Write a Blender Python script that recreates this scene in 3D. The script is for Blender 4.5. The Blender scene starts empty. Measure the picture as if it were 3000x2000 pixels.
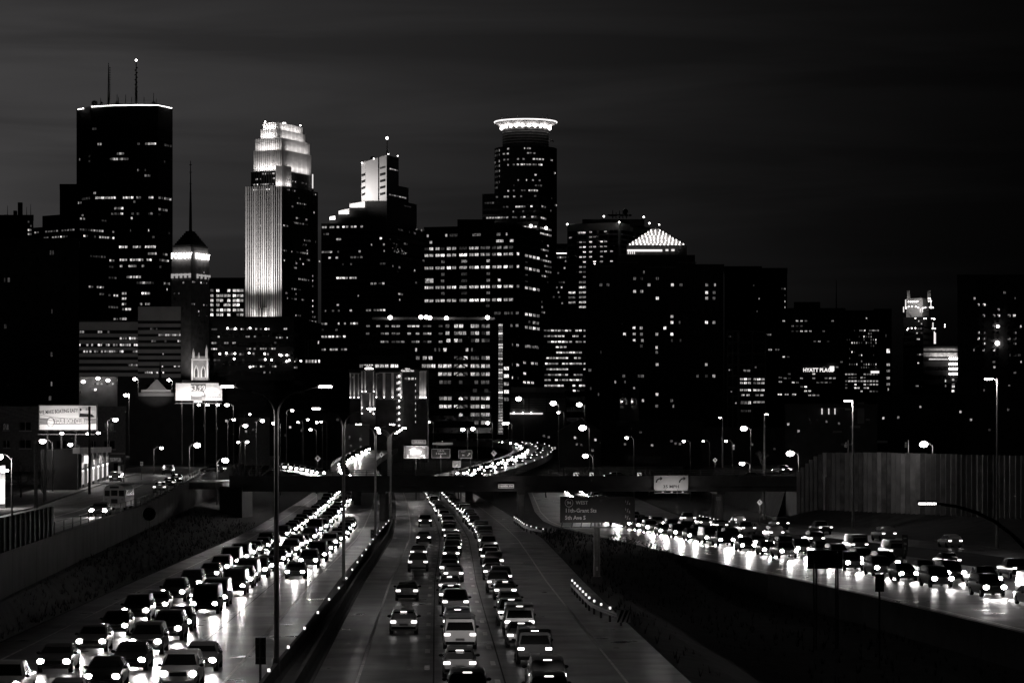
import bpy, bmesh, math, random
from mathutils import Vector, Matrix
R = random.Random(7)
sc = bpy.context.scene
col = sc.collection
rad = math.radians

# ------------------------------------------------------------------ camera
# Level camera on a footbridge 12 m above the interstate, 101 mm lens, shifted up.
F, CX, HY, CZ = 8400.0, 1500.0, 1299.0, 12.0
cam_d = bpy.data.cameras.new('camera')
cam_d.sensor_width = 36.0
cam_d.lens = F / 3000.0 * 36.0
cam_d.shift_y = (HY - 1000.0) / 3000.0
cam_d.clip_start = 1.0
cam_d.clip_end = 60000.0
cam = bpy.data.objects.new('camera', cam_d)
cam.location = (0, 0, CZ)
cam.rotation_euler = (rad(90), 0, 0)
col.objects.link(cam)
sc.camera = cam

# ------------------------------------------------------------------ sky: last glow of dusk in the west (to the left)
wd = bpy.data.worlds.new('World'); sc.world = wd; wd.use_nodes = True
nt = wd.node_tree; nt.nodes.clear()
def N(t, **k):
    n = nt.nodes.new(t)
    for a, b in k.items(): setattr(n, a, b)
    return n
out = N('ShaderNodeOutputWorld'); bg = N('ShaderNodeBackground')
sky = N('ShaderNodeTexSky', sky_type='NISHITA', sun_disc=False, sun_elevation=rad(-2.0),
        sun_rotation=rad(-26), altitude=250, air_density=1.0, dust_density=3.0, ozone_density=1.0)
bw = N('ShaderNodeRGBToBW')
tc = N('ShaderNodeTexCoord'); mp = N('ShaderNodeMapping')
mp.inputs['Scale'].default_value = (5, 5, 55); mp.inputs['Location'].default_value = (3.1, 0.4, 0.2)
nz = N('ShaderNodeTexNoise'); nz.inputs['Scale'].default_value = 1.0; nz.inputs['Detail'].default_value = 4.0
nz.inputs['Roughness'].default_value = 0.5; nz.inputs['Distortion'].default_value = 0.5
mr = N('ShaderNodeMapRange'); mr.inputs['From Min'].default_value = 0.38; mr.inputs['From Max'].default_value = 0.62
mr.inputs['To Min'].default_value = 0.62; mr.inputs['To Max'].default_value = 1.0
mul = N('ShaderNodeMath', operation='MULTIPLY')
# western glow falls off with the angle from the place where the sun went down
dp = N('ShaderNodeVectorMath', operation='DOT_PRODUCT'); dp.inputs[1].default_value = (math.sin(rad(-26)), math.cos(rad(-26)), 0.04)
gl = N('ShaderNodeMapRange'); gl.inputs['From Min'].default_value = 0.785; gl.inputs['From Max'].default_value = 0.985
gl.inputs['To Min'].default_value = 0.0; gl.inputs['To Max'].default_value = 1.0
gp = N('ShaderNodeMath', operation='MULTIPLY_ADD'); gp.inputs[2].default_value = 0.035
mul2 = N('ShaderNodeMath', operation='MULTIPLY')
tint = N('ShaderNodeMix', data_type='RGBA', blend_type='MULTIPLY'); tint.inputs[0].default_value = 1.0
tint.inputs[7].default_value = (1.0, 0.965, 0.975, 1)
L = nt.links.new
L(sky.outputs[0], bw.inputs[0]); L(tc.outputs['Generated'], mp.inputs[0]); L(mp.outputs[0], nz.inputs[0])
L(nz.outputs[0], mr.inputs[0]); L(bw.outputs[0], mul.inputs[0]); L(mr.outputs[0], mul.inputs[1])
L(tc.outputs['Generated'], dp.inputs[0]); L(dp.outputs['Value'], gl.inputs[0])
L(mul.outputs[0], mul2.inputs[0]); L(gl.outputs[0], gp.inputs[0]); L(gl.outputs[0], gp.inputs[1]); L(gp.outputs[0], mul2.inputs[1])
L(mul2.outputs[0], tint.inputs[6]); L(tint.outputs[2], bg.inputs[0]); L(bg.outputs[0], out.inputs[0])
bg.inputs[1].default_value = 0.15

vs = sc.view_settings
sc.display_settings.display_device = 'sRGB'
vs.view_transform = 'Standard'; vs.look = 'None'; vs.exposure = 0.0; vs.gamma = 1.0; vs.use_curve_mapping = False
sc.cycles.use_denoising = True
sc.cycles.denoiser = 'OPENIMAGEDENOISE'
sc.cycles.max_bounces = 5
sc.cycles.diffuse_bounces = 2
sc.cycles.glossy_bounces = 3
sc.cycles.sample_clamp_indirect = 4.0
sc.cycles.caustics_reflective = False
sc.cycles.caustics_refractive = False

# ------------------------------------------------------------------ helpers
WARM = (1.0, 0.955, 0.94)
MATS = {}
def mat(name, c=0.1, rough=0.85, metal=0.0, var=0.25, scale=0.6, spec=0.3, bump=0.0, rvar=0.0):
    m = bpy.data.materials.new(name); m.use_nodes = True
    t = m.node_tree; b = t.nodes['Principled BSDF']
    co = t.nodes.new('ShaderNodeTexCoord'); n = t.nodes.new('ShaderNodeTexNoise')
    n.inputs['Scale'].default_value = scale; n.inputs['Detail'].default_value = 5
    t.links.new(co.outputs['Object'], n.inputs['Vector'])
    r = t.nodes.new('ShaderNodeMapRange')
    r.inputs['From Min'].default_value = 0.3; r.inputs['From Max'].default_value = 0.7
    r.inputs['To Min'].default_value = 1 - var; r.inputs['To Max'].default_value = 1 + var
    t.links.new(n.outputs[0], r.inputs[0])
    v = t.nodes.new('ShaderNodeVectorMath'); v.operation = 'SCALE'
    v.inputs[0].default_value = (c, c * 0.985, c * 0.975); t.links.new(r.outputs[0], v.inputs['Scale'])
    t.links.new(v.outputs[0], b.inputs['Base Color'])
    b.inputs['Roughness'].default_value = rough; b.inputs['Metallic'].default_value = metal
    b.inputs['Specular IOR Level'].default_value = spec
    if rvar:
        r2 = t.nodes.new('ShaderNodeMapRange'); r2.inputs['From Min'].default_value = 0.3; r2.inputs['From Max'].default_value = 0.7
        r2.inputs['To Min'].default_value = rough - rvar; r2.inputs['To Max'].default_value = rough + rvar
        t.links.new(n.outputs[0], r2.inputs[0]); t.links.new(r2.outputs[0], b.inputs['Roughness'])
    if bump:
        bp = t.nodes.new('ShaderNodeBump'); bp.inputs['Strength'].default_value = bump; bp.inputs['Distance'].default_value = 0.05
        n2 = t.nodes.new('ShaderNodeTexNoise'); n2.inputs['Scale'].default_value = scale * 9; n2.inputs['Detail'].default_value = 4
        t.links.new(co.outputs['Object'], n2.inputs['Vector'])
        t.links.new(n2.outputs[0], bp.inputs['Height']); t.links.new(bp.outputs[0], b.inputs['Normal'])
    MATS[name] = m
    return m
def emat(name, s, base=0.3, sample=False):
    m = bpy.data.materials.new(name); m.use_nodes = True
    b = m.node_tree.nodes['Principled BSDF']
    b.inputs['Base Color'].default_value = (base, base, base, 1)
    b.inputs['Emission Color'].default_value = (*WARM, 1); b.inputs['Emission Strength'].default_value = s
    m.cycles.emission_sampling = 'AUTO' if sample else 'NONE'
    MATS[name] = m
    return m
def wmat(name, lo, hi):
    """A lit room behind glass: noise in the glow imitates blinds and furniture."""
    m = bpy.data.materials.new(name); m.use_nodes = True
    t = m.node_tree; b = t.nodes['Principled BSDF']; K = t.links.new
    b.inputs['Base Color'].default_value = (0.02, 0.02, 0.02, 1); b.inputs['Roughness'].default_value = 0.15
    co = t.nodes.new('ShaderNodeTexCoord'); oi = t.nodes.new('ShaderNodeObjectInfo')
    mpn = t.nodes.new('ShaderNodeMapping'); mpn.inputs['Scale'].default_value = (5, 1, 2.2)
    K(co.outputs['Object'], mpn.inputs['Vector'])
    cb = t.nodes.new('ShaderNodeCombineXYZ'); ml = t.nodes.new('ShaderNodeMath'); ml.operation = 'MULTIPLY'; ml.inputs[1].default_value = 97
    K(oi.outputs['Random'], ml.inputs[0]); K(ml.outputs[0], cb.inputs[0]); K(ml.outputs[0], cb.inputs[1]); K(cb.outputs[0], mpn.inputs['Location'])
    n = t.nodes.new('ShaderNodeTexNoise'); n.inputs['Scale'].default_value = 1.0; n.inputs['Detail'].default_value = 3
    K(mpn.outputs[0], n.inputs['Vector'])
    r = t.nodes.new('ShaderNodeMapRange'); r.inputs['From Min'].default_value = 0.35; r.inputs['From Max'].default_value = 0.62
    r.inputs['To Min'].default_value = 0.12; r.inputs['To Max'].default_value = 1.2; K(n.outputs[0], r.inputs[0])
    r2 = t.nodes.new('ShaderNodeMapRange'); r2.inputs['To Min'].default_value = lo; r2.inputs['To Max'].default_value = hi
    pw = t.nodes.new('ShaderNodeMath'); pw.operation = 'POWER'; pw.inputs[1].default_value = 2.2; K(oi.outputs['Random'], pw.inputs[0]); K(pw.outputs[0], r2.inputs[0])
    m1 = t.nodes.new('ShaderNodeMath'); m1.operation = 'MULTIPLY'; K(r.outputs[0], m1.inputs[0]); K(r2.outputs[0], m1.inputs[1])
    K(m1.outputs[0], b.inputs['Emission Strength']); b.inputs['Emission Color'].default_value = (*WARM, 1)
    m.cycles.emission_sampling = 'NONE'
    MATS[name] = m
    return m

def W(px, py, D):
    return Vector(((px - CX) * D / F, D, CZ + (HY - py) * D / F))
def zy(py, D):
    return CZ + (HY - py) * D / F
def xp(px, D):
    return (px - CX) * D / F

ORG = {}
def props(o, label=None, cat=None, group=None, kind=None):
    if label: o['label'] = label
    if cat: o['category'] = cat
    if group: o['group'] = group
    if kind: o['kind'] = kind
def T(name, label, cat, loc, group=None, kind=None):
    o = bpy.data.objects.new(name, None); col.objects.link(o)
    o.empty_display_size = 0.5; o.location = loc
    props(o, label, cat, group, kind); ORG[o] = Vector(loc)
    return o
class MB:
    def __init__(s): s.v = []; s.f = []; s.m = []
    def add(s, vs, fs, m=0):
        n = len(s.v); s.v += [tuple(v) for v in vs]
        s.f += [tuple(i + n for i in f) for f in fs]; s.m += [m] * len(fs)
        return s
    def bx(s, x0, x1, y0, y1, z0, z1, m=0):
        return s.add([(x0,y0,z0),(x1,y0,z0),(x1,y1,z0),(x0,y1,z0),(x0,y0,z1),(x1,y0,z1),(x1,y1,z1),(x0,y1,z1)],
                     [(0,3,2,1),(4,5,6,7),(0,1,5,4),(1,2,6,5),(2,3,7,6),(3,0,4,7)], m)
    def obx(s, c, ax, sx, sy, sz, m=0):
        """box at c, half sizes, with ax = unit plan direction of its x axis"""
        ux = Vector((ax[0], ax[1], 0)).normalized(); uy = Vector((-ux.y, ux.x, 0)); uz = Vector((0,0,1)); c = Vector(c)
        vs = [c + ux*i*sx + uy*j*sy + uz*k*sz for k in (-1,1) for (i,j) in ((-1,-1),(1,-1),(1,1),(-1,1))]
        return s.add(vs, [(0,3,2,1),(4,5,6,7),(0,1,5,4),(1,2,6,5),(2,3,7,6),(3,0,4,7)], m)
    def prism(s, pts, z0, z1, m=0, top=None):
        n = len(pts); tp = top or pts
        vs = [(p[0],p[1],z0) for p in pts] + [(p[0],p[1],z1) for p in tp]
        fs = [tuple(reversed(range(n))), tuple(range(n, 2*n))] + [(i,(i+1)%n,(i+1)%n+n,i+n) for i in range(n)]
        return s.add(vs, fs, m)
    def tube(s, pts, rs, n=8, m=0, cap=True):
        pts = [Vector(p) for p in pts]
        if not isinstance(rs, (list, tuple)): rs = [rs] * len(pts)
        base = len(s.v); vs = []
        for i, p in enumerate(pts):
            d = (pts[min(i+1, len(pts)-1)] - pts[max(i-1, 0)]).normalized()
            if i == 0: a = (Vector((0,0,1)).cross(d) if abs(d.z) < 0.9 else Vector((1,0,0)) - d*d.x).normalized()
            else: a = (a - d*a.dot(d)).normalized()
            b = d.cross(a)
            vs += [p + (a*math.cos(2*math.pi*k/n) + b*math.sin(2*math.pi*k/n)) * rs[i] for k in range(n)]
        fs = [(i*n+k, i*n+(k+1)%n, (i+1)*n+(k+1)%n, (i+1)*n+k) for i in range(len(pts)-1) for k in range(n)]
        if cap: fs += [tuple(reversed(range(n))), tuple((len(pts)-1)*n + k for k in range(n))]
        return s.add(vs, fs, m)
    def ball(s, c, r, n=10, q=6, sz=1.0, m=0):
        c = Vector(c); vs = [c + Vector((0,0,-r*sz))]
        for j in range(1, q):
            a = -math.pi/2 + math.pi*j/q
            vs += [c + Vector((r*math.cos(a)*math.cos(2*math.pi*k/n), r*math.cos(a)*math.sin(2*math.pi*k/n), r*sz*math.sin(a))) for k in range(n)]
        vs.append(c + Vector((0,0,r*sz))); L_ = len(vs) - 1
        fs = [(0, 1+(k+1)%n, 1+k) for k in range(n)]
        fs += [(1+j*n+k, 1+j*n+(k+1)%n, 1+(j+1)*n+(k+1)%n, 1+(j+1)*n+k) for j in range(q-2) for k in range(n)]
        fs += [(L_, 1+(q-2)*n+k, 1+(q-2)*n+(k+1)%n) for k in range(n)]
        return s.add(vs, fs, m)
    def mesh(s, name, mats, org=(0,0,0), smooth=False):
        me = bpy.data.meshes.new(name); o = Vector(org)
        me.from_pydata([tuple(Vector(v) - o) for v in s.v], [], s.f)
        for m in (mats if isinstance(mats, (list, tuple)) else [mats]): me.materials.append(MATS[m] if isinstance(m, str) else m)
        if any(s.m): me.polygons.foreach_set('material_index', s.m)
        if smooth: me.polygons.foreach_set('use_smooth', [True]*len(me.polygons))
        me.update()
        return me
def P(name, mb, m, parent, kind=None, smooth=False):
    """a part given in world coordinates, under a thing (or part) whose origin is known"""
    org = ORG[parent]
    o = bpy.data.objects.new(name, mb.mesh(name, m, org, smooth)); col.objects.link(o)
    o.parent = parent; ORG[o] = org
    if kind: o['kind'] = kind
    return o
def S(name, mb, m, label=None, cat=None, loc=(0,0,0), group=None, kind=None, smooth=False):
    o = bpy.data.objects.new(name, mb.mesh(name, m, loc, smooth)); col.objects.link(o)
    o.location = loc; ORG[o] = Vector(loc); props(o, label, cat, group, kind)
    return o
def I(name, me, parent, loc, rz=0.0, scale=(1,1,1)):
    """one more piece of a shared mesh"""
    o = bpy.data.objects.new(name, me); col.objects.link(o)
    o.parent = parent; o.location = Vector(loc) - ORG[parent]; o.rotation_euler = (0, 0, rz); o.scale = scale
    ORG[o] = Vector(loc)
    return o
def text(s, parent, loc, h, m, rz=0.0, name='lettering', align='CENTER', sx=1.0, rot=0.0, bold=0.0):
    c = bpy.data.curves.new(name, 'FONT'); c.body = s; c.size = h / 0.7; c.align_x = align; c.align_y = 'CENTER'
    c.resolution_u = 2; c.extrude = 0.006; c.offset = bold; c.materials.append(MATS[m])
    o = bpy.data.objects.new(name, c); col.objects.link(o); o.parent = parent
    o.location = Vector(loc) - ORG[parent]; o.scale = (sx, 1, 1)
    o.rotation_euler = (Matrix.Rotation(rz, 3, 'Z') @ Matrix.Rotation(rad(90), 3, 'X') @ Matrix.Rotation(rot, 3, 'Z')).to_euler()
    return o
LD = {}
def lamp(parent, loc, watts, kind='POINT', to=None, size=0.3, cone=90, blend=0.6, name='lamp_light', sy=None):
    key = (kind, watts, size, cone, blend, sy)
    if key not in LD:
        d = bpy.data.lights.new(name, kind); d.energy = watts; d.color = WARM
        if kind == 'AREA':
            d.shape = 'RECTANGLE'; d.size = size; d.size_y = sy or size
        else: d.shadow_soft_size = size
        if kind == 'SPOT': d.spot_size = rad(cone); d.spot_blend = blend
        LD[key] = d
    o = bpy.data.objects.new(name, LD[key]); col.objects.link(o); o.parent = parent
    o.location = Vector(loc) - ORG[parent]
    if to is not None: o.rotation_euler = (Vector(to) - Vector(loc)).to_track_quat('-Z', 'Y').to_euler()
    return o

# ------------------------------------------------------------------ materials
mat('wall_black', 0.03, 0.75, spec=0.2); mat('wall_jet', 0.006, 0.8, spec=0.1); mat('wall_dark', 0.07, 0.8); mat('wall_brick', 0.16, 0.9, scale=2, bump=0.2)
mat('wall_stone', 0.3, 0.85, scale=0.3); mat('wall_pale', 0.55, 0.8, scale=0.2, var=0.12); mat('wall_white', 0.75, 0.7, scale=0.1, var=0.08)
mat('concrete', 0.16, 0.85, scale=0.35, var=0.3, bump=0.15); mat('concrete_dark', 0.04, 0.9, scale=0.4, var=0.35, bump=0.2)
mat('concrete_lit_tone', 0.24, 0.85, scale=0.5, var=0.35, bump=0.2); mat('concrete_dim_tone', 0.1, 0.9, scale=0.7, var=0.45, bump=0.2); mat('glass_dark', 0.012, 0.12, var=0.4, spec=0.5); mat('frame_dark', 0.05, 0.5)
mat('steel', 0.35, 0.42, metal=0.7, scale=3, var=0.15); mat('steel_dark', 0.08, 0.6, metal=0.3, scale=3)
mat('grass', 0.018, 0.95, scale=0.5, var=0.6, bump=0.8); mat('bark', 0.09, 0.95, scale=5, var=0.4)
mat('paint_white', 0.6, 0.7, scale=2.5, var=0.5); mat('sign_green', 0.055, 0.5, var=0.1); mat('sign_white', 0.8, 0.5, var=0.04)
mat('sign_yellow', 0.5, 0.5, var=0.06); mat('sign_black', 0.015, 0.6); mat('sign_grey', 0.28, 0.5, var=0.08); mat('sign_mid', 0.14, 0.5)
mat('sidewalk', 0.3, 0.85, scale=0.4, var=0.3, bump=0.2); mat('rubber', 0.015, 0.8); mat('roof_dark', 0.04, 0.9)
mat('glass_pale', 0.3, 0.2, spec=0.5)
wmat('room_bright', 0.4, 2.2); wmat('room_mid', 0.1, 1.1); wmat('room_dim', 0.025, 0.16)
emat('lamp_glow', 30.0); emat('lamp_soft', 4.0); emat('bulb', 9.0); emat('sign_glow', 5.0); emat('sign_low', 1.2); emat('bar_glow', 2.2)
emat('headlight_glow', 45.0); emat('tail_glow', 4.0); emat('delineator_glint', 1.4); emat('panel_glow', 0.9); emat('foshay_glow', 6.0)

def road_mat(name, c, rough):
    """worn pavement: wheel tracks along the road, saw-cut joints across it, cracks and patches"""
    m = mat(name, c, rough, scale=0.25, var=0.25, bump=0.17, spec=0.5, rvar=0.1)
    t = m.node_tree; b = t.nodes['Principled BSDF']; K = t.links.new
    co = t.nodes.new('ShaderNodeTexCoord'); sp = t.nodes.new('ShaderNodeSeparateXYZ'); K(co.outputs['Object'], sp.inputs[0])
    src = b.inputs['Base Color'].links[0].from_socket
    md = t.nodes.new('ShaderNodeMath'); md.operation = 'PINGPONG'; md.inputs[1].default_value = 6.0; K(sp.outputs[1], md.inputs[0])
    gt = t.nodes.new('ShaderNodeMath'); gt.operation = 'GREATER_THAN'; gt.inputs[1].default_value = 0.09; K(md.outputs[0], gt.inputs[0])
    jr = t.nodes.new('ShaderNodeMapRange'); jr.inputs['To Min'].default_value = 0.2; jr.inputs['To Max'].default_value = 1.0; K(gt.outputs[0], jr.inputs[0])
    mp2 = t.nodes.new('ShaderNodeMapping'); mp2.inputs['Scale'].default_value = (1.3, 0.02, 1); mp2.inputs['Rotation'].default_value = (0, 0, -0.025); K(co.outputs['Object'], mp2.inputs[0])
    n = t.nodes.new('ShaderNodeTexNoise'); n.inputs['Scale'].default_value = 1.0; n.inputs['Detail'].default_value = 4; K(mp2.outputs[0], n.inputs[0])
    tr = t.nodes.new('ShaderNodeMapRange'); tr.inputs['From Min'].default_value = 0.3; tr.inputs['From Max'].default_value = 0.7
    tr.inputs['To Min'].default_value = 0.55; tr.inputs['To Max'].default_value = 1.35; K(n.outputs[0], tr.inputs[0])
    vo = t.nodes.new('ShaderNodeTexVoronoi'); vo.feature = 'DISTANCE_TO_EDGE'; vo.inputs['Scale'].default_value = 0.09; K(co.outputs['Object'], vo.inputs[0])
    cr = t.nodes.new('ShaderNodeMapRange'); cr.inputs['From Max'].default_value = 0.012; cr.inputs['To Min'].default_value = 0.4; K(vo.outputs[0], cr.inputs[0])
    a = t.nodes.new('ShaderNodeMath'); a.operation = 'MULTIPLY'; K(jr.outputs[0], a.inputs[0]); K(tr.outputs[0], a.inputs[1])
    a2 = t.nodes.new('ShaderNodeMath'); a2.operation = 'MULTIPLY'; K(a.outputs[0], a2.inputs[0]); K(cr.outputs[0], a2.inputs[1])
    v = t.nodes.new('ShaderNodeVectorMath'); v.operation = 'SCALE'; K(src, v.inputs[0]); K(a2.outputs[0], v.inputs['Scale']); K(v.outputs[0], b.inputs['Base Color'])
    return m
road_mat('asphalt', 0.045, 0.36); road_mat('pavement_concrete', 0.06, 0.36); road_mat('street_asphalt', 0.1, 0.55)

# ------------------------------------------------------------------ lie of the land
def interp(tab, y):
    if y <= tab[0][0]:
        (a, b), (c, d) = tab[0], tab[1]
    else:
        for i in range(len(tab) - 1):
            (a, b), (c, d) = tab[i], tab[i+1]
            if y <= c: break
    return b + (d - b) * (y - a) / (c - a)
CT = [(60,-5.7),(100,-6.7),(144,-7.8),(200,-9.3),(250,-10.6),(300,-11.6),(361,-12.9),(418,-14.8),(500,-18.0),(611,-22.6),(715,-27.2),(800,-31)]
ET = [(60,44),(120,38.8),(186,33),(226,29),(267,24.3),(310,19.2),(342,15.6),(379,11.2),(418,7.2),(446,5.8),(506,5.0),(681,4.9),(800,4.9)]
cx = lambda y: interp(CT, y)          # left edge line of the outbound carriageway
ex = lambda y: interp(ET, y)          # near edge line of the ramp on the right
xw = lambda y: -33 - 0.065 * (y - 185)  # retaining wall of the frontage street
xr = lambda y: 69 - (min(y, 452) - 386) * 0.406   # noise wall on the right
def zs(y):                              # frontage street level
    return interp([(100,4.4),(330,4.4),(480,6.2),(560,6.6),(700,6.9)], min(y, 700))
def sm(a, b, t):
    t = max(0.0, min(1.0, (t - a) / (b - a))) ; return t*t*(3-2*t)
def zramp(y): return 0.0
def gz(x, y):
    lo = -0.06
    # cutting of the interstate
    lw = xw(y) - 0.4; lt = cx(y) - 22.5
    if x < lw: zl = zs(y) - 0.05
    elif x < lt: zl = 2.0 + (lo - 2.0) * sm(lw, lt, x)
    else: zl = lo
    z = zl
    if x > 0:
        xe = ex(y)
        x0 = cx(y) + 17; x1 = xe - 1.2
        if y < 330 and x0 < x < x1:      # grassy hollow between outbound lanes and ramp
            d = 2.2 * sm(330, 250, y)
            z = lo - d * sm(x0, x0 + 6, x) * (1 if x < x1 - 0.3 else 0.0)
        r0 = xe + 44 - 0.02 * max(0, y - 300) ; r0 = min(r0, xr(y) - 6)
        if y > 440: r0 = max(r0, 43)
        if x > r0: z = lo + 2.0 * sm(r0, max(xr(y), r0 + 5), x)
        if x > max(xr(y), r0 + 5) + 0.5: z = 7.0
    if y > 470:
        k = sm(700, 800, y); z = z + (6.8 - z) * k
    if y > 466 and x > 44: z = max(z, 6.6)
    return z
ys = [40,70,100] + [120 + i * 5 for i in range(72)] + [480 + i * 14 for i in range(26)] + [870,950,1100,1400,1800,2400,3500,6000,12000,30000]
gv = []
for y in ys:
    w_, tl_ = xw(y), cx(y) - 22.5
    e_ = ex(y); h0 = cx(y) + 17; hd = -0.06 - 2.2 * sm(330, 250, y); zL = zs(y) - 0.05
    r0 = min(e_ + 44, xr(y) - 8)
    if y > 440: r0 = max(r0, 43)
    rr_ = max(xr(y), r0 + 5)
    cols_ = [(-9000,zL),(-2500,zL),(-700,zL),(-250,zL),(w_-40,zL),(w_-21,zL),(w_-8,zL),(w_-0.44,zL),(w_-0.3,2.0)]
    cols_ += [(w_ + (tl_-w_)*u, 2.0 + (-0.06-2.0)*sm(0,1,u)) for u in (0.15,0.35,0.55,0.75,1.0)]
    cols_ += [(cx(y)-12,-0.06),(cx(y)-3,-0.06),(cx(y)+8,-0.06),(h0,-0.06)]
    cols_ += [(h0+(e_-1.5-h0)*u, -0.06 + (hd+0.06)*sm(0,0.35,u) + 0.12*math.sin(y*0.21+u*9)*(u*(1-u))) for u in (0.12,0.25,0.4,0.6,0.8,1.0)]
    cols_ += [(e_-1.2,-0.06),(e_+12,-0.06),(e_+24,-0.06),(r0,-0.06),(r0+(rr_-r0)*0.5,1.0),(rr_,1.9),(rr_+0.5,2.0),(rr_+0.6,7.0),(rr_+40,7.0),(rr_+200,7.0),(rr_+700,7.0),(rr_+2500,7.0),(rr_+9000,7.0)]
    xlast = -1e9
    k = sm(700, 800, y) if y > 470 else 0.0
    sc_x = 1.0 if y < 3000 else 6.0
    for x, z in cols_:
        x = max(x, xlast + 0.01); xlast = x
        if y > 466 and x > 44: z = max(z, 6.6)
        z = z + (6.8 - z) * k
        gv.append((x * sc_x, y, z))
nx = len(cols_)
gm = MB().add(gv, [(j*nx+i, j*nx+i+1, (j+1)*nx+i+1, (j+1)*nx+i) for j in range(len(ys)-1) for i in range(nx-1)])
ground = S('ground', gm, 'grass', kind='structure', smooth=False)

def ribbon(fa, fb, y0, y1, z, step=6.0, mb=None):
    mb = mb or MB(); n = max(1, int(round((y1-y0)/step))); vs = []
    for i in range(n+1):
        y = y0 + (y1-y0)*i/n; zz = z(y) if callable(z) else z
        vs += [(fa(y), y, zz), (fb(y), y, zz)]
    return mb.add(vs, [(2*i, 2*i+1, 2*i+3, 2*i+2) for i in range(n)])
def off(f, d): return lambda y: f(y) + d
# carriageways
road_in = S('inbound_road', ribbon(off(cx,-22.3), off(cx,-4.6), 60, 790, 0.0), 'pavement_concrete', kind='structure')
road_out = S('outbound_road', ribbon(off(cx,-2.2), off(cx,16.8), 60, 790, 0.0), 'asphalt', kind='structure')
road_ramp = S('ramp_road', ribbon(off(ex,-1.0), off(ex,22.5), 60, 790, 0.0), 'asphalt', kind='structure')
def e3(y): return ex(y) + interp([(60,40),(311,32),(426,23),(520,22.6),(800,22.6)], y)
road_exit = S('exit_road', ribbon(e3, off(e3,8.5), 60, 440, -0.02), 'asphalt', kind='structure')

# painted markings: each carriageway's lines are children of the road they are painted on
def line(parent, f, w, y0, y1, name='edge_line', z=0.006):
    P(name, ribbon(off(f,-w/2), off(f,w/2), y0, y1, z), 'paint_white', parent)
line(road_in, off(cx,-20.2), 0.14, 70, 780); line(road_in, off(cx,-6.7), 0.16, 70, 780)
line(road_out, cx, 0.16, 70, 780); line(road_out, off(cx,13.6), 0.14, 70, 780)
line(road_ramp, ex, 0.2, 70, 780); line(road_ramp, off(ex,17.2), 0.12, 70, 780)
def dashes(parent, f, w, L_, gap, y0, y1):
    y = y0
    while y < y1:
        P('lane_dash', ribbon(off(f,-w/2), off(f,w/2), y, y+L_, 0.007, step=L_), 'paint_white', parent)
        y += gap
dashes(road_in, off(cx,-10.4), 0.24, 3.2, 12.2, 128, 470); dashes(road_in, off(cx,-13.9), 0.16, 1.0, 4.2, 150, 420)
for d_ in (3.86, 7.46): P('pavement_seam', ribbon(off(cx,d_-0.04), off(cx,d_+0.04), 100, 470, 0.005), 'rubber', road_out)
for d_ in (-10.0, -13.5): P('pavement_seam', ribbon(off(cx,d_-0.04), off(cx,d_+0.04), 100, 470, 0.005), 'rubber', road_in)
dashes(road_out, off(cx,3.5), 0.28, 3.0, 12.2, 128, 470); dashes(road_out, off(cx,7.1), 0.28, 3.0, 12.2, 131, 470)
dashes(road_ramp, off(ex,6.4), 0.17, 3.2, 14, 130, 400)

# median barrier between the two carriageways
def barrier_mesh(f, y0, y1, z, h=0.85, w=0.32, step=12):
    mb = MB(); n = int((y1-y0)/step); prof = [(-w,0),(-w*0.55,h*0.3),(-w*0.3,h),(w*0.3,h),(w*0.55,h*0.3),(w,0)]
    vs = []
    for i in range(n+1):
        y = y0+(y1-y0)*i/n
        vs += [(f(y)+a, y, z+b) for a, b in prof]
    k = len(prof)
    fs = [(i*k+j, i*k+j+1, (i+1)*k+j+1, (i+1)*k+j) for i in range(n) for j in range(k-1)]
    fs += [tuple(reversed(range(k))), tuple(n*k+j for j in range(k))]
    return mb.add(vs, fs)
mf = lambda y: interp([(60,-10.2),(146,-12.0),(229,-13.45),(344,-16.4),(424,-17.95),(520,-22.2),(715,-31.0)], y)
bar = T('median_barrier', 'long dark concrete barrier down the median between inbound and outbound lanes', 'barrier', (mf(144), 144, 0))
P('barrier_wall', barrier_mesh(mf, 80, 440, 0.0), 'concrete_dark', bar)
P('barrier_wall', barrier_mesh(off(cx,-2.7), 80, 440, 0.0), 'concrete_dark', bar)
mb = ribbon(off(cx,-4.6), off(cx,-2.2), 60, 790, 0.02); P('median_strip', mb, 'concrete_dark', bar)
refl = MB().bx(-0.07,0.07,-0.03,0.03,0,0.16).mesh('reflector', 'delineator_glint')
for y in range(140, 420, 16): I('reflector', refl, bar, (mf(y), y, 0.87))

# ------------------------------------------------------------------ frontage street on the left, behind its retaining wall
street = S('frontage_street', ribbon(off(xw,-13.2), off(xw,-0.9), 150, 640, lambda y: zs(y)+0.02), 'street_asphalt', kind='structure')
P('centre_line', ribbon(off(xw,-7.2), off(xw,-7.0), 200, 560, lambda y: zs(y)+0.03), 'paint_white', street)
walk = MB()
ribbon(off(xw,-20.5), off(xw,-13.2), 150, 640, lambda y: zs(y)+0.15, mb=walk)
ribbon(off(xw,-13.2), off(xw,-13.19), 150, 640, lambda y: zs(y)+0.15, mb=walk)
S('sidewalk', walk, 'sidewalk', kind='structure')
kb = MB(); n = 60
vs = []
for i in range(n+1):
    y = 150 + 490*i/n; x = xw(y)-13.2
    vs += [(x, y, zs(y)+0.0), (x, y, zs(y)+0.154), (x-0.2, y, zs(y)+0.154)]
kb.add(vs, [(3*i+j, 3*i+j+1, 3*i+j+4, 3*i+j+3) for i in range(n) for j in (0,1)])
S('kerb', kb, 'concrete', kind='structure')
rw = T('retaining_wall', 'stained concrete retaining wall between the grassy slope and the frontage street', 'retaining wall', (xw(300), 300, 1.0))
y = 120.0; k = 0
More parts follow.
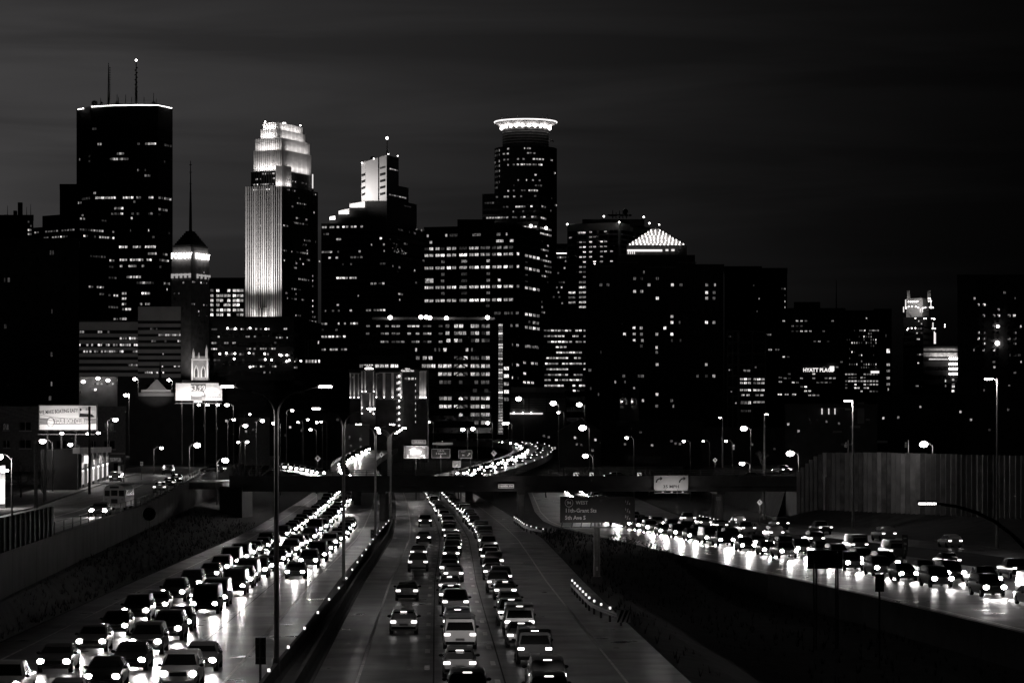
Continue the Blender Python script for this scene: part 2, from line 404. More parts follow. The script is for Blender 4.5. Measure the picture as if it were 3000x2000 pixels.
while y < 560:
    y1 = y + 7.9
    mb = MB(); zt = zs(y) + 0.35
    mb.prism([(xw(y)-0.45, y), (xw(y)+0.0, y), (xw(y1)+0.0, y1), (xw(y1)-0.45, y1)], 0.6, zt)
    mb.prism([(xw(y)-0.5, y), (xw(y)+0.07, y), (xw(y1)+0.07, y1), (xw(y1)-0.5, y1)], zt, zt + 0.18)
    P('panel', mb, 'concrete_dark', rw); y += 8.0; k += 1
# ribbed barrier standing on the near end of the wall
rb = T('ribbed_barrier', 'dark ribbed metal barrier on top of the retaining wall', 'barrier', (xw(190), 190, 4.7))
y = 128.0
while y < 221:
    mb = MB(); mb.prism([(xw(y)-0.34, y+0.05), (xw(y)-0.1, y+0.05), (xw(y+3.2)-0.1, y+3.2), (xw(y+3.2)-0.34, y+3.2)], 4.93, 7.15)
    P('panel', mb, 'wall_jet', rb)
    mb = MB(); mb.obx((xw(y)-0.05, y, 6.05), (0,1), 0.07, 0.12, 1.14); P('rib', mb, 'steel_dark', rb)
    y += 3.25
# railing on the rest of the wall
rl = T('wall_railing', 'thin steel railing along the top of the retaining wall beside parked cars', 'railing', (xw(330), 330, 5.0))
mb = MB()
ys_ = [224 + i*8 for i in range(34)]
for h in (0.45, 0.95): mb.tube([(xw(y)-0.2, y, zs(y)+0.5+h) for y in ys_], 0.035, 5)
P('rail', mb, 'steel_dark', rl)
pm = MB().tube([(0,0,0),(0,0,1.0)], 0.04, 5).mesh('post', 'steel_dark')
for y in ys_[::1]: I('post', pm, rl, (xw(y)-0.2, y, zs(y)+0.5))

# ------------------------------------------------------------------ road bridge over the interstate
BY0, BY1 = 446.0, 464.0
XL, XR = -44.0, 46.5
br = T('road_bridge', 'dark concrete road bridge with railings crossing the whole interstate', 'bridge', (0, 455, 0))
mb = MB(); mb.bx(XL, XR, BY0+0.6, BY1-0.6, 5.55, 6.05)
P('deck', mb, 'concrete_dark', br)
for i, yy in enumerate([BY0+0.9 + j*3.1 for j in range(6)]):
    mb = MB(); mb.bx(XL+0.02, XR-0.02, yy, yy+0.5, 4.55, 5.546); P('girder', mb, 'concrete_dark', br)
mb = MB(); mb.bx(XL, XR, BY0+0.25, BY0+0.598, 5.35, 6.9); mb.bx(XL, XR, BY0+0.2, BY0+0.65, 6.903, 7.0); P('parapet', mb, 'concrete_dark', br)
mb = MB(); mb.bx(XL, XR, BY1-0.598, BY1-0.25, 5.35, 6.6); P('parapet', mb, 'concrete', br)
mb = MB(); mb.bx(XL, XR, BY0+1.0, BY1-1.0, 6.054, 6.07); P('roadway', mb, 'street_asphalt', br)
mb = MB()
for h in (7.25, 7.55, 7.85): mb.tube([(XL, BY0+0.42, h), (XR, BY0+0.42, h)], 0.03, 5)
P('rail', mb, 'steel_dark', br)
pm2 = MB().tube([(0,0,0),(0,0,0.9)], 0.045, 5).mesh('rail_post', 'steel_dark')
x = XL + 0.5
while x < XR: I('rail_post', pm2, br, (x, BY0+0.42, 7.0)); x += 2.6
for xx in (-20.3, 1.4, 32.6):
    pr = MB()
    for yy in (449, 455, 461): pr.tube([(xx, yy, -0.05), (xx, yy, 4.1)], 0.48, 12)
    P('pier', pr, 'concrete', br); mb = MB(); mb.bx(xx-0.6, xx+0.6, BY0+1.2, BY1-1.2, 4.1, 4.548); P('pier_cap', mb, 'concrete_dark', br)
for a, b in ((XL-1.5, XL+2.0), (XR-2.2, XR+3)):
    mb = MB(); mb.bx(a, b, BY0+0.1, BY1-0.1, -0.2, 5.3); P('abutment', mb, 'wall_black', br)
# wing wall and approaches
S('bridge_approach_road', MB().bx(-140, XL-1.5, BY0-6, BY1+4, 5.0, 6.07), 'street_asphalt', kind='structure')
S('cross_street', MB().bx(XR+3, 130, BY0+1, BY1-1, 6.0, 7.06), 'street_asphalt', kind='structure')
mb = MB(); mb.prism([(XR+0.2, BY0+0.2), (XR+0.6, BY0+0.2), (48.6, 436), (48.2, 435.6)], 0.0, 6.9)
S('wing_wall', mb, 'concrete', 'plain concrete wing wall joining the bridge end to the ribbed noise wall', 'wall', (XR+1, 440, 0))

# slender wall below the ramp edge at the lower right
mb = MB(); t = T('ramp_retaining_wall', 'low dark retaining wall below the near edge of the ramp', 'retaining wall', (ex(200)-1.1, 200, -2.3))
y = 100.0
while y < 262:
    mb = MB(); y1 = y + 5.96
    mb.prism([(ex(y)-1.5, y), (ex(y)-1.05, y), (ex(y1)-1.05, y1), (ex(y1)-1.5, y1)], -2.6, 0.12); P('panel', mb, 'concrete_dark', t); y += 6.0

# ------------------------------------------------------------------ noise wall on the right: folded concrete planks
nw = T('noise_wall', 'tall noise wall of vertical ribbed concrete planks beside the exit road', 'noise wall', (xr(440), 440, 0))
y = 330.0; k = 0
while y < 447:
    st = 1.3
    zt = interp([(330,10.3),(386,10.35),(424,10.7),(438,10.6),(441,9.9),(447,7.1)], y) + R.uniform(-0.05, 0.05)
    yb = y + st * 0.95; dx = 0.45 + R.uniform(-0.06, 0.06)
    mb = MB(); mb.prism([(xr(y)-dx, y+0.25), (xr(yb)+0.1, yb), (xr(yb)+0.6, yb), (xr(y)+0.5, y)], 0.2, zt)
    P('plank', mb, R.choice(('concrete','concrete','concrete_lit_tone','concrete_dim_tone')), nw); y += st  # plank tones vary at random to imitate uneven lamp light

# ------------------------------------------------------------------ buildings
def win_mesh(name, pane):
    """a window: frame box, mullion and a recessed pane; unit size, outward is -Y"""
    mb = MB(); f = 0.05
    mb.bx(-0.5, -0.5+f, -1, 0, -0.5, 0.5, 0); mb.bx(0.5-f, 0.5, -1, 0, -0.5, 0.5, 0)
    mb.bx(-0.5+f, 0.5-f, -1, 0, -0.5, -0.5+f, 0); mb.bx(-0.5+f, 0.5-f, -1, 0, 0.5-f, 0.5, 0)
    mb.bx(-0.02, 0.02, -0.95, -0.45, -0.5+f, 0.5-f, 0)
    mb.add([(-0.5+f,-0.4,-0.5+f),(0.5-f,-0.4,-0.5+f),(0.5-f,-0.4,0.5-f),(-0.5+f,-0.4,0.5-f)], [(0,1,2,3)], 1)
    return mb.mesh(name, ['frame_dark', pane])
WM = {'h': win_mesh('window_bright', 'room_bright'), 'm': win_mesh('window_mid', 'room_mid'), 'l': win_mesh('window_dim', 'room_dim'),
      'd': win_mesh('window_dark', 'glass_dark')}
bulb_me = MB().ball((0,0,0), 1.0, 8, 5).mesh('bulb', 'bulb', smooth=True)
class Face:
    def __init__(s, A, B):
        s.A = Vector((A[0], A[1])); s.B = Vector((B[0], B[1])); d = (s.B - s.A).normalized(); s.d = d
        n = Vector((d.y, -d.x))
        if n.dot(-s.A) < 0: n = -n
        s.n = n; s.rz = math.atan2(n.x, -n.y); s.len = (s.B - s.A).length
    def hit(s, px):
        k = (px - CX) / F
        t = s.A.dot(s.n) / (k * s.n.x + s.n.y)
        return Vector((k * t, t))
class CylFace:
    def __init__(s, c, r): s.c = Vector(c); s.r = r
    def at(s, px):
        k = (px - CX) / F
        a = k*k + 1; b = -2*(k*s.c.x + s.c.y); c = s.c.dot(s.c) - s.r*s.r
        q = b*b - 4*a*c
        t = (-b - math.sqrt(max(q, 0))) / (2*a)
        return Vector((k*t, t))
    def hit(s, px): return s.at(px)
def win(root, face, px, z, w, h, lv='m', name='window', dep=0.25):
    a, b = face.hit(px - w/2), face.hit(px + w/2); c = (a + b) / 2
    if isinstance(face, CylFace):
        d = (b - a).normalized(); n = Vector((d.y, -d.x))
        if n.dot(-c) < 0: n = -n
        rz = math.atan2(n.x, -n.y); c = c + n * 0.3
    else:
        rz = face.rz; c = c + face.n * 0.06
    D = c.y
    return I(name, WM[lv], root, (c.x, c.y, z), rz, ((b-a).length*0.95, dep, h * D / F * 0.88))
def rowz(y, D): return zy(y, D)
def wins(root, face, D, rows, w, h, pitch, lv='m', skip=0.06, tr=None):
    """rows: (y, segments[, level]); pixel measures, height referred to the depth D of the building's corner"""
    for r in rows:
        y, segs = r[0], r[1]; L_ = r[2] if len(r) > 2 else lv
        if tr: y = tr[1] + y * tr[2]
        z = zy(y, D)
        for sg in segs:
            a, b = sg
            if tr: a, b = tr[0] + a*tr[2], tr[0] + b*tr[2]
            n = max(1, int(round((b-a)/pitch))); st = (b-a)/n
            for i in range(n):
                if n > 2 and R.random() < skip: continue
                l2 = L_
                q = R.random()
                if l2 == 'h' and q < 0.25: l2 = 'm'
                elif l2 == 'm' and q < 0.15: l2 = 'l'
                elif l2 == 'm' and q > 0.85: l2 = 'h'
                win(root, face, a + st*(i+0.5), z, min(w, st*0.93), h, l2)
def scat(root, face, D, x0, x1, y0, y1, dx, dy, p, w, h, lv='m', run=0.4):
    y = y0
    while y <= y1:
        x = x0; on = False
        while x <= x1:
            on = R.random() < (run + p if on else p)
            if on: win(root, face, x, zy(y, D), w, h, R.choice([lv, lv, 'm', 'l', 'h']))
            x += dx
        y += dy
def chain3(pl, pc, pr, D, tan):
    C = Vector((xp(pc, D), D)); p = abs(xp(pl, D) - C.x); q = abs(xp(pr, D) - C.x)
    dl, dr = p * tan, q / tan
    return Vector((xp(pl, D+dl), D+dl)), C, Vector((xp(pr, D+dr), D+dr))
def plan3(A, C, B): return [A, C, B, A + B - C]
def plan2(A, B, dep):
    return [A, B, B * (1 + dep / B.y), A * (1 + dep / A.y)]
def bands(root, face, z0, z1, pitch, h, dz=0.0, inset=0.0, name='glazing', m='glass_dark', proud=0.04, kind='stuff'):
    """ribbon glazing, floor by floor, as shallow strips of real glass on the wall"""
    mb = MB(); z = z0
    A, B = face.A, face.B; c = (A + B) / 2 + face.n * (proud/2)
    while z < z1:
        mb.obx((c.x, c.y, z), face.d, face.len/2 - inset - 0.3, proud/2, h/2); z += pitch
    if mb.v: return P(name, mb, m, root, kind)
def bld(name, label, pts, ytop, D, m='wall_black', z0=6.5, cat='building', group=None, parapet=True, fl=4.0, glaze=True):
    """pts: chain of 2 or 3 plan points facing the street; returns (root, faces, D)"""
    base = plan3(*pts) if len(pts) == 3 else plan2(pts[0], pts[1], 35)
    c = sum(base, Vector((0,0))) / len(base); zt = zy(ytop, D)
    root = T(name, label, cat, (c.x, c.y, z0), group)
    P('wall', MB().prism(base, z0, zt), m, root)
    if parapet:
        mb = MB(); cc = c
        ring = [p + (p - cc).normalized() * 0.25 for p in base]
        mb.prism(ring, zt + 0.003, zt + 0.9); P('parapet', mb, m, root)
    fs = [Face(pts[i], pts[i+1]) for i in range(len(pts)-1)]
    if glaze:
        for f in fs: bands(root, f, max(z0 + 4, zy(1260, D)), zt - 3, fl, fl*0.45)
    return root, fs
def F2(pl, pr, D): return (Vector((xp(pl, D), D)), Vector((xp(pr, D), D)))
def tier(root, pts, y0, y1, D, m, name='upper_storeys', dep=25):
    base = plan3(*pts) if len(pts) == 3 else plan2(pts[0], pts[1], dep)
    P(name, MB().prism(base, zy(y0, D), zy(y1, D)), m, root)
    return [Face(pts[i], pts[i+1]) for i in range(len(pts)-1)]
def bulbs(root, pts, D, r=0.7, name='roof_light'):
    r *= 0.72
    for (px, py) in pts: I(name, bulb_me, root, W(px, py, D), 0, (r, r, r))

# --- tall dark octagonal tower with a string of lights round the roof
D = 2000
pts = [Vector((xp(226,D+16),D+16)), Vector((xp(268,D),D)), Vector((xp(462,D-4),D-4)), Vector((xp(504,D+14),D+14))]
back = [Vector((xp(500,D+60),D+60)), Vector((xp(232,D+62),D+62))]
c = Vector((xp(365,D+30), D+30)); base = pts + back
t = T('octagonal_skyscraper', 'tallest dark tower with twin rooftop masts and a string of lights along its roof edge', 'skyscraper', (c.x, c.y, 7))
P('wall', MB().prism(base, 7, zy(320,D)), 'wall_black', t)
P('crown', MB().prism([p + (p-c).normalized()*0.5 for p in base], zy(369,D), zy(312,D)), 'wall_black', t)
fs = [Face(pts[i], pts[i+1]) for i in range(3)]
for f in fs: bands(t, f, zy(1200,D), zy(372,D), 4.05, 1.9)
for i in range(3):
    mb = MB(); f = fs[i]; n = int(f.len/ (1.9 if i == 1 else 1.6))
    for k in range(n+1):
        q = f.A + f.d*(f.len*k/n) + f.n*0.25; mb.obx((q.x,q.y,(zy(1000,D)+zy(372,D))/2), f.d, 0.12, 0.2, (zy(372,D)-zy(1000,D))/2)
    P('mullions', mb, 'frame_dark', t, 'stuff')
m_ = fs[1]
wins(t, m_, D, [(378,[(270,283)],'l'),(423,[(285,298),(400,412),(425,458)]),(451,[(342,364)]),(467,[(322,377)]),(500,[(402,407),(424,428)]),(516,[(423,441)]),
  (566,[(272,283)],'h'),(580,[(279,340),(360,415),(435,450)],'h'),(611,[(334,363)],'h'),(627,[(325,362),(385,408),(434,448)]),(592,[(390,398)]),
  (640,[(383,389)]),(676,[(381,384),(434,438)]),(696,[(443,455)],'l'),(724,[(348,375),(388,414),(424,457)],'h'),(744,[(424,460)],'h'),
  (762,[(350,373),(380,445)],'h'),(780,[(350,360),(376,400),(413,425)]),(812,[(370,414)],'h'),(829,[(400,460)]),(860,[(357,371),(414,440)],'h'),
  (875,[(357,371)],'h'),(891,[(357,371),(410,440)],'h'),(906,[(357,385)],'h'),(934,[(350,372)])], 8, 8, 8.4)
wins(t, fs[0], D, [(457,[(259,267)]),(472,[(259,267)]),(462,[(231,236)]),(580,[(240,266)],'l'),(590,[(228,240)])], 6, 8, 7)
wins(t, fs[2], D, [(423,[(480,503)]),(472,[(478,485)]),(580,[(463,502)]),(614,[(463,490)]),(629,[(463,470)]),(680,[(490,500)]),(744,[(475,490)]),(762,[(464,495)]),(829,[(478,498)]),(846,[(486,491)]),(782,[(466,472)])], 7, 8, 7.5)
ring = [(230,321),(270,313),(330,309.5),(400,308),(460,308.5),(502,317)]
for k in range(42):
    u = k/41*272 + 230
    yv = interp(ring, u); DD = D if 268 < u < 462 else D+8
    I('roof_light', bulb_me, t, W(u, yv, DD-1), 0, (0.42,0.42,0.42))
for (px, y0, y1, r0) in ((318,310,185,0.9),(399,310,180,1.0)):
    mb = MB(); mb.tube([W(px,y0,D+25), W(px,(y0+y1)/2,D+25), W(px,y1,D+25)], [r0, r0*0.6, 0.25], 6)
    for k in range(14):
        q = W(px + (4 if px < 350 else (k%2)*6-3), y0-20-k*7, D+25)
        mb.bx(q.x-0.35, q.x+0.35, q.y-0.3, q.y+0.3, q.z-0.5, q.z+0.4)
    P('mast', mb, 'steel_dark', t)
I('beacon', bulb_me, t, W(399,177,D+25), 0, (0.8,0.8,0.8))
dish = MB()
for px, r in ((277,2.2),(297,1.1),(450,1.3),(343,1.4)):
    dish.ball(W(px,302,D+20), r, 8, 5, 0.8)
    dish.tube([W(px,310,D+20), W(px,302,D+20)], 0.3, 5)
P('antenna_dishes', dish, 'steel_dark', t, 'stuff')
mb = MB()
for px, y1 in ((343,277),(347,285),(368,278),(386,285),(295,288),(422,285),(450,273),(458,290)):
    mb.tube([W(px,310,D+20), W(px,y1,D+20)], [0.35,0.18], 5)
mb.bx(xp(360,D), xp(388,D), D+20, D+26, zy(311,D), zy(303,D)); P('rooftop_antennas', mb, 'steel_dark', t, 'stuff')

# --- flat block against its left flank
r, f = bld('slab_tower', 'plain black slab rising against the left flank of the tallest tower', F2(175,262,2050), 543, 2050); 

# --- low building at the far left with chimneys
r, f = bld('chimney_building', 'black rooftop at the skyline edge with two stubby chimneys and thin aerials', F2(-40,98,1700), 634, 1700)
for a, b, yt in ((52,64,593),(39,48,617),(12,24,629),(84,90,636)):
    P('chimney', MB().bx(xp(a,1705), xp(b,1705), 1705, 1708, zy(636,1705), zy(yt,1705)), 'wall_black', r)
mb = MB()
for px, y1 in ((22,602),(78,606),(90,598)): mb.tube([W(px,636,1705), W(px,y1,1705)], [0.25,0.1], 5)
P('aerials', mb, 'steel_dark', r, 'stuff')
scat(r, f[0], 1700, 84, 94, 650, 690, 7, 12, 0.3, 5, 7, 'l')

# --- black stepped tower with a slanting roof
D = 1650
r, f = bld('slanted_tower', 'black tower with a slanting flat top and two curved rows of small lit windows', chain3(92,230,345,D,1.0), 662, D)
A, C, B = chain3(124,230,322,D+6,1.0)
mb = MB(); b4 = plan3(A, C, B); z0 = zy(663,D)
mb.prism(b4, z0, zy(622,D)); P('upper_storeys', mb, 'wall_black', r)
wins(r, f[0], D, [(672,[(100,228)]),(690,[(112,200)],'m')], 6, 6, 8, skip=0.3)
wins(r, f[1], D, [(672,[(232,335)]),(690,[(235,343)],'m'),(748,[(262,310)],'l'),(838,[(250,313)]),(858,[(282,305)],'l'),(757,[(318,345)]),(776,[(318,332)],'l'),
  (808,[(316,342)],'l'),(860,[(316,346)]),(895,[(316,346)],'l'),(930,[(316,346)]),(640,[(232,250)],'m'),(630,[(236,246)])], 6, 7, 8, skip=0.25)
wins(r, f[1], D, [(641,[(296,320)],'l')], 6, 6, 7)

# --- near dark apartment tower at the left edge
D = 900
r, f = bld('apartment_tower', 'black brick apartment slab at the left edge with only five lit windows', F2(-60,232,D), 706, D, 'wall_dark', fl=3.6, glaze=False)
P('roof_house', MB().bx(xp(-60,D), xp(112,D), D+4, D+20, zy(707,D), zy(699,D)), 'wall_dark', r)
wins(r, f[0], D, [(740,[(146,151),(154,158)],'l'),(820,[(12,16),(22,30)],'l'),(912,[(151,154)],'l'),(956,[(11,21)],'l'),(1124,[(149,154)],'m'),(1166,[(141,153)],'l'),(1038,[(148,154)],'l')], 8, 16, 9)
for yy in range(760, 1180, 43):
    for xx in (25, 70, 110, 190):
        win(r, f[0], xx, zy(yy,D), 9, 15, 'd')

# --- office with pale horizontal spandrels
D = 1300
r, f = bld('banded_office', 'grey office block striped with pale horizontal bands and dark window rows', F2(232,430,D), 943, D, 'wall_black', glaze=False)
f0 = f[0]
r2f = tier(r, F2(404,530,D-6), 1125, 898, D-6, 'wall_black', 'wing', dep=32)[0]
def spandrels(face, rows, D, m):
    for (ya, yb) in rows:
        a, b = face.A, face.B; cc = (a+b)/2 + face.n*0.15
        mb = MB(); mb.obx((cc.x, cc.y, (zy(ya,D)+zy(yb,D))/2), face.d, face.len/2 - 0.05, 0.15, (zy(ya,D)-zy(yb,D))/2)
        P('spandrel', mb, m, r)
mat('band_pale', 0.5, 0.8, scale=0.15, var=0.12)
rowsL = [(943,967),(977,987),(996,1007),(1017,1026),(1035,1045),(1054,1064),(1073,1083),(1092,1102)]
spandrels(f0, rowsL, D, 'band_pale')
spandrels(r2f, [(898,939),(948,958),(967,978),(986,996),(1005,1014),(1023,1034),(1042,1052),(1060,1071),(1078,1088),(1095,1106)], D-6, 'band_pale')
wins(r, f0, D, [(972,[(233,247),(286,300),(314,322)],'m'),(991,[(350,373),(378,424)],'m'),(1010,[(233,236),(253,259),(266,274),(286,300),(304,322)],'m'),(1010,[(330,346),(351,390),(392,404)],'h'),(1029,[(243,259),(262,302),(305,346),(350,362),(388,404)],'m')], 6, 8, 6.6)
wins(r, r2f, D-6, [(963,[(440,450),(457,461)],'l'),(981,[(464,530)],'m'),(999,[(443,458),(482,488),(520,530)],'m'),(1036,[(476,480)],'m'),(1072,[(474,478),(509,528)],'m'),(1091,[(424,448),(452,464),(476,481)],'h')], 6, 7, 6.6)
wins(r, f0, D, [(1069,[(376,411)],'m')], 6, 7, 6.6)
r, f = bld('parking_deck', 'low pale parking deck with three lamp posts on its roof below the banded office', F2(231,344,1150), 1110, 1150, 'wall_stone', glaze=False)
wins(r, f[0], 1150, [(1124,[(268,290),(294,302),(312,318),(322,334)],'m')], 6, 7, 7)
wins(r, f[0], 1150, [(1141,[(266,284)],'m'),(1148,[(233,238)],'m')], 8, 9, 8)
for px, py in ((244,1118),(287,1108),(316,1114)):
    mb = MB(); mb.tube([W(px,py+14,1146), W(px,py,1146)], 0.12, 6); P('lamp_post', mb, 'steel', r)
    I('roof_light', bulb_me, r, W(px,py,1146), 0, (0.9,0.9,0.6))

# --- obelisk tower with a lit name near its pyramid roof
D = 1750
A, C, B = chain3(503,559,613,D,0.55)
base = plan3(A, C, B); c = sum(base, Vector((0,0)))/4
t = T('obelisk_tower', 'tapering stone obelisk with a pyramid cap, spire and glowing name on two sides', 'skyscraper', (c.x, c.y, 7))
sc_ = lambda k: [c + (p-c)*k for p in base]
P('shaft', MB().prism(sc_(1.08), 7, zy(762,D), top=sc_(1.0)), 'wall_stone', t)
P('cap_storey', MB().prism(sc_(0.985), zy(762,D), zy(722,D), top=sc_(0.94)), 'wall_stone', t)
n = 8
for k in range(n):
    s0 = 0.93 - 0.66*k/(n-1); y0 = 722 - 49*k/n
    P('roof_step', MB().prism(sc_(s0), zy(y0,D)+0.003, zy(y0-49/n,D)), 'wall_dark', t)
mb = MB(); q = (c.x, c.y); mb.tube([(q[0],q[1],zy(674,D)), (q[0],q[1],zy(600,D)), (q[0],q[1],zy(545,D)), (q[0],q[1],zy(465,D))], [1.0,0.75,0.42,0.2], 6)
for yy in (592,562,534,500,478): mb.bx(q[0]-0.8, q[0]+0.8, q[1]-0.3, q[1]+0.3, zy(yy,D), zy(yy-2,D))
P('spire', mb, 'steel_dark', t)
fl_, fr_ = Face(sc_(0.985)[0], sc_(0.985)[1]), Face(sc_(0.985)[1], sc_(0.985)[2])
for fc, a, b in ((fl_, 508, 559), (fr_, 575, 609)):
    h = fc.hit((a+b)/2) + fc.n*0.6; wdt = (fc.hit(b)-fc.hit(a)).length
    o = text('FOSHAY', t, (h.x, h.y, zy(749,D)), 17*D/F, 'foshay_glow', fc.rz, sx=wdt/(17*D/F*4.4), bold=0.05)
    h2 = fc.hit((a+b)/2) + fc.n*2.5
    lamp(t, (h2.x, h2.y, zy(749,D)), 350, 'AREA', to=(h2.x - fc.n.x, h2.y - fc.n.y, zy(749,D)), size=wdt, sy=3.0, name='sign_fill')
emat('arch_glow', 0.35)
fl_, fr_ = Face(sc_(1.0)[0], sc_(1.0)[1]), Face(sc_(1.0)[1], sc_(1.0)[2])
for fc, a, b, nn in ((fl_,506,557,4),(fr_,577,612,3)):
    for k in range(nn*2+1):
        px = a + (b-a)*k/(nn*2)
        h = fc.hit(px) + fc.n*0.5
        mb = MB(); mb.obx((h.x,h.y,zy(804 if k%2 else 807,D)), fc.d, (b-a)/nn/4*D/F*1.05, 0.3, (0.5 if k%2 else 1.3)); P('lit_arch', mb, 'arch_glow', t)
wins(t, fl_, D, [(827,[(535,541)],'m'),(858,[(509,514)],'l'),(858,[(522,527)],'m'),(875,[(510,515)],'m'),(890,[(545,549)],'m'),(904,[(534,538),(545,549)],'m'),(957,[(533,537)],'m')], 5, 7, 6)
wins(t, fr_, D, [(794,[(594,599)],'m'),(825,[(562,566),(567,571),(586,590),(594,598),(602,606)],'m'),(890,[(560,564),(566,570),(594,598),(602,607)],'m'),(910,[(579,583)],'m'),(924,[(580,584),(604,607)],'m'),(941,[(588,593),(597,601)],'m'),(957,[(580,584)],'m'),(974,[(582,586)],'m'),(990,[(582,586),(590,594),(604,608)],'m')], 4, 6, 5)
lamp(t, tuple(W(560,1112,D-14)), 4500, 'SPOT', to=tuple(W(557,1000,D)), size=1, cone=110, blend=1, name='floodlight')

# --- floodlit gothic church tower
D = 1200
t = T('church_tower', 'small floodlit gothic church tower with pinnacles and twin pointed windows', 'church tower', (xp(586,D), D, 7))
P('shaft', MB().bx(xp(561,D), xp(610,D), D, D+6, 7, zy(1052,D)), 'wall_stone', t)
P('cornice', MB().bx(xp(560,D), xp(611,D), D-0.4, D+6.3, zy(1055,D), zy(1051,D)), 'wall_white', t)
P('parapet', MB().bx(xp(562,D), xp(609,D), D-0.2, D+6, zy(1050.5,D), zy(1043,D)), 'wall_stone', t)
for px, yt in ((567,1020),(583,1032),(605,1010)):
    P('pinnacle', MB().prism([(xp(px-3.5,D),D-0.5),(xp(px+3.5,D),D-0.5),(xp(px+3.5,D),D+0.6),(xp(px-3.5,D),D+0.6)], zy(1049,D), zy(yt+14,D)).prism([(xp(px-3.5,D),D-0.5),(xp(px+3.5,D),D-0.5),(xp(px+3.5,D),D+0.6),(xp(px-3.5,D),D+0.6)], zy(yt+14,D), zy(yt,D), top=[(xp(px,D)-0.1,D),(xp(px,D)+0.1,D),(xp(px,D)+0.1,D+0.1),(xp(px,D)-0.1,D+0.1)]), 'wall_white', t)
for px in (575, 596):
    mb = MB(); arc = [W(px-5.5,1105,D-0.35), W(px-5.5,1086,D-0.35), W(px-3.4,1077,D-0.35), W(px,1069,D-0.35), W(px+3.4,1077,D-0.35), W(px+5.5,1086,D-0.35), W(px+5.5,1105,D-0.35)]
    mb.tube(arc, 0.2, 6); P('window_arch', mb, 'wall_white', t)
    P('louvre', MB().bx(xp(px-4.5,D), xp(px+4.5,D), D-0.12, D-0.01, zy(1104,D), zy(1080,D)), 'wall_dark', t)
for px in (563.5, 608):
    P('buttress', MB().bx(xp(px-2.5,D), xp(px+2.5,D), D-0.6, D-0.003, 7, zy(1056,D)), 'wall_white', t)
lamp(t, tuple(W(585,1135,D-9)), 7000, 'SPOT', to=tuple(W(585,1050,D)), size=0.5, cone=75, name='floodlight')

P('dark_block', MB().bx(xp(535,D-14), xp(640,D-14), D-16, D-12, 7, zy(1114,D-14)), 'wall_jet', t)  # dark block added in front to hide the floodlit lower shaft
# --- office with close rows of lit windows right of the obelisk
D = 1600
r, f = bld('lit_grid_office', 'small office block with six full rows of lit square windows right of the obelisk', F2(613,716,D), 818, D)
wins(r, f[0], D, [(y,[(614,628),(633,676),(681,714)],'h') for y in (851,866,880,893,908,922)], 10, 9.5, 11.5, skip=0.12)
wins(r, f[0], D, [(937,[(615,622)],'l'),(951,[(618,634)],'l')], 8, 8, 9)

# --- floodlit art deco tower in setbacks
D = 1950
tn = 0.5
A, C, B = chain3(721,826,930,D,tn)
base = plan3(A, C, B); c = sum(base, Vector((0,0)))/4
t = T('setback_skyscraper', 'floodlit white art deco skyscraper stepping back to a brilliant striped crown', 'skyscraper', (c.x, c.y, 7))
mat('pier_grey', 0.16, 0.8); mat('pier_white', 0.6, 0.6, scale=0.05, var=0.1)
P('main_shaft', MB().prism(base, 7, zy(545,D)), 'wall_black', t)
fl0, fr0 = Face(A, C), Face(C, B)
def piers(face, y0, y1, D, pitch, w, m='pier_white', name='piers', proud=0.7):
    mb = MB(); n = max(2, int(face.len / pitch))
    for k in range(n + 1):
        q = face.A + face.d * (w/2 + (face.len - w) * k / n) + face.n * (proud/2)
        ww = w * (1.5 if k % 4 == 0 else 0.8)
        mb.obx((q.x, q.y, (zy(y0,D)+zy(y1,D))/2), face.d, ww/2, proud/2, abs(zy(y0,D)-zy(y1,D))/2)
    P(name, mb, m, t, 'stuff')
piers(fl0, 1010, 543, D, 1.75, 0.75); bands(t, fl0, zy(1000,D), zy(552,D), 4.0, 0.35, name='floor_bands', m='pier_grey', proud=0.3)
piers(fr0, 1010, 545, D, 2.1, 0.5, 'pier_grey', proud=0.4)
specs = [(737,826,917,545,500,'wall_black','pier_grey',2.0,0.5),(745,827,909,500,440,'wall_stone','pier_white',1.7,0.8),
         (750,826,906,440,405,'wall_stone','pier_white',1.6,0.8),(766,812,892,405,379,'wall_stone','pier_white',1.6,0.8),(773,811,885,379,359,'wall_stone','pier_white',1.6,0.8)]
prevD = D
faces = []
for i, (a, cc, b, y0, y1, mw, mp_, pit, ww) in enumerate(specs):
    Di = D + 5*(i+1)
    pts = chain3(a, cc, b, Di, tn); ff = tier(t, pts, y0, y1, Di, mw, 'setback_tier')
    faces.append((ff, Di, y0, y1))
    for q in ff: piers(q, y0, y1-1.2, Di, pit, ww, mp_)
# lit corner bay
pts = chain3(810, 829, 851, D-1.0, tn); fb = tier(t, pts, 545, 486, D-1.0, 'pier_white', 'corner_bay', dep=6)
for q in fb: piers(q, 545, 485, D-1.0, 1.5, 0.7)
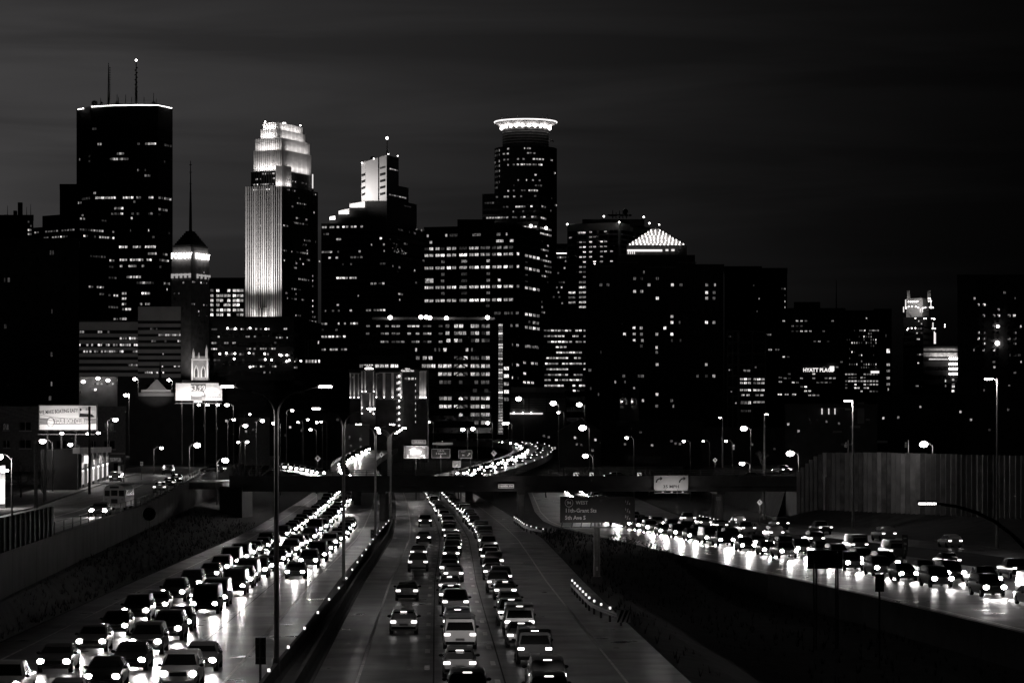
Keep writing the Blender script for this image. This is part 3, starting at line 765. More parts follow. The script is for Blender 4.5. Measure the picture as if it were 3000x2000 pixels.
# floodlights on each ledge
for i, (ff, Di, y0, y1) in enumerate(faces):
    if i == 0: continue
    for q in ff:
        m0 = (q.A + q.B)/2 + q.n*3.2; zz = zy(y0, Di) + 0.6; hgt = zy(y1,Di) - zz
        m1 = (q.A + q.B)/2 + q.n*0.2
        lamp(t, (m0.x, m0.y, zz), 2300 if i == 1 else 1400, 'AREA', to=(m1.x, m1.y, zz + hgt*0.75), size=q.len*0.8, sy=0.6, name='floodlight')
for q in fb:
    m0 = (q.A + q.B)/2 + q.n*2.5; m1 = (q.A + q.B)/2
    lamp(t, (m0.x, m0.y, zy(544,D)), 500, 'AREA', to=(m1.x, m1.y, zy(505,D)), size=q.len*0.8, sy=0.5, name='floodlight')
for px in (745, 775, 802):
    h = fl0.hit(px); lo_ = h + fl0.n*17
    lamp(t, (lo_.x, lo_.y, zy(938,D)), 165000, 'SPOT', to=(h.x, h.y, zy(720,D)), size=1, cone=52, blend=1, name='floodlight')
m0 = (fl0.A+fl0.B)/2 + fl0.n*4; m1 = (fl0.A+fl0.B)/2
lamp(t, (m0.x,m0.y,zy(926,D)), 2200, 'AREA', to=(m1.x,m1.y,zy(860,D)), size=20, sy=1, name='floodlight')
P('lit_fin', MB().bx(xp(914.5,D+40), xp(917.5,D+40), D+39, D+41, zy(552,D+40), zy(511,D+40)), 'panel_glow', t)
# entrance block in front of the foot of the lit face
ptsE = chain3(752, 774, 780, D-1.0, 0.2); fe = tier(t, ptsE, 932, 902, D-1.0, 'wall_dark', 'lower_bay', dep=3)
for q in fe: piers(q, 932, 902, D-1.0, 2.0, 0.9)
lamp(t, tuple(W(764,934,D-4)), 500, 'AREA', to=tuple(W(764,905,D)), size=8, sy=0.5, name='floodlight')
bulbs(t, [(777,357),(880,368),(830,361),(835,361)], D+22, 0.7)
wins(t, fl0, D, [(553,[(740,758),(763,806)],'h'),(628,[(734,780)],'m'),(658,[(760,770),(808,826)],'m'),(672,[(745,770)],'m'),(700,[(797,812)],'l'),(733,[(725,760),(808,820)],'m')], 6, 5, 7)
f5 = faces[0][0]
wins(t, f5[0], D+5, [(507,[(768,806)],'m'),(522,[(748,757),(762,768),(800,806)],'m'),(538,[(741,758),(763,805)],'h')], 6, 5.5, 7)
wins(t, f5[1], D+5, [(526,[(856,866),(882,898),(908,912)],'h'),(541,[(854,866)],'m')], 4.5, 6, 5.5)
wins(t, fr0, D, [(y, s, 'm') for y, s in ((553,[(838,850),(854,870),(915,928)]),(572,[(873,879)]),(588,[(867,898)]),(600,[(853,859)]),(608,[(917,923)]),
  (632,[(866,876),(894,900)]),(647,[(853,902)]),(660,[(828,846)]),(695,[(890,910),(922,928)]),(708,[(886,898)]),(725,[(896,902)]),(733,[(828,842),(852,858),(866,902)]),
  (752,[(877,882),(896,908),(932,938)]),(762,[(828,835)]),(766,[(865,871),(884,894)]),(780,[(858,870)]),(798,[(911,918)]),(812,[(871,905),(911,918)]),(828,[(911,918)]),(843,[(853,882)]),(857,[(828,845),(853,870)]),(872,[(838,845),(852,870),(882,895),(911,918)]),(888,[(911,918)]),(905,[(911,918)]),(920,[(864,882),(911,925)]),(934,[(866,908),(911,928)]),(948,[(863,870),(911,935)]))], 4.5, 6, 5.6)

# --- dark stepped tower with the floodlit white slab
D = 1800
ptsM = chain3(941,1133,1245,D,0.3)
r, f = bld('white_slab_tower', 'black stepped tower crowned by a floodlit white slab with a mast light', ptsM, 650, D, parapet=False)
t = r
def ang(pr):
    D2 = D + 1.2 + (pr-1133)*D/F*2.5
    return (Vector((xp(1133.2,D+1.2),D+1.2)), Vector((xp(pr,D2),D2)))
for (b, y0, y1) in ((1221,650,580),(1197,580,536),(1168,536.5,454)):
    A_, B_ = ang(b); P('upper_storeys', MB().prism([A_, B_, B_*1.01, A_*1.02], zy(y0,D)-0.5, zy(y1,D)), 'wall_black', t)
P('left_block', MB().prism(plan2(*F2(1070,1133,D+6), 30), zy(652,D), zy(589,D)), 'wall_black', t)
for a, b, y0 in ((1024,1070,610),(992,1024,629),(965,992,645)):
    P('left_step', MB().prism(plan2(*F2(a,b,D+8), 26), zy(653,D), zy(y0,D)), 'wall_black', t)
# lit parapets on the left steps
for a, b, y0, y1 in ((1024,1069,608,590),(992,1023,628,611),(965,982,644,632)):
    Da = D+7.7; vs = [W(a,y0,Da), W(b,y0,Da), W(b,y1,Da), W(a,y1+ (7 if b-a > 30 else 3),Da)]
    vb = [v + Vector((0,0.5,0)) for v in vs]
    P('lit_parapet', MB().add(vs+vb, [(0,1,2,3),(7,6,5,4),(0,4,5,1),(1,5,6,2),(2,6,7,3),(3,7,4,0)]), 'wall_white', t)
    m0 = (vs[0]+vs[1])/2 + Vector((0,-2.5,0.3)); m1 = (vs[2]+vs[3])/2
    lamp(t, tuple(m0), 420, 'AREA', to=tuple(m1), size=(vs[1]-vs[0]).length, sy=0.4, name='floodlight')
# the slab: main panel, side strips, vents
def slab(a, b, ya, yb, ybot, Dd, m, name):
    vs = [W(a,ybot,Dd), W(b,ybot,Dd), W(b,yb,Dd), W(a,ya,Dd)]; vb = [v + Vector((0,8,0)) for v in vs]
    return P(name, MB().add(vs+vb, [(0,1,2,3),(7,6,5,4),(0,4,5,1),(1,5,6,2),(2,6,7,3),(3,7,4,0)]), m, t)
sl = lambda x: 477 - 23*(x-1059)/(1133-1059)
for a, b, nm, dd in ((1059,1071,'slab_strip',0.6),(1071.4,1107.6,'slab_panel',0),(1108,1111,'slab_groove',1.5),(1111.4,1132.6,'slab_strip',0.6)):
    slab(a, b, sl(a), sl(b), 588, D+1+dd, 'wall_white' if nm != 'slab_groove' else 'wall_stone', nm)
for k in range(4):
    for (a, b, yy) in ((1113,1129,508+k*19),(1059.5,1070,510+k*19)):
        vs = [W(a,yy+8,D+1.4), W(b,yy+4,D+1.4), W(b,yy-3,D+1.4), W(a,yy+1,D+1.4)]
        P('vent', MB().add(vs + [v+Vector((0,0.3,0)) for v in vs], [(0,1,2,3),(0,4,5,1),(2,6,7,3)]), 'wall_black', t)
for k in range(5):
    q = 1113 + k*3.4; vs = [W(q,497-k,D+1.4), W(q+2.4,496-k,D+1.4), W(q+2.4,490-k,D+1.4), W(q,491-k,D+1.4)]
    P('vent', MB().add(vs, [(0,1,2,3)]), 'wall_dark', t)
lamp(t, tuple(W(1035,592,D-16)), 19000, 'SPOT', to=tuple(W(1100,512,D)), size=1.2, cone=110, blend=0.8, name='floodlight')
lamp(t, tuple(W(1062,592,D-22)), 15000, 'SPOT', to=tuple(W(1105,510,D)), size=1.2, cone=110, blend=0.8, name='floodlight')
mb = MB(); mb.tube([W(1134,456,D+6), W(1134,408,D+6)], [0.5,0.25], 6); P('mast', mb, 'steel_dark', t)
I('beacon', bulb_me, t, W(1134,405,D+6), 0, (0.85,0.85,0.85))
bulbs(t, [(1138,452),(1165,457),(1060,477),(1095,465)], D+1, 0.5)
I('satellite_dish', MB().ball((0,0,0),1,10,6).mesh('satellite_dish','steel_dark'), t, W(1090,464,D+6), 0, (1.2,0.8,1.2))
wins(t, f[0], D, [(662,[(943,958),(965,980),(985,996),(1002,1022),(1027,1046),(1054,1066)],'h'),(682,[(946,965)],'l'),(698,[(985,1000)],'m'),(735,[(942,974),(988,994),(1050,1058)],'m'),(752,[(960,972),(982,992),(1026,1064)],'m'),
  (772,[(1002,1008),(1026,1032),(1112,1130)],'l'),(812,[(985,1020),(1024,1046)],'h'),(830,[(1085,1104),(1108,1128)],'m'),(698,[(1112,1120)],'m'),(716,[(1087,1091),(1122,1128)],'m'),(735,[(1124,1128)],'m'),
  (908,[(952,956),(972,980),(990,996),(1024,1032),(1072,1088),(1094,1130)],'m'),(946,[(940,960),(990,995),(1008,1014),(1026,1050)],'h'),(891,[(986,994)],'m'),(964,[(942,950),(982,990)],'m'),(984,[(941,960),(962,980),(984,1000),(1004,1014)],'h'),(1022,[(942,955),(966,990),(998,1018)],'m'),(865,[(1048,1052)],'m')], 8, 7, 8.5)
wins(t, f[1], D, [(650,[(1214,1222),(1232,1236)],'m'),(664,[(1165,1180),(1197,1200),(1211,1218)],'l'),(702,[(1182,1194)],'m'),(741,[(1236,1244)],'m'),(776,[(1148,1152),(1166,1172),(1212,1216)],'m'),(855,[(1165,1180)],'m'),(872,[(1168,1172)],'m'),(812,[(1215,1221)],'l')], 7, 7, 8)
up = Face(*ang(1168)); wins(t, up, D, [(492,[(1140,1166)],'m')], 6, 5, 7)
up = Face(*ang(1197)); wins(t, up, D, [(568,[(1138,1190)],'h')], 6, 5, 7)
wins(t, Face(*ang(1221)), D, [(592,[(1183,1204)],'l')], 5, 5, 8)
# tiny glowing panes scattered to imitate a glittering reflection
for k in range(34):
    u = R.random()**0.8; win(t, f[1], 1137 + u*55, zy(735 - R.random()*(42*(1-u)+6), D), 3.0, 3.5, R.choice('mlm'), dep=0.2)

# --- round tower with the glowing halo
D = 1900
cc = Vector((xp(1540, D+21), D+21)); Rb = 92.5*D/F
t = T('halo_tower', 'dark cylindrical skyscraper wearing a glowing flared halo ring on top', 'skyscraper', (cc.x, cc.y, 7))
def circ(r, n=48, c=cc): return [Vector((c.x + r*math.cos(2*math.pi*k/n), c.y + r*math.sin(2*math.pi*k/n))) for k in range(n)]
P('shaft', MB().prism(circ(Rb), 7, zy(427,D)), 'wall_black', t)
Rd = 68*(D+6)/F
P('drum', MB().prism(circ(Rd), zy(427,D)+0.003, zy(368,D)), 'wall_black', t)
for k in range(6):
    y0 = 374 + k*8; P('drum_ring', MB().prism(circ(Rd+0.25), zy(y0,D), zy(y0-1.6,D)), 'pier_grey', t)
z0, z1 = zy(363,D), zy(349.5,D)
def cone(r0, r1, z0, z1, n=60):
    vs = [(cc.x+r0*math.cos(2*math.pi*k/n), cc.y+r0*math.sin(2*math.pi*k/n), z0) for k in range(n)] + [(cc.x+r1*math.cos(2*math.pi*k/n), cc.y+r1*math.sin(2*math.pi*k/n), z1) for k in range(n)]
    return MB().add(vs, [(k,(k+1)%n,n+(k+1)%n,n+k) for k in range(n)])
Rt = 92*(D+4)/F
hm = cone(Rd+0.6, Rt, z0, z1); P('halo_ring', hm, 'wall_white', t)
n = 60
rim = MB(); rp = [(cc.x+Rt*math.cos(2*math.pi*k/n), cc.y+Rt*math.sin(2*math.pi*k/n), z1+0.2) for k in range(n+1)]; rim.tube(rp, 0.45, 6, cap=False); P('halo_rim', rim, emat('rim_glow', 1.5), t)
for k in range(24):
    a = 2*math.pi*k/24
    mb = MB(); mb.tube([(cc.x+(Rd+0.7)*math.cos(a), cc.y+(Rd+0.7)*math.sin(a), z0-0.1), (cc.x+Rt*math.cos(a), cc.y+Rt*math.sin(a), z1-0.1)], 0.22, 5); P('halo_rib', mb, 'pier_white', t)
    a += 0.13
    if math.sin(a) < 0.35: I('crown_lamp', bulb_me, t, (cc.x+(Rd+0.9)*math.cos(a), cc.y+(Rd+0.9)*math.sin(a), zy(366,D)), 0, (1.0,1.0,1.0))
for k in range(6):
    a = -math.pi*(k+0.5)/6
    lamp(t, (cc.x+(Rd+3)*math.cos(a), cc.y+(Rd+3)*math.sin(a), zy(369,D)), 260, size=0.6, name='crown_light')
mb = MB()
for px in (1486,1590,1603,1470,1515): mb.tube([W(px,349,D+5), W(px,335,D+5)], [0.25,0.1], 5)
P('aerials', mb, 'steel', t, 'stuff')
P('window_crane', MB().tube([W(1609,414,D+8), W(1618,411,D+8), W(1621,416,D+8)], 0.5, 6), 'steel_dark', t)
cf = CylFace((cc.x, cc.y), Rb)
Zc = (1420,320,0.1275)
wins(t, cf, D, [(900,[(520,575),(905,930),(965,1060)],'m'),(1010,[(410,495),(515,565),(965,1075),(1095,1175)],'m'),(1145,[(440,485),(515,572),(740,800),(862,930),(1092,1560)],'m'),(1270,[(525,565),(640,712),(735,800),(825,935),(952,1068),(1095,1195),(1222,1320)],'h')], 7, 6, 8, tr=Zc)
wins(t, cf, D, [(y,[(1463,1466)],'m') for y in (437,450,468,482,497,513,530)], 4, 8, 4)
wins(t, cf, D, [(y,[(1451,1460)],'l') for y in (437,450,482,497,513,530,545)] + [(470,[(1449,1455)],'m')], 5, 8, 5)
wins(t, cf, D, [(502,[(1623,1626)],'m'),(512,[(1565,1572)],'m'),(528,[(1516,1521),(1541,1544),(1558,1564),(1575,1585)],'m'),(543,[(1504,1508),(1558,1588)],'m'),(558,[(1487,1493),(1502,1510),(1526,1576)],'m'),(578,[(1613,1616)],'m'),(596,[(1626,1630)],'m')], 6, 6, 7)
ptsB = chain3(1413,1578,1631,D-18,0.3)
fb = tier(t, ptsB, 1150, 564, D-18, 'wall_black', 'lower_block')
for q in fb: bands(t, q, zy(1100,D), zy(570,D), 3.9, 1.8)
wins(t, fb[0], D-18, [(574,[(1452,1460),(1475,1492),(1503,1510),(1524,1530),(1549,1572)],'m'),(591,[(1420,1448)],'l'),(604,[(1472,1491),(1510,1540),(1553,1562)],'m'),(618,[(1502,1506),(1530,1536),(1562,1570)],'m'),(635,[(1424,1490),(1500,1516),(1524,1572)],'m'),
  (664,[(1528,1573)],'h'),(681,[(1530,1573)],'h'),(697,[(1537,1540),(1552,1556),(1566,1569)],'m'),(711,[(1550,1556),(1564,1569)],'m')], 7, 6, 8)
wins(t, fb[1], D-18, [(602,[(1584,1600)],'m'),(608,[(1610,1618)],'m'),(636,[(1583,1600),(1612,1620)],'m'),(666,[(1581,1630)],'h'),(682,[(1581,1630)],'h'),(714,[(1602,1607)],'m'),(729,[(1583,1607)],'m'),(745,[(1598,1603)],'m'),(760,[(1582,1630)],'m'),(776,[(1593,1630)],'m'),(791,[(1596,1630)],'m'),(806,[(1585,1606),(1616,1618)],'m'),(822,[(1602,1606)],'l'),(883,[(1585,1588)],'m'),(898,[(1585,1590)],'m'),(913,[(1585,1596)],'m'),(933,[(1598,1610)],'m'),(948,[(1598,1610)],'m')], 5.5, 6.5, 6.5)
for px, py in ((1555,662),(1600,668)): I('floodlamp', bulb_me, t, W(px,py,D-22), 0, (1.0,1.0,1.0))

# --- office with bright paired windows
D = 1600
ptsO = chain3(1243,1516,1582,D,0.3)
r, f = bld('paired_window_office', 'wide black office with bright full rows of paired square windows', ptsO, 664, D)
P('plant_room', MB().prism(plan2(*F2(1340,1449,D+12), 22), zy(666,D), zy(638,D)), 'wall_black', r)
Z = (1220,640,0.2041)
cols = [(115,178),(182,248),(272,338),(345,410),(435,500),(508,575),(610,735),(757,825),(833,898),(920,985),(993,1060),(1085,1150),(1158,1225),(1250,1315),(1325,1392)]
rc = [(1440,1478)]
rf = [(1550,1597),(1607,1652),(1662,1707),(1718,1765)]
def rw11(y, cl, lv, face, h=9.6):
    for a, b in cl:
        win(r, face, Z[0]+(a+b)/2*Z[2], zy(Z[1]+y*Z[2], D), (b-a)*Z[2], h, lv if R.random() > 0.2 else {'h':'m','m':'l','l':'l'}[lv])
for y, lv in ((412,'m'),(508,'h'),(690,'h'),(972,'h'),(1163,'h')):
    rw11(y, cols, lv, f[0])
    if y > 420 and y < 1000: rw11(y, rc, 'h', f[0])
for y in (508,690,972,1355): rw11(y, rf, 'h', f[1])
rw11(222, [(150,178),(415,445),(470,605),(795,935),(1150,1210),(1285,1308)], 'm', f[0]); rw11(318, [(190,230),(1140,1258),(1340,1400)], 'm', f[0])
for y in (600,785,880,1060): rw11(y, [(640,735),(1005,1060)] + ([(355,410)] if y != 880 else [(350,405),(1170,1210)]), 'm', f[0])
for y in (600,785,880): rw11(y, [(1555,1595)], 'l', f[1], 4)
rw11(1245, [(995,1055)], 'l', f[0]); rw11(1355, [(1110,1220),(1260,1310),(1320,1332),(1355,1388),(1425,1472)], 'm', f[0]); rw11(1462, [(1600,1630),(1662,1705),(1715,1755)], 'm', f[1])
rw11(1535, [(1170,1245),(1350,1385),(1425,1468)], 'm', f[0]); rw11(1545, rf, 'h', f[1])
win(r, f[0], 1258, zy(818,D), 28, 16, 'h')
wins(r, f[1], D, [(y,[(1530,1576)],'m') for y in (1010,1060,1092,1118)], 9, 8, 11, skip=0.4)
Z2 = (1100,1000,0.287)
wins(r, f[1], D, [(40,[(1375,1402),(1430,1462),(1517,1668)],'h'),(240,[(1377,1400),(1430,1465)],'m'),(372,[(1385,1400),(1443,1462)],'m')], 9, 9, 11, tr=Z2, skip=0)

# --- pale concrete grid tower
D = 1750
pts = chain3(1662,1814,1906,D,0.45)
mat('grid_concrete', 0.42, 0.85, scale=0.1, var=0.1)
r, f = bld('concrete_grid_tower', 'pale concrete tower with a square window grid and a dark roof house', pts, 656, D, 'grid_concrete', glaze=False)
P('roof_house', MB().prism(plan2(*F2(1706,1888,D+14), 20), zy(658,D), zy(637,D)), 'wall_black', r)
mb = MB()
for px, y1 in ((1795,615),(1805,622),(1815,617),(1825,620),(1835,616)): mb.tube([W(px,640,D+20), W(px,y1,D+20)], [0.4,0.2], 5)
mb.ball(W(1832,620,D+20), 1.8, 8, 5); mb.bx(xp(1780,D+20), xp(1850,D+20), D+20, D+22, zy(633,D+20), zy(628,D+20)); P('rooftop_antennas', mb, 'steel_dark', r, 'stuff')
bulbs(r, [(1662,657),(1769,634),(1886,636),(1814,651),(1903,654)], D-2, 0.75)
cl = [(1664,1690),(1694,1719),(1723,1749),(1755,1781),(1784,1811)]
for k in range(16):
    y = 678 + k*14.6
    for (a, b) in cl:
        win(r, f[0], (a+b)/2, zy(y,D), b-a, 11, 'd', dep=0.2)
    for (a, b) in ((1818,1858),(1863,1902)):
        if y < 800: win(r, f[1], (a+b)/2, zy(y,D), b-a, 11, 'd', dep=0.2)
lit = {0:[1,2,3.3],1:[0,2,2.3],2:[1,1.3,2,3,3.4],3:[1,1.3,2,2.3,3,3.3],4:[1.2,2,3,3.3,4],5:[1,1.4,2,3],6:[1.3,2.3,3,4],7:[1,1.4,3,3.4],8:[1,1.4],9:[1.2,1.4],10:[1.3]}
for k, ls in lit.items():
    for q in ls:
        a, b = cl[int(q)]; fr = (q % 1)
        win(r, f[0], a + (b-a)*(0.3 if fr == 0 else 0.75), zy(677+k*14.6,D), 9, 5, R.choice('hm'), dep=0.35)
win(r, f[0], 1706, zy(678,D), 24, 6, 'h', dep=0.35)
for y in (824,839,854,868,883,897):
    win(r, f[0], 1707, zy(y,D), 23, 7, 'm', dep=0.35)
    if y > 850 and y < 890: win(r, f[0], 1676, zy(y,D), 24, 7, 'm', dep=0.35)
# small block left of it
D = 1820
r, f = bld('narrow_block', 'narrow dark block with one glowing horizontal strip beside the halo tower', F2(1628,1664,D), 718, D)
P('lit_strip', MB().bx(xp(1630,D), xp(1660,D), D-0.5, D-0.1, zy(743.5,D), zy(741,D)), 'bar_glow', r)
wins(r, f[0], D, [(754,[(1631,1660)],'m'),(765,[(1655,1659)],'m'),(785,[(1650,1658)],'m'),(800,[(1632,1652)],'m'),(827,[(1630,1655)],'l'),(842,[(1628,1656)],'m'),(856,[(1632,1640)],'m'),(870,[(1618,1626),(1636,1642)],'l'),(888,[(1642,1652)],'m')], 5, 6, 7, skip=0.3)

# --- broad dark tower with the lit pyramid of lamps
D = 1250
r, f = bld('pyramid_tower', 'broad dark apartment tower topped by a glittering stepped pyramid of lamps', F2(1719,2120,D), 780, D, 'wall_dark', fl=3.2, glaze=False)
t = r
P('upper_storeys', MB().prism(plan2(*F2(1810,2036,D+4), 24), zy(782,D), zy(745,D)), 'wall_dark', r)
P('upper_storeys', MB().prism(plan2(*F2(1835,2012,D+6), 20), zy(746,D), zy(716,D)), 'wall_dark', r)
P('lit_loggia', MB().bx(xp(1838,D+5.6), xp(1940,D+5.6), D+5.4, D+5.9, zy(734,D), zy(728.5,D)), 'sign_low', r)
for a, b in ((1950,1958),(1967,1976)): P('lit_loggia', MB().bx(xp(a,D+5.6), xp(b,D+5.6), D+5.4, D+5.9, zy(733,D), zy(727.5,D)), 'panel_glow', r)
for k in range(4): P('lit_pier', MB().bx(xp(1839+k*6,D+5), xp(1842+k*6,D+5), D+4.6, D+4.9, zy(742,D), zy(735,D)), 'panel_glow', r)
nst = 8; pxc = 1925
for k in range(nst):
    hw = 76*(1-k/nst)+5; y0 = 716 - k*6.6
    Dk = D + 6 + k*1.2; dp_ = (76-hw)*D/F
    P('pyramid_step', MB().bx(xp(pxc-hw,D), xp(pxc+hw,D), D+6+dp_, D+26-dp_*0.6, zy(y0,D)+0.003, zy(y0-6.6,D)), 'wall_pale', r)
    n = int(hw/5.5)
    for j in range(n+1):
        px = pxc - hw + 2 + (2*hw-4)*j/max(1,n) + R.uniform(-1,1)
        I('pyramid_lamp', bulb_me, r, (xp(px,D), D+5.6+dp_, zy(y0-2.2+R.uniform(-1,1),D)), 0, (0.18,0.18,0.18))
    if k < 7: lamp(r, (xp(pxc,D), D+3.5+dp_, zy(y0-2,D)), 7*(nst-k), 'AREA', to=(xp(pxc,D), D+10, zy(y0-7,D)), size=hw*1.8*D/F, sy=0.4, name='pyramid_light')
bulbs(r, [(1931,658),(1742,774),(2110,777)], D+3, 0.45)
mat('cornice_grey', 0.3, 0.8)
for a, b, yy in ((1742,1800,779),(1812,1870,768),(1985,2040,768),(1890,1980,782)):
    P('cornice', MB().bx(xp(a,D), xp(b,D), D-0.7, D-0.003, zy(yy+3,D), zy(yy,D)), 'cornice_grey', r)
for a, b, y0, y1 in ((1748,1796,917,788),(1818,1848,865,788),(1868,1878,865,788),(1908,1926,865,790),(1940,1960,865,790),(1984,2006,866,788),(2014,2036,866,788),(2062,2105,920,788)):
    mb = MB()
    for q in (a, b, (a+b)/2): mb.bx(xp(q-1,D), xp(q+1,D), D-0.35, D-0.004, zy(y0,D), zy(y1,D))
    P('pilasters', mb, 'pier_grey', r, 'stuff')
Z = (1600,600,0.3826)
wins(r, f[0], D, [(515,[(742,755)],'m'),(565,[(665,690),(712,750),(835,868)],'m'),(613,[(400,438),(455,492),(775,800),(948,985),(1012,1053),(1208,1250),(1285,1300)],'m'),(663,[(665,690),(712,752)],'m'),(672,[(1215,1243),(1270,1303)],'m'),
  (715,[(835,868),(1210,1248),(1265,1305)],'h'),(855,[(942,985)],'m'),(900,[(942,985),(1015,1028),(1215,1240),(1272,1297)],'h'),(943,[(660,685),(710,745),(897,922)],'h'),(990,[(588,612),(662,687),(712,748),(832,863),(946,978)],'h'),(1038,[(663,685),(726,748),(955,972),(1022,1035)],'m'),(1080,[(710,748)],'m'),
  (1092,[(836,855)],'m'),(1128,[(836,858),(414,425)],'l'),(1222,[(833,867),(1215,1237)],'m'),(1310,[(582,606),(700,750),(1148,1170),(1212,1242),(1270,1298)],'m'),(1356,[(522,536),(597,610)],'m'),(1405,[(335,348),(665,683)],'m'),(1450,[(830,867),(396,406)],'m'),(1497,[(732,750),(940,982)],'m'),(1540,[(830,863),(968,980)],'m'),(1265,[(322,348)],'m')], 9, 10, 11, tr=Z, skip=0.05)
for k in range(17):
    y = 730*Z[2]+600 + k*17.6
    for q in (1828,1857,1994,2022): win(r, f[0], q, zy(y,D), 8, 9, 'd')
# small arched gatehouse at its foot
D = 1150
r, f = bld('arched_gatehouse', 'small grey gatehouse with two arched openings at the foot of the pyramid tower', F2(1813,1872,D), 1146, D, 'wall_stone', cat='building', glaze=False)
for px in (1826,1857):
    mb = MB(); mb.tube([W(px-9,1185,D-0.2), W(px-9,1172,D-0.2), W(px-6,1166,D-0.2), W(px,1163,D-0.2), W(px+6,1166,D-0.2), W(px+9,1172,D-0.2), W(px+9,1185,D-0.2)], 0.3, 6); P('arch', mb, 'wall_pale', r)
    P('opening', MB().bx(xp(px-7,D), xp(px+7,D), D-0.1, D-0.01, zy(1186,D), zy(1168,D)), 'wall_black', r)
    P('window', MB().bx(xp(px-4,D), xp(px+6,D), D-0.1, D-0.01, zy(1160,D), zy(1151,D)), 'glass_dark', r)
I('lamp', bulb_me, r, W(1822,1176,D-0.5), 0, (0.25,0.25,0.25)); I('lamp', bulb_me, r, W(1852,1176,D-0.5), 0, (0.25,0.25,0.25))

# --- black slab behind and framed glass block
D = 1500
r, f = bld('black_slab', 'featureless black slab right of the pyramid tower with dots down its edge', F2(2122,2306,D), 790, D)
P('roof_house', MB().prism(plan2(*F2(2122,2232,D+5), 20), zy(792,D), zy(778,D)), 'wall_black', r)
wins(r, f[0], D, [(846,[(2288,2298)],'l')] + [(y,[(2298,2301)],'m') for y in (846,865,883,900,935)] + [(836,[(2206,2210)],'l'),(875,[(2222,2226)],'m'),(912,[(2216,2220)],'l'),(980,[(2247,2260)],'m'),(1024,[(2250,2262),(2270,2284)],'m')], 5, 6, 6)
D = 1050
r, f = bld('framed_glass_block', 'glass block outlined by pale frames with three brilliantly lit lower floors', chain3(2132,2164,2243,D,2.0), 970, D, 'wall_black', glaze=False)
for fc, xs_ in ((f[0],(2132.5,2148,2163.5)),(f[1],(2164.5,2203,2242))):
    mb = MB()
    for q in xs_:
        h = fc.hit(q) + fc.n*0.2; mb.obx((h.x,h.y,(zy(1262,D)+zy(970,D))/2), fc.d, 0.16, 0.2, (zy(970,D)-zy(1262,D))/2)
    P('mullions', mb, 'wall_stone', r, 'stuff')
    for y in (970,1000,1005,1033,1038,1066,1070,1098,1101,1132,1135,1160,1190):
        m0 = (fc.A+fc.B)/2 + fc.n*0.2; mb = MB(); mb.obx((m0.x,m0.y,zy(y,D)), fc.d, fc.len/2, 0.18, 0.12); P('frame_bar', mb, 'wall_stone', r)
wins(r, f[1], D, [(1110,[(2166,2200),(2205,2240)],'h'),(1121,[(2166,2200),(2205,2240)],'h'),(1142,[(2166,2200),(2205,2240)],'h'),(1157,[(2168,2198),(2210,2238)],'m'),(1177,[(2168,2200),(2205,2240)],'h'),(1085,[(2176,2198)],'m'),(1075,[(2210,2216)],'m'),(1180,[(2168,2200)],'m'),(1203,[(2168,2200)],'l')], 11, 7, 12, skip=0)
wins(r, f[0], D, [(984,[(2135,2144)],'l'),(1082,[(2136,2140),(2142,2148)],'m'),(1146,[(2141,2148)],'m'),(1180,[(2155,2160)],'m')], 5, 5, 6)

# --- hotel with the long rooftop sign and its neighbours
D = 1150
r, f = bld('sign_hotel', 'dark hotel block carrying the lit HYATT PLACE sign', F2(2288,2476,D), 909, D, 'wall_black')
P('roof_house', MB().prism(plan2(*F2(2326,2403,D+4), 18), zy(911,D), zy(883,D)), 'wall_black', r)
P('mast', MB().tube([W(2450,910,D+6), W(2450,820,D+6)], [0.3,0.1], 5), 'steel_dark', r)
text('HYATT PLACE', r, W(2397,1084,D-0.6), 1.45, 'sign_low', sx=0.92, bold=0.05)
P('sign_badge', MB().bx(xp(2431,D), xp(2443,D), D-0.7, D-0.2, zy(1086,D), zy(1073,D)), emat('badge_glow', 2.0), r)
scat(r, f[0], D, 2296, 2470, 940, 1075, 13, 15, 0.10, 8, 5)
scat(r, f[0], D, 2300, 2445, 1095, 1160, 12, 12.5, 0.22, 9, 5)
wins(r, f[0], D, [(1155,[(2277,2292),(2297,2312),(2318,2335)],'h'),(1105,[(2280,2292)],'h'),(1118,[(2280,2292)],'m'),(1200,[(2318,2324),(2342,2352),(2382,2390)],'h'),(1208,[(2318,2324),(2342,2352),(2382,2390)],'h')], 13, 5, 14, skip=0)
D = 1250
r, f = bld('speckled_block', 'dark block speckled with small lit windows and a short lit sign', F2(2476,2578,D), 915, D)
P('sign', MB().bx(xp(2551,D), xp(2575,D), D-0.6, D-0.2, zy(1092.5,D), zy(1086.5,D)), 'sign_low', r)
scat(r, f[0], D, 2482, 2572, 968, 1080, 7, 9, 0.20, 3, 6, 'l'); scat(r, f[0], D, 2470, 2574, 1096, 1150, 9, 10, 0.35, 7, 5)
wins(r, f[0], D, [(968,[(2517,2550),(2555,2575)],'m'),(932,[(2536,2541)],'m')], 4, 5, 5)
D = 1350
r, f = bld('edge_lit_block', 'black block with a single column of lit windows down its edge', F2(2560,2612,D), 910, D)
wins(r, f[0], D, [(y,[(2596,2608)],'h') for y in (1025,1030,1068,1086,1107,1125)] + [(983,[(2594,2597)],'m'),(1140,[(2600,2604)],'m')], 12, 9, 13, skip=0)
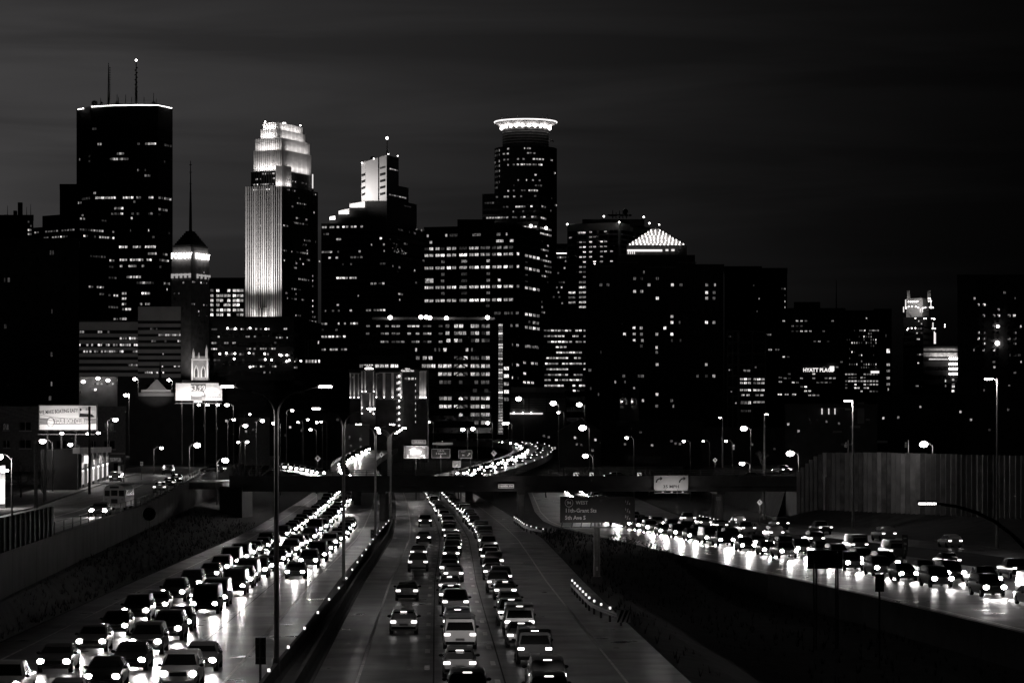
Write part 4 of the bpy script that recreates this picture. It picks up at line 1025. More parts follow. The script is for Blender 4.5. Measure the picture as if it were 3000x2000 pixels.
# --- distant crowned tower
D = 1900
pts = chain3(2646,2705,2736,D,0.5)
r, f = bld('crowned_tower', 'distant tower with a floodlit spiked crown and rows of round lamps', pts, 932, D)
fc = tier(r, chain3(2655,2702,2722,D+3,0.5), 932, 873, D+3, 'pier_white', 'crown')
for px in (2658,2661,2664,2719,2722,2725.5):
    P('spike', MB().tube([W(px,880,D+2), W(px,851,D+4)], [0.55,0.3], 6), 'pier_white', r)
for px, y0, y1 in ((2647,915,899),(2696,915,905),(2702,915,905),(2653,905,878),(2727,905,880),(2733,962,945),(2737,1007,971),(2740,1007,975)):
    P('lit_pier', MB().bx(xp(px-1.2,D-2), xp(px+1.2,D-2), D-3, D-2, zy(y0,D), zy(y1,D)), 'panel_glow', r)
bulbs(r, [(2662,884),(2668,884),(2673,884),(2678,884),(2684,884),(2688,883),(2655,902),(2662,898),(2672,898),(2683,898),(2690,901),(2704,902),(2711,901),(2721,874),(2725,875),(2721,882),(2728,882),(2724,900),(2730,900),(2733,901),(2682,932),(2708,933),(2713,933),(2730,933),(2735,934),(2738,934),(2661,962),(2671,961),(2682,961),(2658,966),(2732,962),(2736,962),(2740,962),(2768,951),(2768,957)], D-3, 0.5, 'crown_lamp')
m0 = W(2680,905,D-6); lamp(r, tuple(m0), 500, 'AREA', to=tuple(W(2680,880,D+3)), size=12, sy=0.6, name='floodlight')
wins(r, f[0], D, [(975,[(2684,2690),(2697,2704)],'m'),(993,[(2686,2695)],'m'),(916,[(2665,2669)],'m'),(925,[(2667,2670)],'m'),(940,[(2690,2694)],'m'),(948,[(2698,2702)],'m'),(1038,[(2686,2705)],'m'),(1063,[(2688,2693)],'m'),(1130,[(2683,2692)],'m')], 5, 5, 6)
D = 1300
r, f = bld('wrapped_block', 'half built block wrapped in lit sheeting with round lamps on its top floors', F2(2706,2806,D), 1020, D)
mat('sheeting', 0.55, 0.8, scale=0.8, var=0.45)
sh = MB()
for k in range(13):
    a = 2706 + 100*k/13; b = 2706 + 100*(k+1)/13; dd = R.uniform(0.2,0.8)
    for (y0, y1) in ((1027,1020),(1044,1033)):
        sh.add([W(a,y0,D-dd), W(b,y0+R.uniform(-1,1),D-0.5), W(b,y1,D-0.4), W(a,y1,D-0.4)], [(0,1,2,3)])
P('sheeting', sh, 'sheeting', r)
lamp(r, tuple(W(2775,1050,D-5)), 520, 'AREA', to=tuple(W(2775,1034,D)), size=14, sy=0.5, name='work_light')
for y in (1050,1066,1080,1095):
    for k in range(5): I('work_lamp', bulb_me, r, W(2783+k*5.5, y, D-0.8), 0, (0.5,0.5,0.5))
wins(r, f[0], D, [(1112,[(2788,2796)],'m'),(1125,[(2787,2798)],'h'),(1132,[(2787,2798)],'h'),(1145,[(2787,2796)],'m'),(1115,[(2768,2772)],'m'),(1130,[(2768,2772)],'m')], 9, 8, 10, skip=0)
D = 1000
r, f = bld('right_tower', 'large dark apartment tower at the right edge with scattered lit windows', F2(2805,3040,D), 812, D, 'wall_dark', fl=3.2, glaze=False)
P('roof_house', MB().prism(plan2(*F2(2880,2925,D+5), 12), zy(813,D), zy(802,D)), 'wall_dark', r)
P('lit_strip', MB().bx(xp(2895,D+4.5), xp(2918,D+4.5), D+4.3, D+4.6, zy(805,D), zy(803.5,D)), 'sign_low', r)
Z = (2560,820,0.21686)
wins(r, f[0], D, [(170,[(1745,1785)],'m'),(250,[(1345,1375),(1900,1915)],'m'),(335,[(1398,1430),(1468,1510)],'m'),(400,[(1668,1702)],'m'),(482,[(1468,1502),(1607,1642),(1662,1710),(1803,1848),(1870,1925)],'h'),(558,[(1605,1645),(1805,1840)],'l'),(628,[(1602,1640),(1655,1712),(1975,1995)],'h'),
  (712,[(1398,1432),(1470,1508),(1885,1925)],'m'),(790,[(1395,1430),(1465,1505),(1803,1845),(1875,1935)],'h'),(858,[(1465,1508),(1873,1930)],'h'),(945,[(1342,1360),(1465,1500),(1607,1640)],'m'),(1015,[(1830,1845),(1878,1990)],'l'),(1105,[(1598,1645),(1980,1998)],'m'),(1175,[(1610,1645)],'m'),(1250,[(1885,1925)],'m'),(1430,[(1812,1842)],'m'),(1490,[(1475,1500)],'m')], 9, 8, 11, tr=Z, skip=0)
for k in range(22):
    for q in (2864,2880,2910,2922,2955,2972,2990): win(r, f[0], q, zy(830+k*16,D), 7, 8, 'd')
I('lamp', bulb_me, r, W(2922,1005,D-0.5), 0, (0.8,0.8,0.8)); I('lamp', bulb_me, r, W(2923,956,D-0.5), 0, (0.5,0.5,0.5))

# --- lower downtown, nearer
D = 1200
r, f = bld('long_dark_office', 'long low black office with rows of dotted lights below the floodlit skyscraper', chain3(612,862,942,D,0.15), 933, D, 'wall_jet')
Z = (600,850,0.3507)
wins(r, f[0], D, [(322,[(55,105),(175,275),(300,330),(350,400),(420,480),(500,545),(660,690)],'m'),(385,[(105,130),(340,395),(410,430)],'m'),(395,[(595,608),(620,655),(685,694)],'h'),(437,[(55,100),(160,200),(230,260),(580,600)],'m'),(487,[(52,105),(348,390),(405,430),(460,520),(535,595)],'m'),(532,[(75,140),(190,220),(300,330)],'l'),(580,[(75,130),(310,335),(450,520)],'l'),(635,[(395,440),(460,525),(560,600)],'m'),(645,[(745,775)],'m'),(685,[(488,510),(540,550)],'m')], 6, 6, 7, tr=Z, skip=0.15)
for zx, zy_ in ((190,318),(255,320),(378,316),(510,324),(180,525),(252,528),(370,524),(500,530),(625,538),(638,544),(685,542),(720,535),(245,573),(505,578),(558,582),(705,585),(720,592),(683,594),(802,590),(378,640),(125,531)):
    I('lamp', bulb_me, r, W(Z[0]+zx*Z[2], Z[1]+zy_*Z[2], D-1.2 if zx < 720 else D+8), 0, (0.42,0.42,0.42))
D = 1120
r, f = bld('pier_front_building', 'little grey building with pale vertical piers and five lit ground windows', F2(892,938,D), 994, D, 'wall_dark', glaze=False)
P('cornice', MB().bx(xp(892,D), xp(938,D), D-0.4, D-0.003, zy(999,D), zy(994,D)), 'wall_stone', r)
for k, q in enumerate((894,903,911.5,920,929,936)):
    P('pier', MB().bx(xp(q-1.8,D), xp(q+1.8,D), D-0.3, D-0.003, zy(1044 if k < 4 else 1020,D), zy(1000,D)), 'wall_stone' if k != 1 else 'wall_pale', r)
wins(r, f[0], D, [(1058,[(895,901),(904,910),(913,919),(922,928),(932,938)],'h'),(1003,[(931,936)],'h')], 6, 10, 7, skip=0)

# --- braced office with long lit windows and the glazed stair tower
D = 1000
r, f = bld('braced_office', 'black office with broad lit windows crossed by diagonal braces', F2(1050,1448,D), 944, D, fl=4.2)
P('plant_room', MB().prism(plan2(*F2(1090,1450,D+8), 15), zy(946,D), zy(926,D)), 'wall_black', r)
Z = (600,850,0.3507)
wins(r, f[0], D, [(300,[(1340,1388),(1430,1540),(1557,1672),(1690,1795),(1820,1895),(1945,1995)],'m'),(362,[(1340,1380),(1430,1540),(1557,1672),(1690,1795),(1820,1895),(1945,1995)],'m'),(430,[(1430,1540),(1557,1672),(1690,1795),(1820,1895),(1945,1995)],'m')], 12, 7, 13, tr=Z, skip=0.2)
Z2 = (1100,1000,0.287)
wins(r, f[0], D, [(-157,[(700,770),(800,900),(970,1060),(1080,1170)],'m'),(-85,[(700,770),(800,930),(970,1060),(1080,1170)],'m'),(-10,[(720,770),(800,930),(970,1060),(1080,1170)],'m'),
 (85,[(405,425),(600,620),(645,660),(690,730),(920,950),(975,995)],'m'),(168,[(410,452),(475,590),(800,945),(970,1060),(1078,1168)],'m'),(250,[(470,615),(637,780),(798,943),(968,1065),(1075,1170)],'h'),(333,[(637,780),(798,943),(968,1065),(1075,1170)],'m'),(415,[(650,775),(850,890),(1010,1050),(1075,1165)],'l'),(500,[(980,1050),(1100,1165)],'l'),(580,[(648,780),(798,943),(968,1065),(1075,1170)],'h'),(663,[(648,780),(798,943),(968,1065),(1075,1170)],'h'),(745,[(850,893),(968,1065),(1075,1170)],'h'),(828,[(1000,1060),(1075,1165)],'m')], 13, 12, 14, tr=Z2, skip=0.02)
for y in (168,250,333,580,663,745):
    for a, b in ((800,868),(940,872)):
        p0 = W(Z2[0]+a*Z2[2], Z2[1]+(y+24)*Z2[2], D-0.5); p1 = W(Z2[0]+b*Z2[2], Z2[1]+(y-24)*Z2[2], D-0.5)
        P('diagonal_brace', MB().tube([p0, p1], 0.3, 6), 'wall_black', r)
wins(r, f[0], D, [(632,[(1290,1408),(1420,1540),(1550,1618)],'h')], 13, 11, 15, tr=Z, skip=0)
for px, py in ((1143,930),(1233,929),(1249,929),(1259,931),(1308,932),(1428,930)):
    I('roof_light', bulb_me, r, W(px,py,D+4), 0, (0.8,0.8,0.7)); 
for px in (1143, 1308, 1428): lamp(r, tuple(W(px,931,D+5)), 900, size=0.3, name='roof_glow')
st = tier(r, F2(1459,1474,D-4), 1272, 948, D-4, 'glass_dark', 'stair_tower', dep=8)[0]
P('stair_flank', MB().bx(xp(1440,D), xp(1458.5,D), D-3.5, D+4, 7, zy(946,D)), 'wall_black', r)
y = 952
while y < 1268:
    win(r, st, 1466.5, zy(y,D-4), 14, 7.2, R.choice('mmlh'), name='stair_window'); y += 8.2
rr, f2 = bld('office_annex', 'slim black annex with one stacked column of bright windows beside the stair tower', F2(1474,1500,D+10), 1000, D+10, glaze=False)
wins(rr, f2[0], D+10, [(y,[(1475,1492)],'h') for y in (1079,1101,1124,1147,1169)], 16, 12, 17, skip=0)

# --- hotel with uplit pilasters
D = 800
r, f = bld('uplit_hotel', 'dark hotel with slender uplit pilasters and the Garden Inn roof sign', F2(1024,1250,D), 1092, D, 'wall_dark', glaze=False)
Z = (1010,1060,0.12754)
P('centre_bay', MB().bx(xp(1058,D), xp(1101,D), D-2.2, D-0.003, 6.8, zy(1086,D)), 'wall_dark', r)
for a, b, y in ((112,388,263),(790,1340,245),(1728,1878,212),(712,790,262)):
    P('cornice', MB().bx(xp(Z[0]+a*Z[2],D), xp(Z[0]+b*Z[2],D), D-0.7, D-0.1, zy(Z[1]+y*Z[2]+1,D), zy(Z[1]+y*Z[2]-0.6,D)), 'wall_white', r)
for a, b, y, yo in ((378,710,208,2.4),(372,710,716,2.4),(110,375,848,0),(725,1335,855,0),(1690,1865,848,0)):
    P('ledge', MB().bx(xp(Z[0]+a*Z[2],D), xp(Z[0]+b*Z[2],D), D-0.9-yo, D-0.1, zy(Z[1]+y*Z[2]+0.8,D), zy(Z[1]+y*Z[2]-0.8,D)), 'wall_pale', r)
ul = MB().bx(-0.15,0.15,-0.15,0.15,-0.1,0.1).mesh('uplight','bulb')
pil = [(130,810,263,0),(217,810,263,0),(315,810,263,0),(403,675,212,2.2),(480,675,212,2.2),(670,675,212,2.2),(728,805,262,0),(903,805,245,0),(1098,805,245,0),(1293,805,245,0),(1727,812,215,0),(1758,812,215,0),(1793,812,215,0),(1828,812,215,0),(1858,812,215,0),(396,1040,720,2.2),(588,1030,720,2.2),(668,1035,720,2.2),(395,1180,1055,2.2),(588,1130,1055,2.2),(664,1188,1055,2.2)]
for zx, yb, yt, o_ in pil:
    px = Z[0]+zx*Z[2]; wv = 1.7 if zx < 850 or zx > 1400 else 3.6
    P('pilaster', MB().bx(xp(px-wv,D), xp(px+wv,D), D-0.3-o_, D-0.004-o_, zy(Z[1]+yb*Z[2],D), zy(Z[1]+yt*Z[2]+1,D)), 'wall_pale', r)
    q = W(px, Z[1]+yb*Z[2]+0.5, D-0.75-o_)
    I('uplight', ul, r, q)
    lamp(r, (q.x, q.y, q.z+0.15), 170, 'SPOT', to=(q.x, q.y+0.75, q.z+9), size=0.08, cone=60, blend=0.9, name='uplight_beam')
for k in range(9):
    y = Z[1]+(345+k*141.5)*Z[2]; win(r, f[0], Z[0]+1222*Z[2], zy(y,D), 10, 9.5, 'm' if k < 8 else 'l')
    I('corridor_lamp', bulb_me, r, W(Z[0]+1250*Z[2], y-2.6, D-0.5), 0, (0.2,0.2,0.2))
for a in (1403,1478,1557): win(r, f[0], Z[0]+a*Z[2], zy(Z[1]+382*Z[2],D), 7.5, 8, 'm')
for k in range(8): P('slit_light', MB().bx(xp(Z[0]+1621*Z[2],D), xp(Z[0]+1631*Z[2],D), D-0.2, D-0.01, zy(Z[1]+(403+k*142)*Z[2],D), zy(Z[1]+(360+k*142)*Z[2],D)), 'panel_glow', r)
P('side_wing', MB().bx(xp(1180,D), xp(1252,D), D+0.5, D+14, 6.8, zy(1076,D)), 'wall_black', r)
P('sign_backing', MB().bx(xp(1064,D), xp(1100,D), D-2.6, D-2.3, zy(1086,D), zy(1071,D)), 'wall_black', r)
text('Hilton', r, W(1081,1074,D-2.7), 0.42, 'sign_low', bold=0.01); text('Garden Inn', r, W(1081.5,1079.5,D-2.7), 0.46, 'sign_glow', sx=0.8, bold=0.02)
text('Hilton', r, W(1194,1080,D-0.5), 0.38, 'sign_low', bold=0.01); text('Garden Inn', r, W(1194,1085.6,D-0.5), 0.55, 'sign_low', sx=1.0, bold=0.01)
for zx, zy_ in ((187,352),(352,370),(275,610),(353,650),(530,610),(770,355),(455,510),(560,740),(540,742)): win(r, f[0], Z[0]+zx*Z[2], zy(Z[1]+zy_*Z[2],D), 2.2, 4.5, 'm')

# --- slab with continuous lit strips
D = 1100
r, f = bld('striped_office', 'low office made of continuous brightly lit horizontal window strips', F2(1588,1716,D), 958, D)
Z = (1600,600,0.3826)
P('plant_room', MB().prism(plan2(*F2(1586,1700,D+6), 15), zy(960,D), zy(925,D)), 'wall_black', r)
wins(r, f[0], D, [(962,[(-20,275),(285,302)],'h'),(1005,[(-20,170),(175,275),(285,302)],'h'),(1048,[(-20,170),(175,275),(285,302)],'h'),(1088,[(70,160)],'m'),(1130,[(75,275)],'h'),(1172,[(0,170),(210,270)],'h'),(1215,[(-10,172),(178,275),(285,302)],'h'),(1258,[(0,170),(285,302)],'h'),(1300,[(-15,170),(210,280)],'m'),(1340,[(-15,172),(178,275)],'h'),(1383,[(-15,160),(200,300)],'h'),(1422,[(50,85),(200,260)],'m')], 9, 6, 10, tr=Z, skip=0.1)
D = 960
r, f = bld('louvred_garage', 'low parking garage with a pale louvred front behind three bright street lamps', F2(1494,1660,D), 1158, D, 'wall_dark', glaze=False)
for q, qq in ((1496,1548),(1551,1600),(1603,1656)):
    mb = MB()
    for k in range(8): mb.bx(xp(q,D), xp(qq,D), D-0.25, D-0.02, zy(1204-k*5,D), zy(1201.5-k*5,D))
    P('louvres', mb, 'wall_stone', r)
P('lit_base', MB().bx(xp(1494,D), xp(1590,D), D-0.4, D-0.02, zy(1213,D), zy(1209,D)), 'panel_glow', r)
for px in (1505,1532,1556): I('lamp', bulb_me, r, W(px,1209,D-0.6), 0, (0.25,0.25,0.25))
P('upper_wall', MB().prism(plan2(*F2(1496,1655,D+3), 10), zy(1159,D), zy(1133,D)), 'wall_stone', r)

# ------------------------------------------------------------------ street lamps
globe_me = MB().ball((0,0,0), 1.0, 12, 8, 0.75).mesh('globe', 'lamp_glow', smooth=True)
lens_me = MB().bx(-0.5,0.5,-0.5,0.5,-0.5,0.5).mesh('lens', 'lamp_glow')
def street_lamp(px, py, D, label, group=None, r=0.42, watts=1500, side=1, arm=1.4, zg=None, light=True):
    r *= 1.3 if watts >= 1400 else 1.1
    c = W(px, py, D); xb = c.x + side*arm; g = gz(xb, D) if zg is None else zg
    t = T('street_lamp', label, 'street lamp', (xb, D, g), group)
    P('pole', MB().tube([(xb,D,g),(xb,D,g+(c.z-g)*0.5),(xb,D,c.z-0.1)], [0.13,0.1,0.07], 7), 'steel_dark', t)
    P('arm', MB().tube([(xb,D,c.z-0.35),(xb-side*arm*0.4,D,c.z+0.22),(c.x,D,c.z+0.25)], 0.05, 6), 'steel_dark', t)
    P('housing', MB().ball((c.x,D,c.z+0.2), r*0.8, 10, 5, 0.35), 'steel_dark', t)
    I('globe', globe_me, t, (c.x, D-0.02, c.z), 0, (r, r, r*0.9))
    if light: lamp(t, (c.x, D, c.z-0.55), watts*(0.4 if px < 700 else 0.25), size=0.25, name='lamp_light')
    return t
for (px, py, D, lb, r, w) in (
    (125,1292,400,'starry street lamp above the ribbed barrier near the boat billboard',0.42,800),
    (206,1302,440,'street lamp just left of the lit storefront',0.33,400),
    (338,1229,500,'street lamp in front of the grey brick apartment wall',0.36,2600),
    (578,1304,500,'bright street lamp over the far end of the frontage street',0.44,1800),
    (660,1348,480,'bright low street lamp at the left end of the road bridge',0.44,2400),
    (-6,1337,286,'dazzling street lamp cut off by the left frame edge',0.4,4200),
    (473,1312,520,'small street lamp beside the dark church block',0.3,700)):
    street_lamp(px, py, D, lb, None, r, w, side=-1 if px > 300 else 1)
ORD = ['first','second','third','fourth','fifth','sixth','seventh','eighth','ninth','tenth','eleventh','twelfth','thirteenth','fourteenth']
for i_, (px, py, D, r) in enumerate(sorted(((665,1186,620,0.42),(685,1229,650,0.34),(719,1247,640,0.46),(769,1232,640,0.44),(803,1239,640,0.44),(856,1202,700,0.36),(732,1213,720,0.25),(902,1229,720,0.3),(910,1258,690,0.34),(928,1237,720,0.3),(941,1235,720,0.28),(873,1236,720,0.24),(724,1294,600,0.34),(698,1295,600,0.26)))):
    street_lamp(px, py, D, ORD[i_] + ' from the left of the lamps clustered behind the left half of the bridge', 'lamps behind the left half of the bridge', r, 1100, side=R.choice((-1,1)), light=(r > 0.33))
for i_, (px, py, D, r) in enumerate(sorted(((1356,1258,820,0.46),(1385,1256,820,0.46),(1429,1239,840,0.4),(1476,1240,850,0.34),(1486,1239,850,0.4),(1255,1236,820,0.34)))):
    street_lamp(px, py, D, ORD[i_] + ' from the left of the street lamps in front of the braced office', 'lamps in front of the braced office', r, 1500, light=(r > 0.38))
for (px, py, D, r, lb, w) in ((1519,1168,760,0.58,'left one of three starry lamps before the louvred garage',2500),(1621,1181,760,0.62,'middle one of three starry lamps before the louvred garage',2500),(1697,1185,760,0.55,'right one of three starry lamps before the louvred garage',2500),
    (1707,1253,600,0.6,'large starry lamp over the dark hillside right of the curving ramp',1400),(1715,1335,520,0.46,'starry lamp low over the bridge right of the curving ramp',900),
    (1636,1208,740,0.32,'small lamp below the starry garage lamps',500),(1836,1282,560,0.3,'single lamp on a curved arm behind the bridge centre',500),
    (2003,1292,600,0.28,'small lamp right of the curved arm lamp behind the bridge',300),(2060,1292,640,0.2,'faint lamp between two brighter ones behind the bridge',200),(2127,1292,620,0.27,'small lamp over the crossing street right of centre',300),
    (2179,1255,560,0.5,'tall starry lamp beside the traffic signal right of centre',1500),(2174,1357,500,0.42,'low starry lamp on the right half of the bridge',1200),
    (2315,1328,480,0.5,'brilliant lamp at the end of the noise wall',2800),(2706,1301,440,0.5,'starry lamp peeping over the top of the noise wall',2400)):
    street_lamp(px, py, D, lb, None, r, w, zg=6.7 if (px > 2250 or D < 520) else None)
# tall masts by the noise wall
def mast_lamp(px, ytop, D, lb, hx, w=6000, glow=True):
    w *= 0.25
    x = xp(px, D); g = gz(x, D); zt = zy(ytop, D)
    t = T('mast_lamp', lb, 'street lamp', (x, D, g))
    P('pole', MB().tube([(x,D,g),(x,D,(g+zt)/2),(x,D,zt)], [0.2,0.16,0.11], 8), 'steel', t)
    P('arm', MB().tube([(x,D,zt-0.3),(x+hx*0.6,D,zt+0.05),(x+hx,D,zt)], 0.06, 6), 'steel', t)
    P('housing', MB().bx(x+hx-0.55, x+hx+0.35, D-0.25, D+0.25, zt+0.0, zt+0.16), 'steel_dark', t)
    I('lens', lens_me, t, (x+hx-0.1, D, zt-0.09), 0, (0.85 if glow else 0.5, 0.3, 0.16))
    if glow: lamp(t, (x+hx-0.1, D, zt-0.4), w, size=0.3, name='lamp_light')
    return t
mast_lamp(2922, 1108, 330, 'tall lamp mast in front of the noise wall at the right edge', -0.9, 4500)
mast_lamp(2499, 1172, 405, 'tall lamp mast in front of the brightest planks of the noise wall', -0.7, 9000)
mast_lamp(2239, 1212, 455, 'tall thin mast at the right end of the bridge', 0.5, 900, False)
mast_lamp(2117, 1222, 640, 'tall thin mast behind the bridge sign', -0.5, 400, False)

# twin-armed highway lamps along the median
def twin_lamp(D, zl, span, lb, w=700):
    x = mf(D); t = T('twin_arm_lamp', lb, 'street lamp', (x, D, 0.0))
    P('base', MB().tube([(x,D,0.0),(x,D,1.1)], [0.24,0.17], 10), 'concrete', t)
    for s in (-1, 1):
        zf = zl - 1.5
        pts = [(x+s*0.06,D,1.1),(x+s*0.06,D,zf*0.6),(x+s*0.06,D,zf)]
        for k in range(1, 7):
            a = k/6*math.pi/2; pts.append((x+s*(0.06+1.2*(1-math.cos(a))), D, zf+1.25*math.sin(a)))
        n = len(pts); P('pole', MB().tube(pts, [0.075,0.068,0.06]+[0.05]*(n-3), 7), 'steel', t)
        P('arm', MB().tube([pts[-1],(x+s*span*0.75,D,zl-0.08),(x+s*span,D,zl+0.05)], [0.04,0.035,0.03], 6), 'steel_dark', t)  # arm coloured darker than the pole, imitating its unlit outer reach
        P('housing', MB().bx(x+s*span-0.42, x+s*span+0.42, D-0.18, D+0.18, zl+0.05, zl+0.2), 'steel_dark', t)
        I('lens', lens_me, t, (x+s*span, D, zl-0.01), 0, (0.62,0.26,0.1))
        lamp(t, (x+s*span, D, zl-0.25), w, 'SPOT', to=(x+s*span, D, 0), size=0.2, cone=152, blend=0.5, name='lamp_light')
    return t
twin_lamp(146, 14.9, 2.5, 'nearest and tallest twin armed lamp post in the median')
twin_lamp(229, 14.8, 2.2, 'second twin armed lamp post along the median')
twin_lamp(344, 14.3, 2.0, 'third twin armed lamp post, just before the bridge')
twin_lamp(424, 14.3, 2.0, 'fourth twin armed lamp post, hard against the bridge')
for i, D in enumerate((520, 600, 690)):
    twin_lamp(D, 14.5, 2.0, ('first','second','last')[i] + ' thin twin armed lamp post beyond the bridge', 500)

# arched lamp at the right edge
t = T('arched_lamp', 'dark street lamp on a long arching arm reaching in from the right edge', 'street lamp', (29.6, 160, gz(29.6,160)))
D = 160
pts = [(30.2,D,gz(30.2,160)),(30.1,D,2.5),(29.6,D,5.2)] + [tuple(W(px,py,D)) for px, py in ((3010,1610),(2965,1565),(2915,1527),(2860,1500),(2800,1482),(2740,1474),(2690,1473))]
P('pole', MB().tube(pts, [0.14,0.13,0.12,0.12,0.11,0.1,0.1,0.09,0.08,0.06], 8), 'steel_dark', t)
c = W(2716,1472.5,D); P('housing', MB().bx(c.x-0.55,c.x+0.55,D-0.15,D+0.15,c.z,c.z+0.13), 'steel_dark', t)
I('lens', lens_me, t, (c.x, D, c.z-0.04), 0, (0.95,0.2,0.07))

# ------------------------------------------------------------------ signs
def plate(root, x0, x1, y0, y1, D, m, name='panel', th=0.08, border=None, bw=0.05):
    P(name, MB().bx(xp(x0,D), xp(x1,D), D, D+th, zy(y1,D), zy(y0,D)), m, root)
    if border:
        a, b, c, d = xp(x0,D), xp(x1,D), zy(y1,D), zy(y0,D); mb = MB(); e = 0.03
        mb.bx(a+e,b-e,D-0.012,D-0.002,d-e-bw,d-e); mb.bx(a+e,b-e,D-0.012,D-0.002,c+e,c+e+bw); mb.bx(a+e,a+e+bw,D-0.012,D-0.002,c+e+bw,d-e-bw); mb.bx(b-e-bw,b-e,D-0.012,D-0.002,c+e+bw,d-e-bw)
        P('border', mb, border, root)
def arrow(root, c, s, ang, m, name='arrow', bent=False):
    mb = MB(); ca, sa = math.cos(ang), math.sin(ang)
    def q(u, v): return (c[0] + (u*ca - v*sa)*s, c[1]-0.012, c[2] + (u*sa + v*ca)*s)
    if bent:
        arc = []
        for k in range(7):
            a = math.pi - k/6*math.pi/2; arc.append((0.35+0.75*math.cos(a), -0.5+0.75*math.sin(a)))
        L1 = [(u*1.0, v) for u, v in arc]
        vs = []
        for k, (u, v) in enumerate(arc):
            a = math.pi - k/6*math.pi/2; vs += [q(u-0.12*math.cos(a), v-0.12*math.sin(a)), q(u+0.12*math.cos(a), v+0.12*math.sin(a))]
        mb.add(vs, [(2*k, 2*k+1, 2*k+3, 2*k+2) for k in range(6)])
        mb.add([q(0.33,-0.12), q(0.8,0.25), q(0.33,0.62)], [(0,1,2)])
    else:
        mb.add([q(-0.5,-0.1), q(0.1,-0.1), q(0.1,0.1), q(-0.5,0.1)], [(0,1,2,3)]); mb.add([q(0.05,-0.32), q(0.5,0), q(0.05,0.32)], [(0,1,2)])
    P(name, mb, m, root)
# big guide sign on the grass
D = 251
t = T('guide_sign', 'large dark guide sign on a pole listing 94 WEST, 11th-Grant Sts and 5th Ave S', 'road sign', (xp(1749,D), D, 0))
plate(t, 1641, 1860, 1454, 1530, D, 'sign_green', th=0.12)
for s, px, py, h, al in (('WEST',1687,1472,0.30,'LEFT'),('94',1667,1472.5,0.27,'CENTER'),('11th-Grant Sts',1655,1495,0.34,'LEFT'),('5th Ave S',1655,1516,0.34,'LEFT')):
    text(s, t, W(px,py,D-0.02), h, 'sign_white', align=al, sx=0.95, bold=0.008)
for a, b, py in (('1','4',1472),('1','2',1495),('3','4',1516)):
    text(a, t, W(1833,py-3.5,D-0.02), 0.2, 'sign_white'); text(b, t, W(1844,py+3.5,D-0.02), 0.2, 'sign_white'); text('/', t, W(1838.5,py,D-0.02), 0.34, 'sign_white')
ring = [W(1667 + 11.5*math.cos(a), 1472 + 12*math.sin(a), D-0.015) for a in [2*math.pi*k/24 for k in range(25)]]
P('shield', MB().tube(ring, 0.02, 4, cap=False), 'sign_white', t)
lamp(t, tuple(W(1750,1541,D-1.6)), 16, 'AREA', to=tuple(W(1750,1490,D)), size=6.2, sy=0.15, name='sign_fill')  # area light added to make the legend readable; no lamp modelled
P('catwalk', MB().bx(xp(1641,D), xp(1860,D), D-1.0, D-0.1, zy(1545,D), zy(1542,D)), 'steel_dark', t)
for px in (1645,1675,1702,1730,1760,1790,1825,1856):
    P('bracket', MB().tube([W(px,1543,D-0.9), W(px+3,1528,D-0.05)], 0.05, 5), 'steel_dark', t)
P('pole', MB().tube([(xp(1749,D),D+0.4,-0.3),(xp(1749,D),D+0.4,zy(1470,D))], [0.3,0.26], 10), 'steel', t)
P('base', MB().bx(xp(1749,D)-0.5, xp(1749,D)+0.5, D-0.1, D+0.9, -0.6, 0.35), 'concrete', t)
P('inspection_tag', MB().bx(xp(1747,D), xp(1752,D), D+0.05, D+0.09, zy(1671,D), zy(1659,D)), 'sign_white', t)
# advisory sign on the bridge
D = 445.6
t = T('advisory_sign', 'pale bridge mounted sign with two bent arrows and 35 MPH', 'road sign', (xp(1966,D), D, zy(1437,D)))
plate(t, 1916, 2016, 1392, 1436, D, 'sign_grey', th=0.12)
for px in (1932, 2000): arrow(t, W(px-3,1405,D-0.02), 0.85, 0, 'sign_black', bent=True)
text('35 MPH', t, W(1966,1425,D-0.02), 0.46, 'sign_black', sx=1.15, bold=0.012)
P('catwalk', MB().bx(xp(1916,D), xp(2018,D), D-0.7, D+0.5, zy(1444,D), zy(1442.5,D)), 'steel_dark', t)
for px in (1942,1968,2000):
    P('sign_lamp', MB().ball(W(px,1440.5,D-0.55), 0.22, 8, 5, 0.5), 'glass_pale', t)
for px in (1918,1950,1985,2014): P('bracket', MB().tube([W(px,1443,D-0.6), W(px,1430,D+0.2)], 0.05, 5), 'steel_dark', t)
lamp(t, tuple(W(1966,1440,D-2.2)), 90, 'AREA', to=tuple(W(1966,1412,D)), size=5, sy=0.2, name='sign_fill')
t = T('street_name_sign', 'small outlined sign reading Franklin Ave on the bridge side', 'road sign', (xp(1482,D), D, zy(1430,D)))
plate(t, 1459, 1506, 1417, 1429.5, D, 'sign_mid', border='sign_white', bw=0.04, th=0.06); text('Franklin Ave', t, W(1482.5,1423,D-0.02), 0.27, 'sign_white', sx=1.25, bold=0.006)
lamp(t, tuple(W(1482,1432,D-1.4)), 22, 'AREA', to=tuple(W(1482,1422,D)), size=2.4, sy=0.1, name='sign_fill')  # unseen area light added so the retroreflective face seems to glow
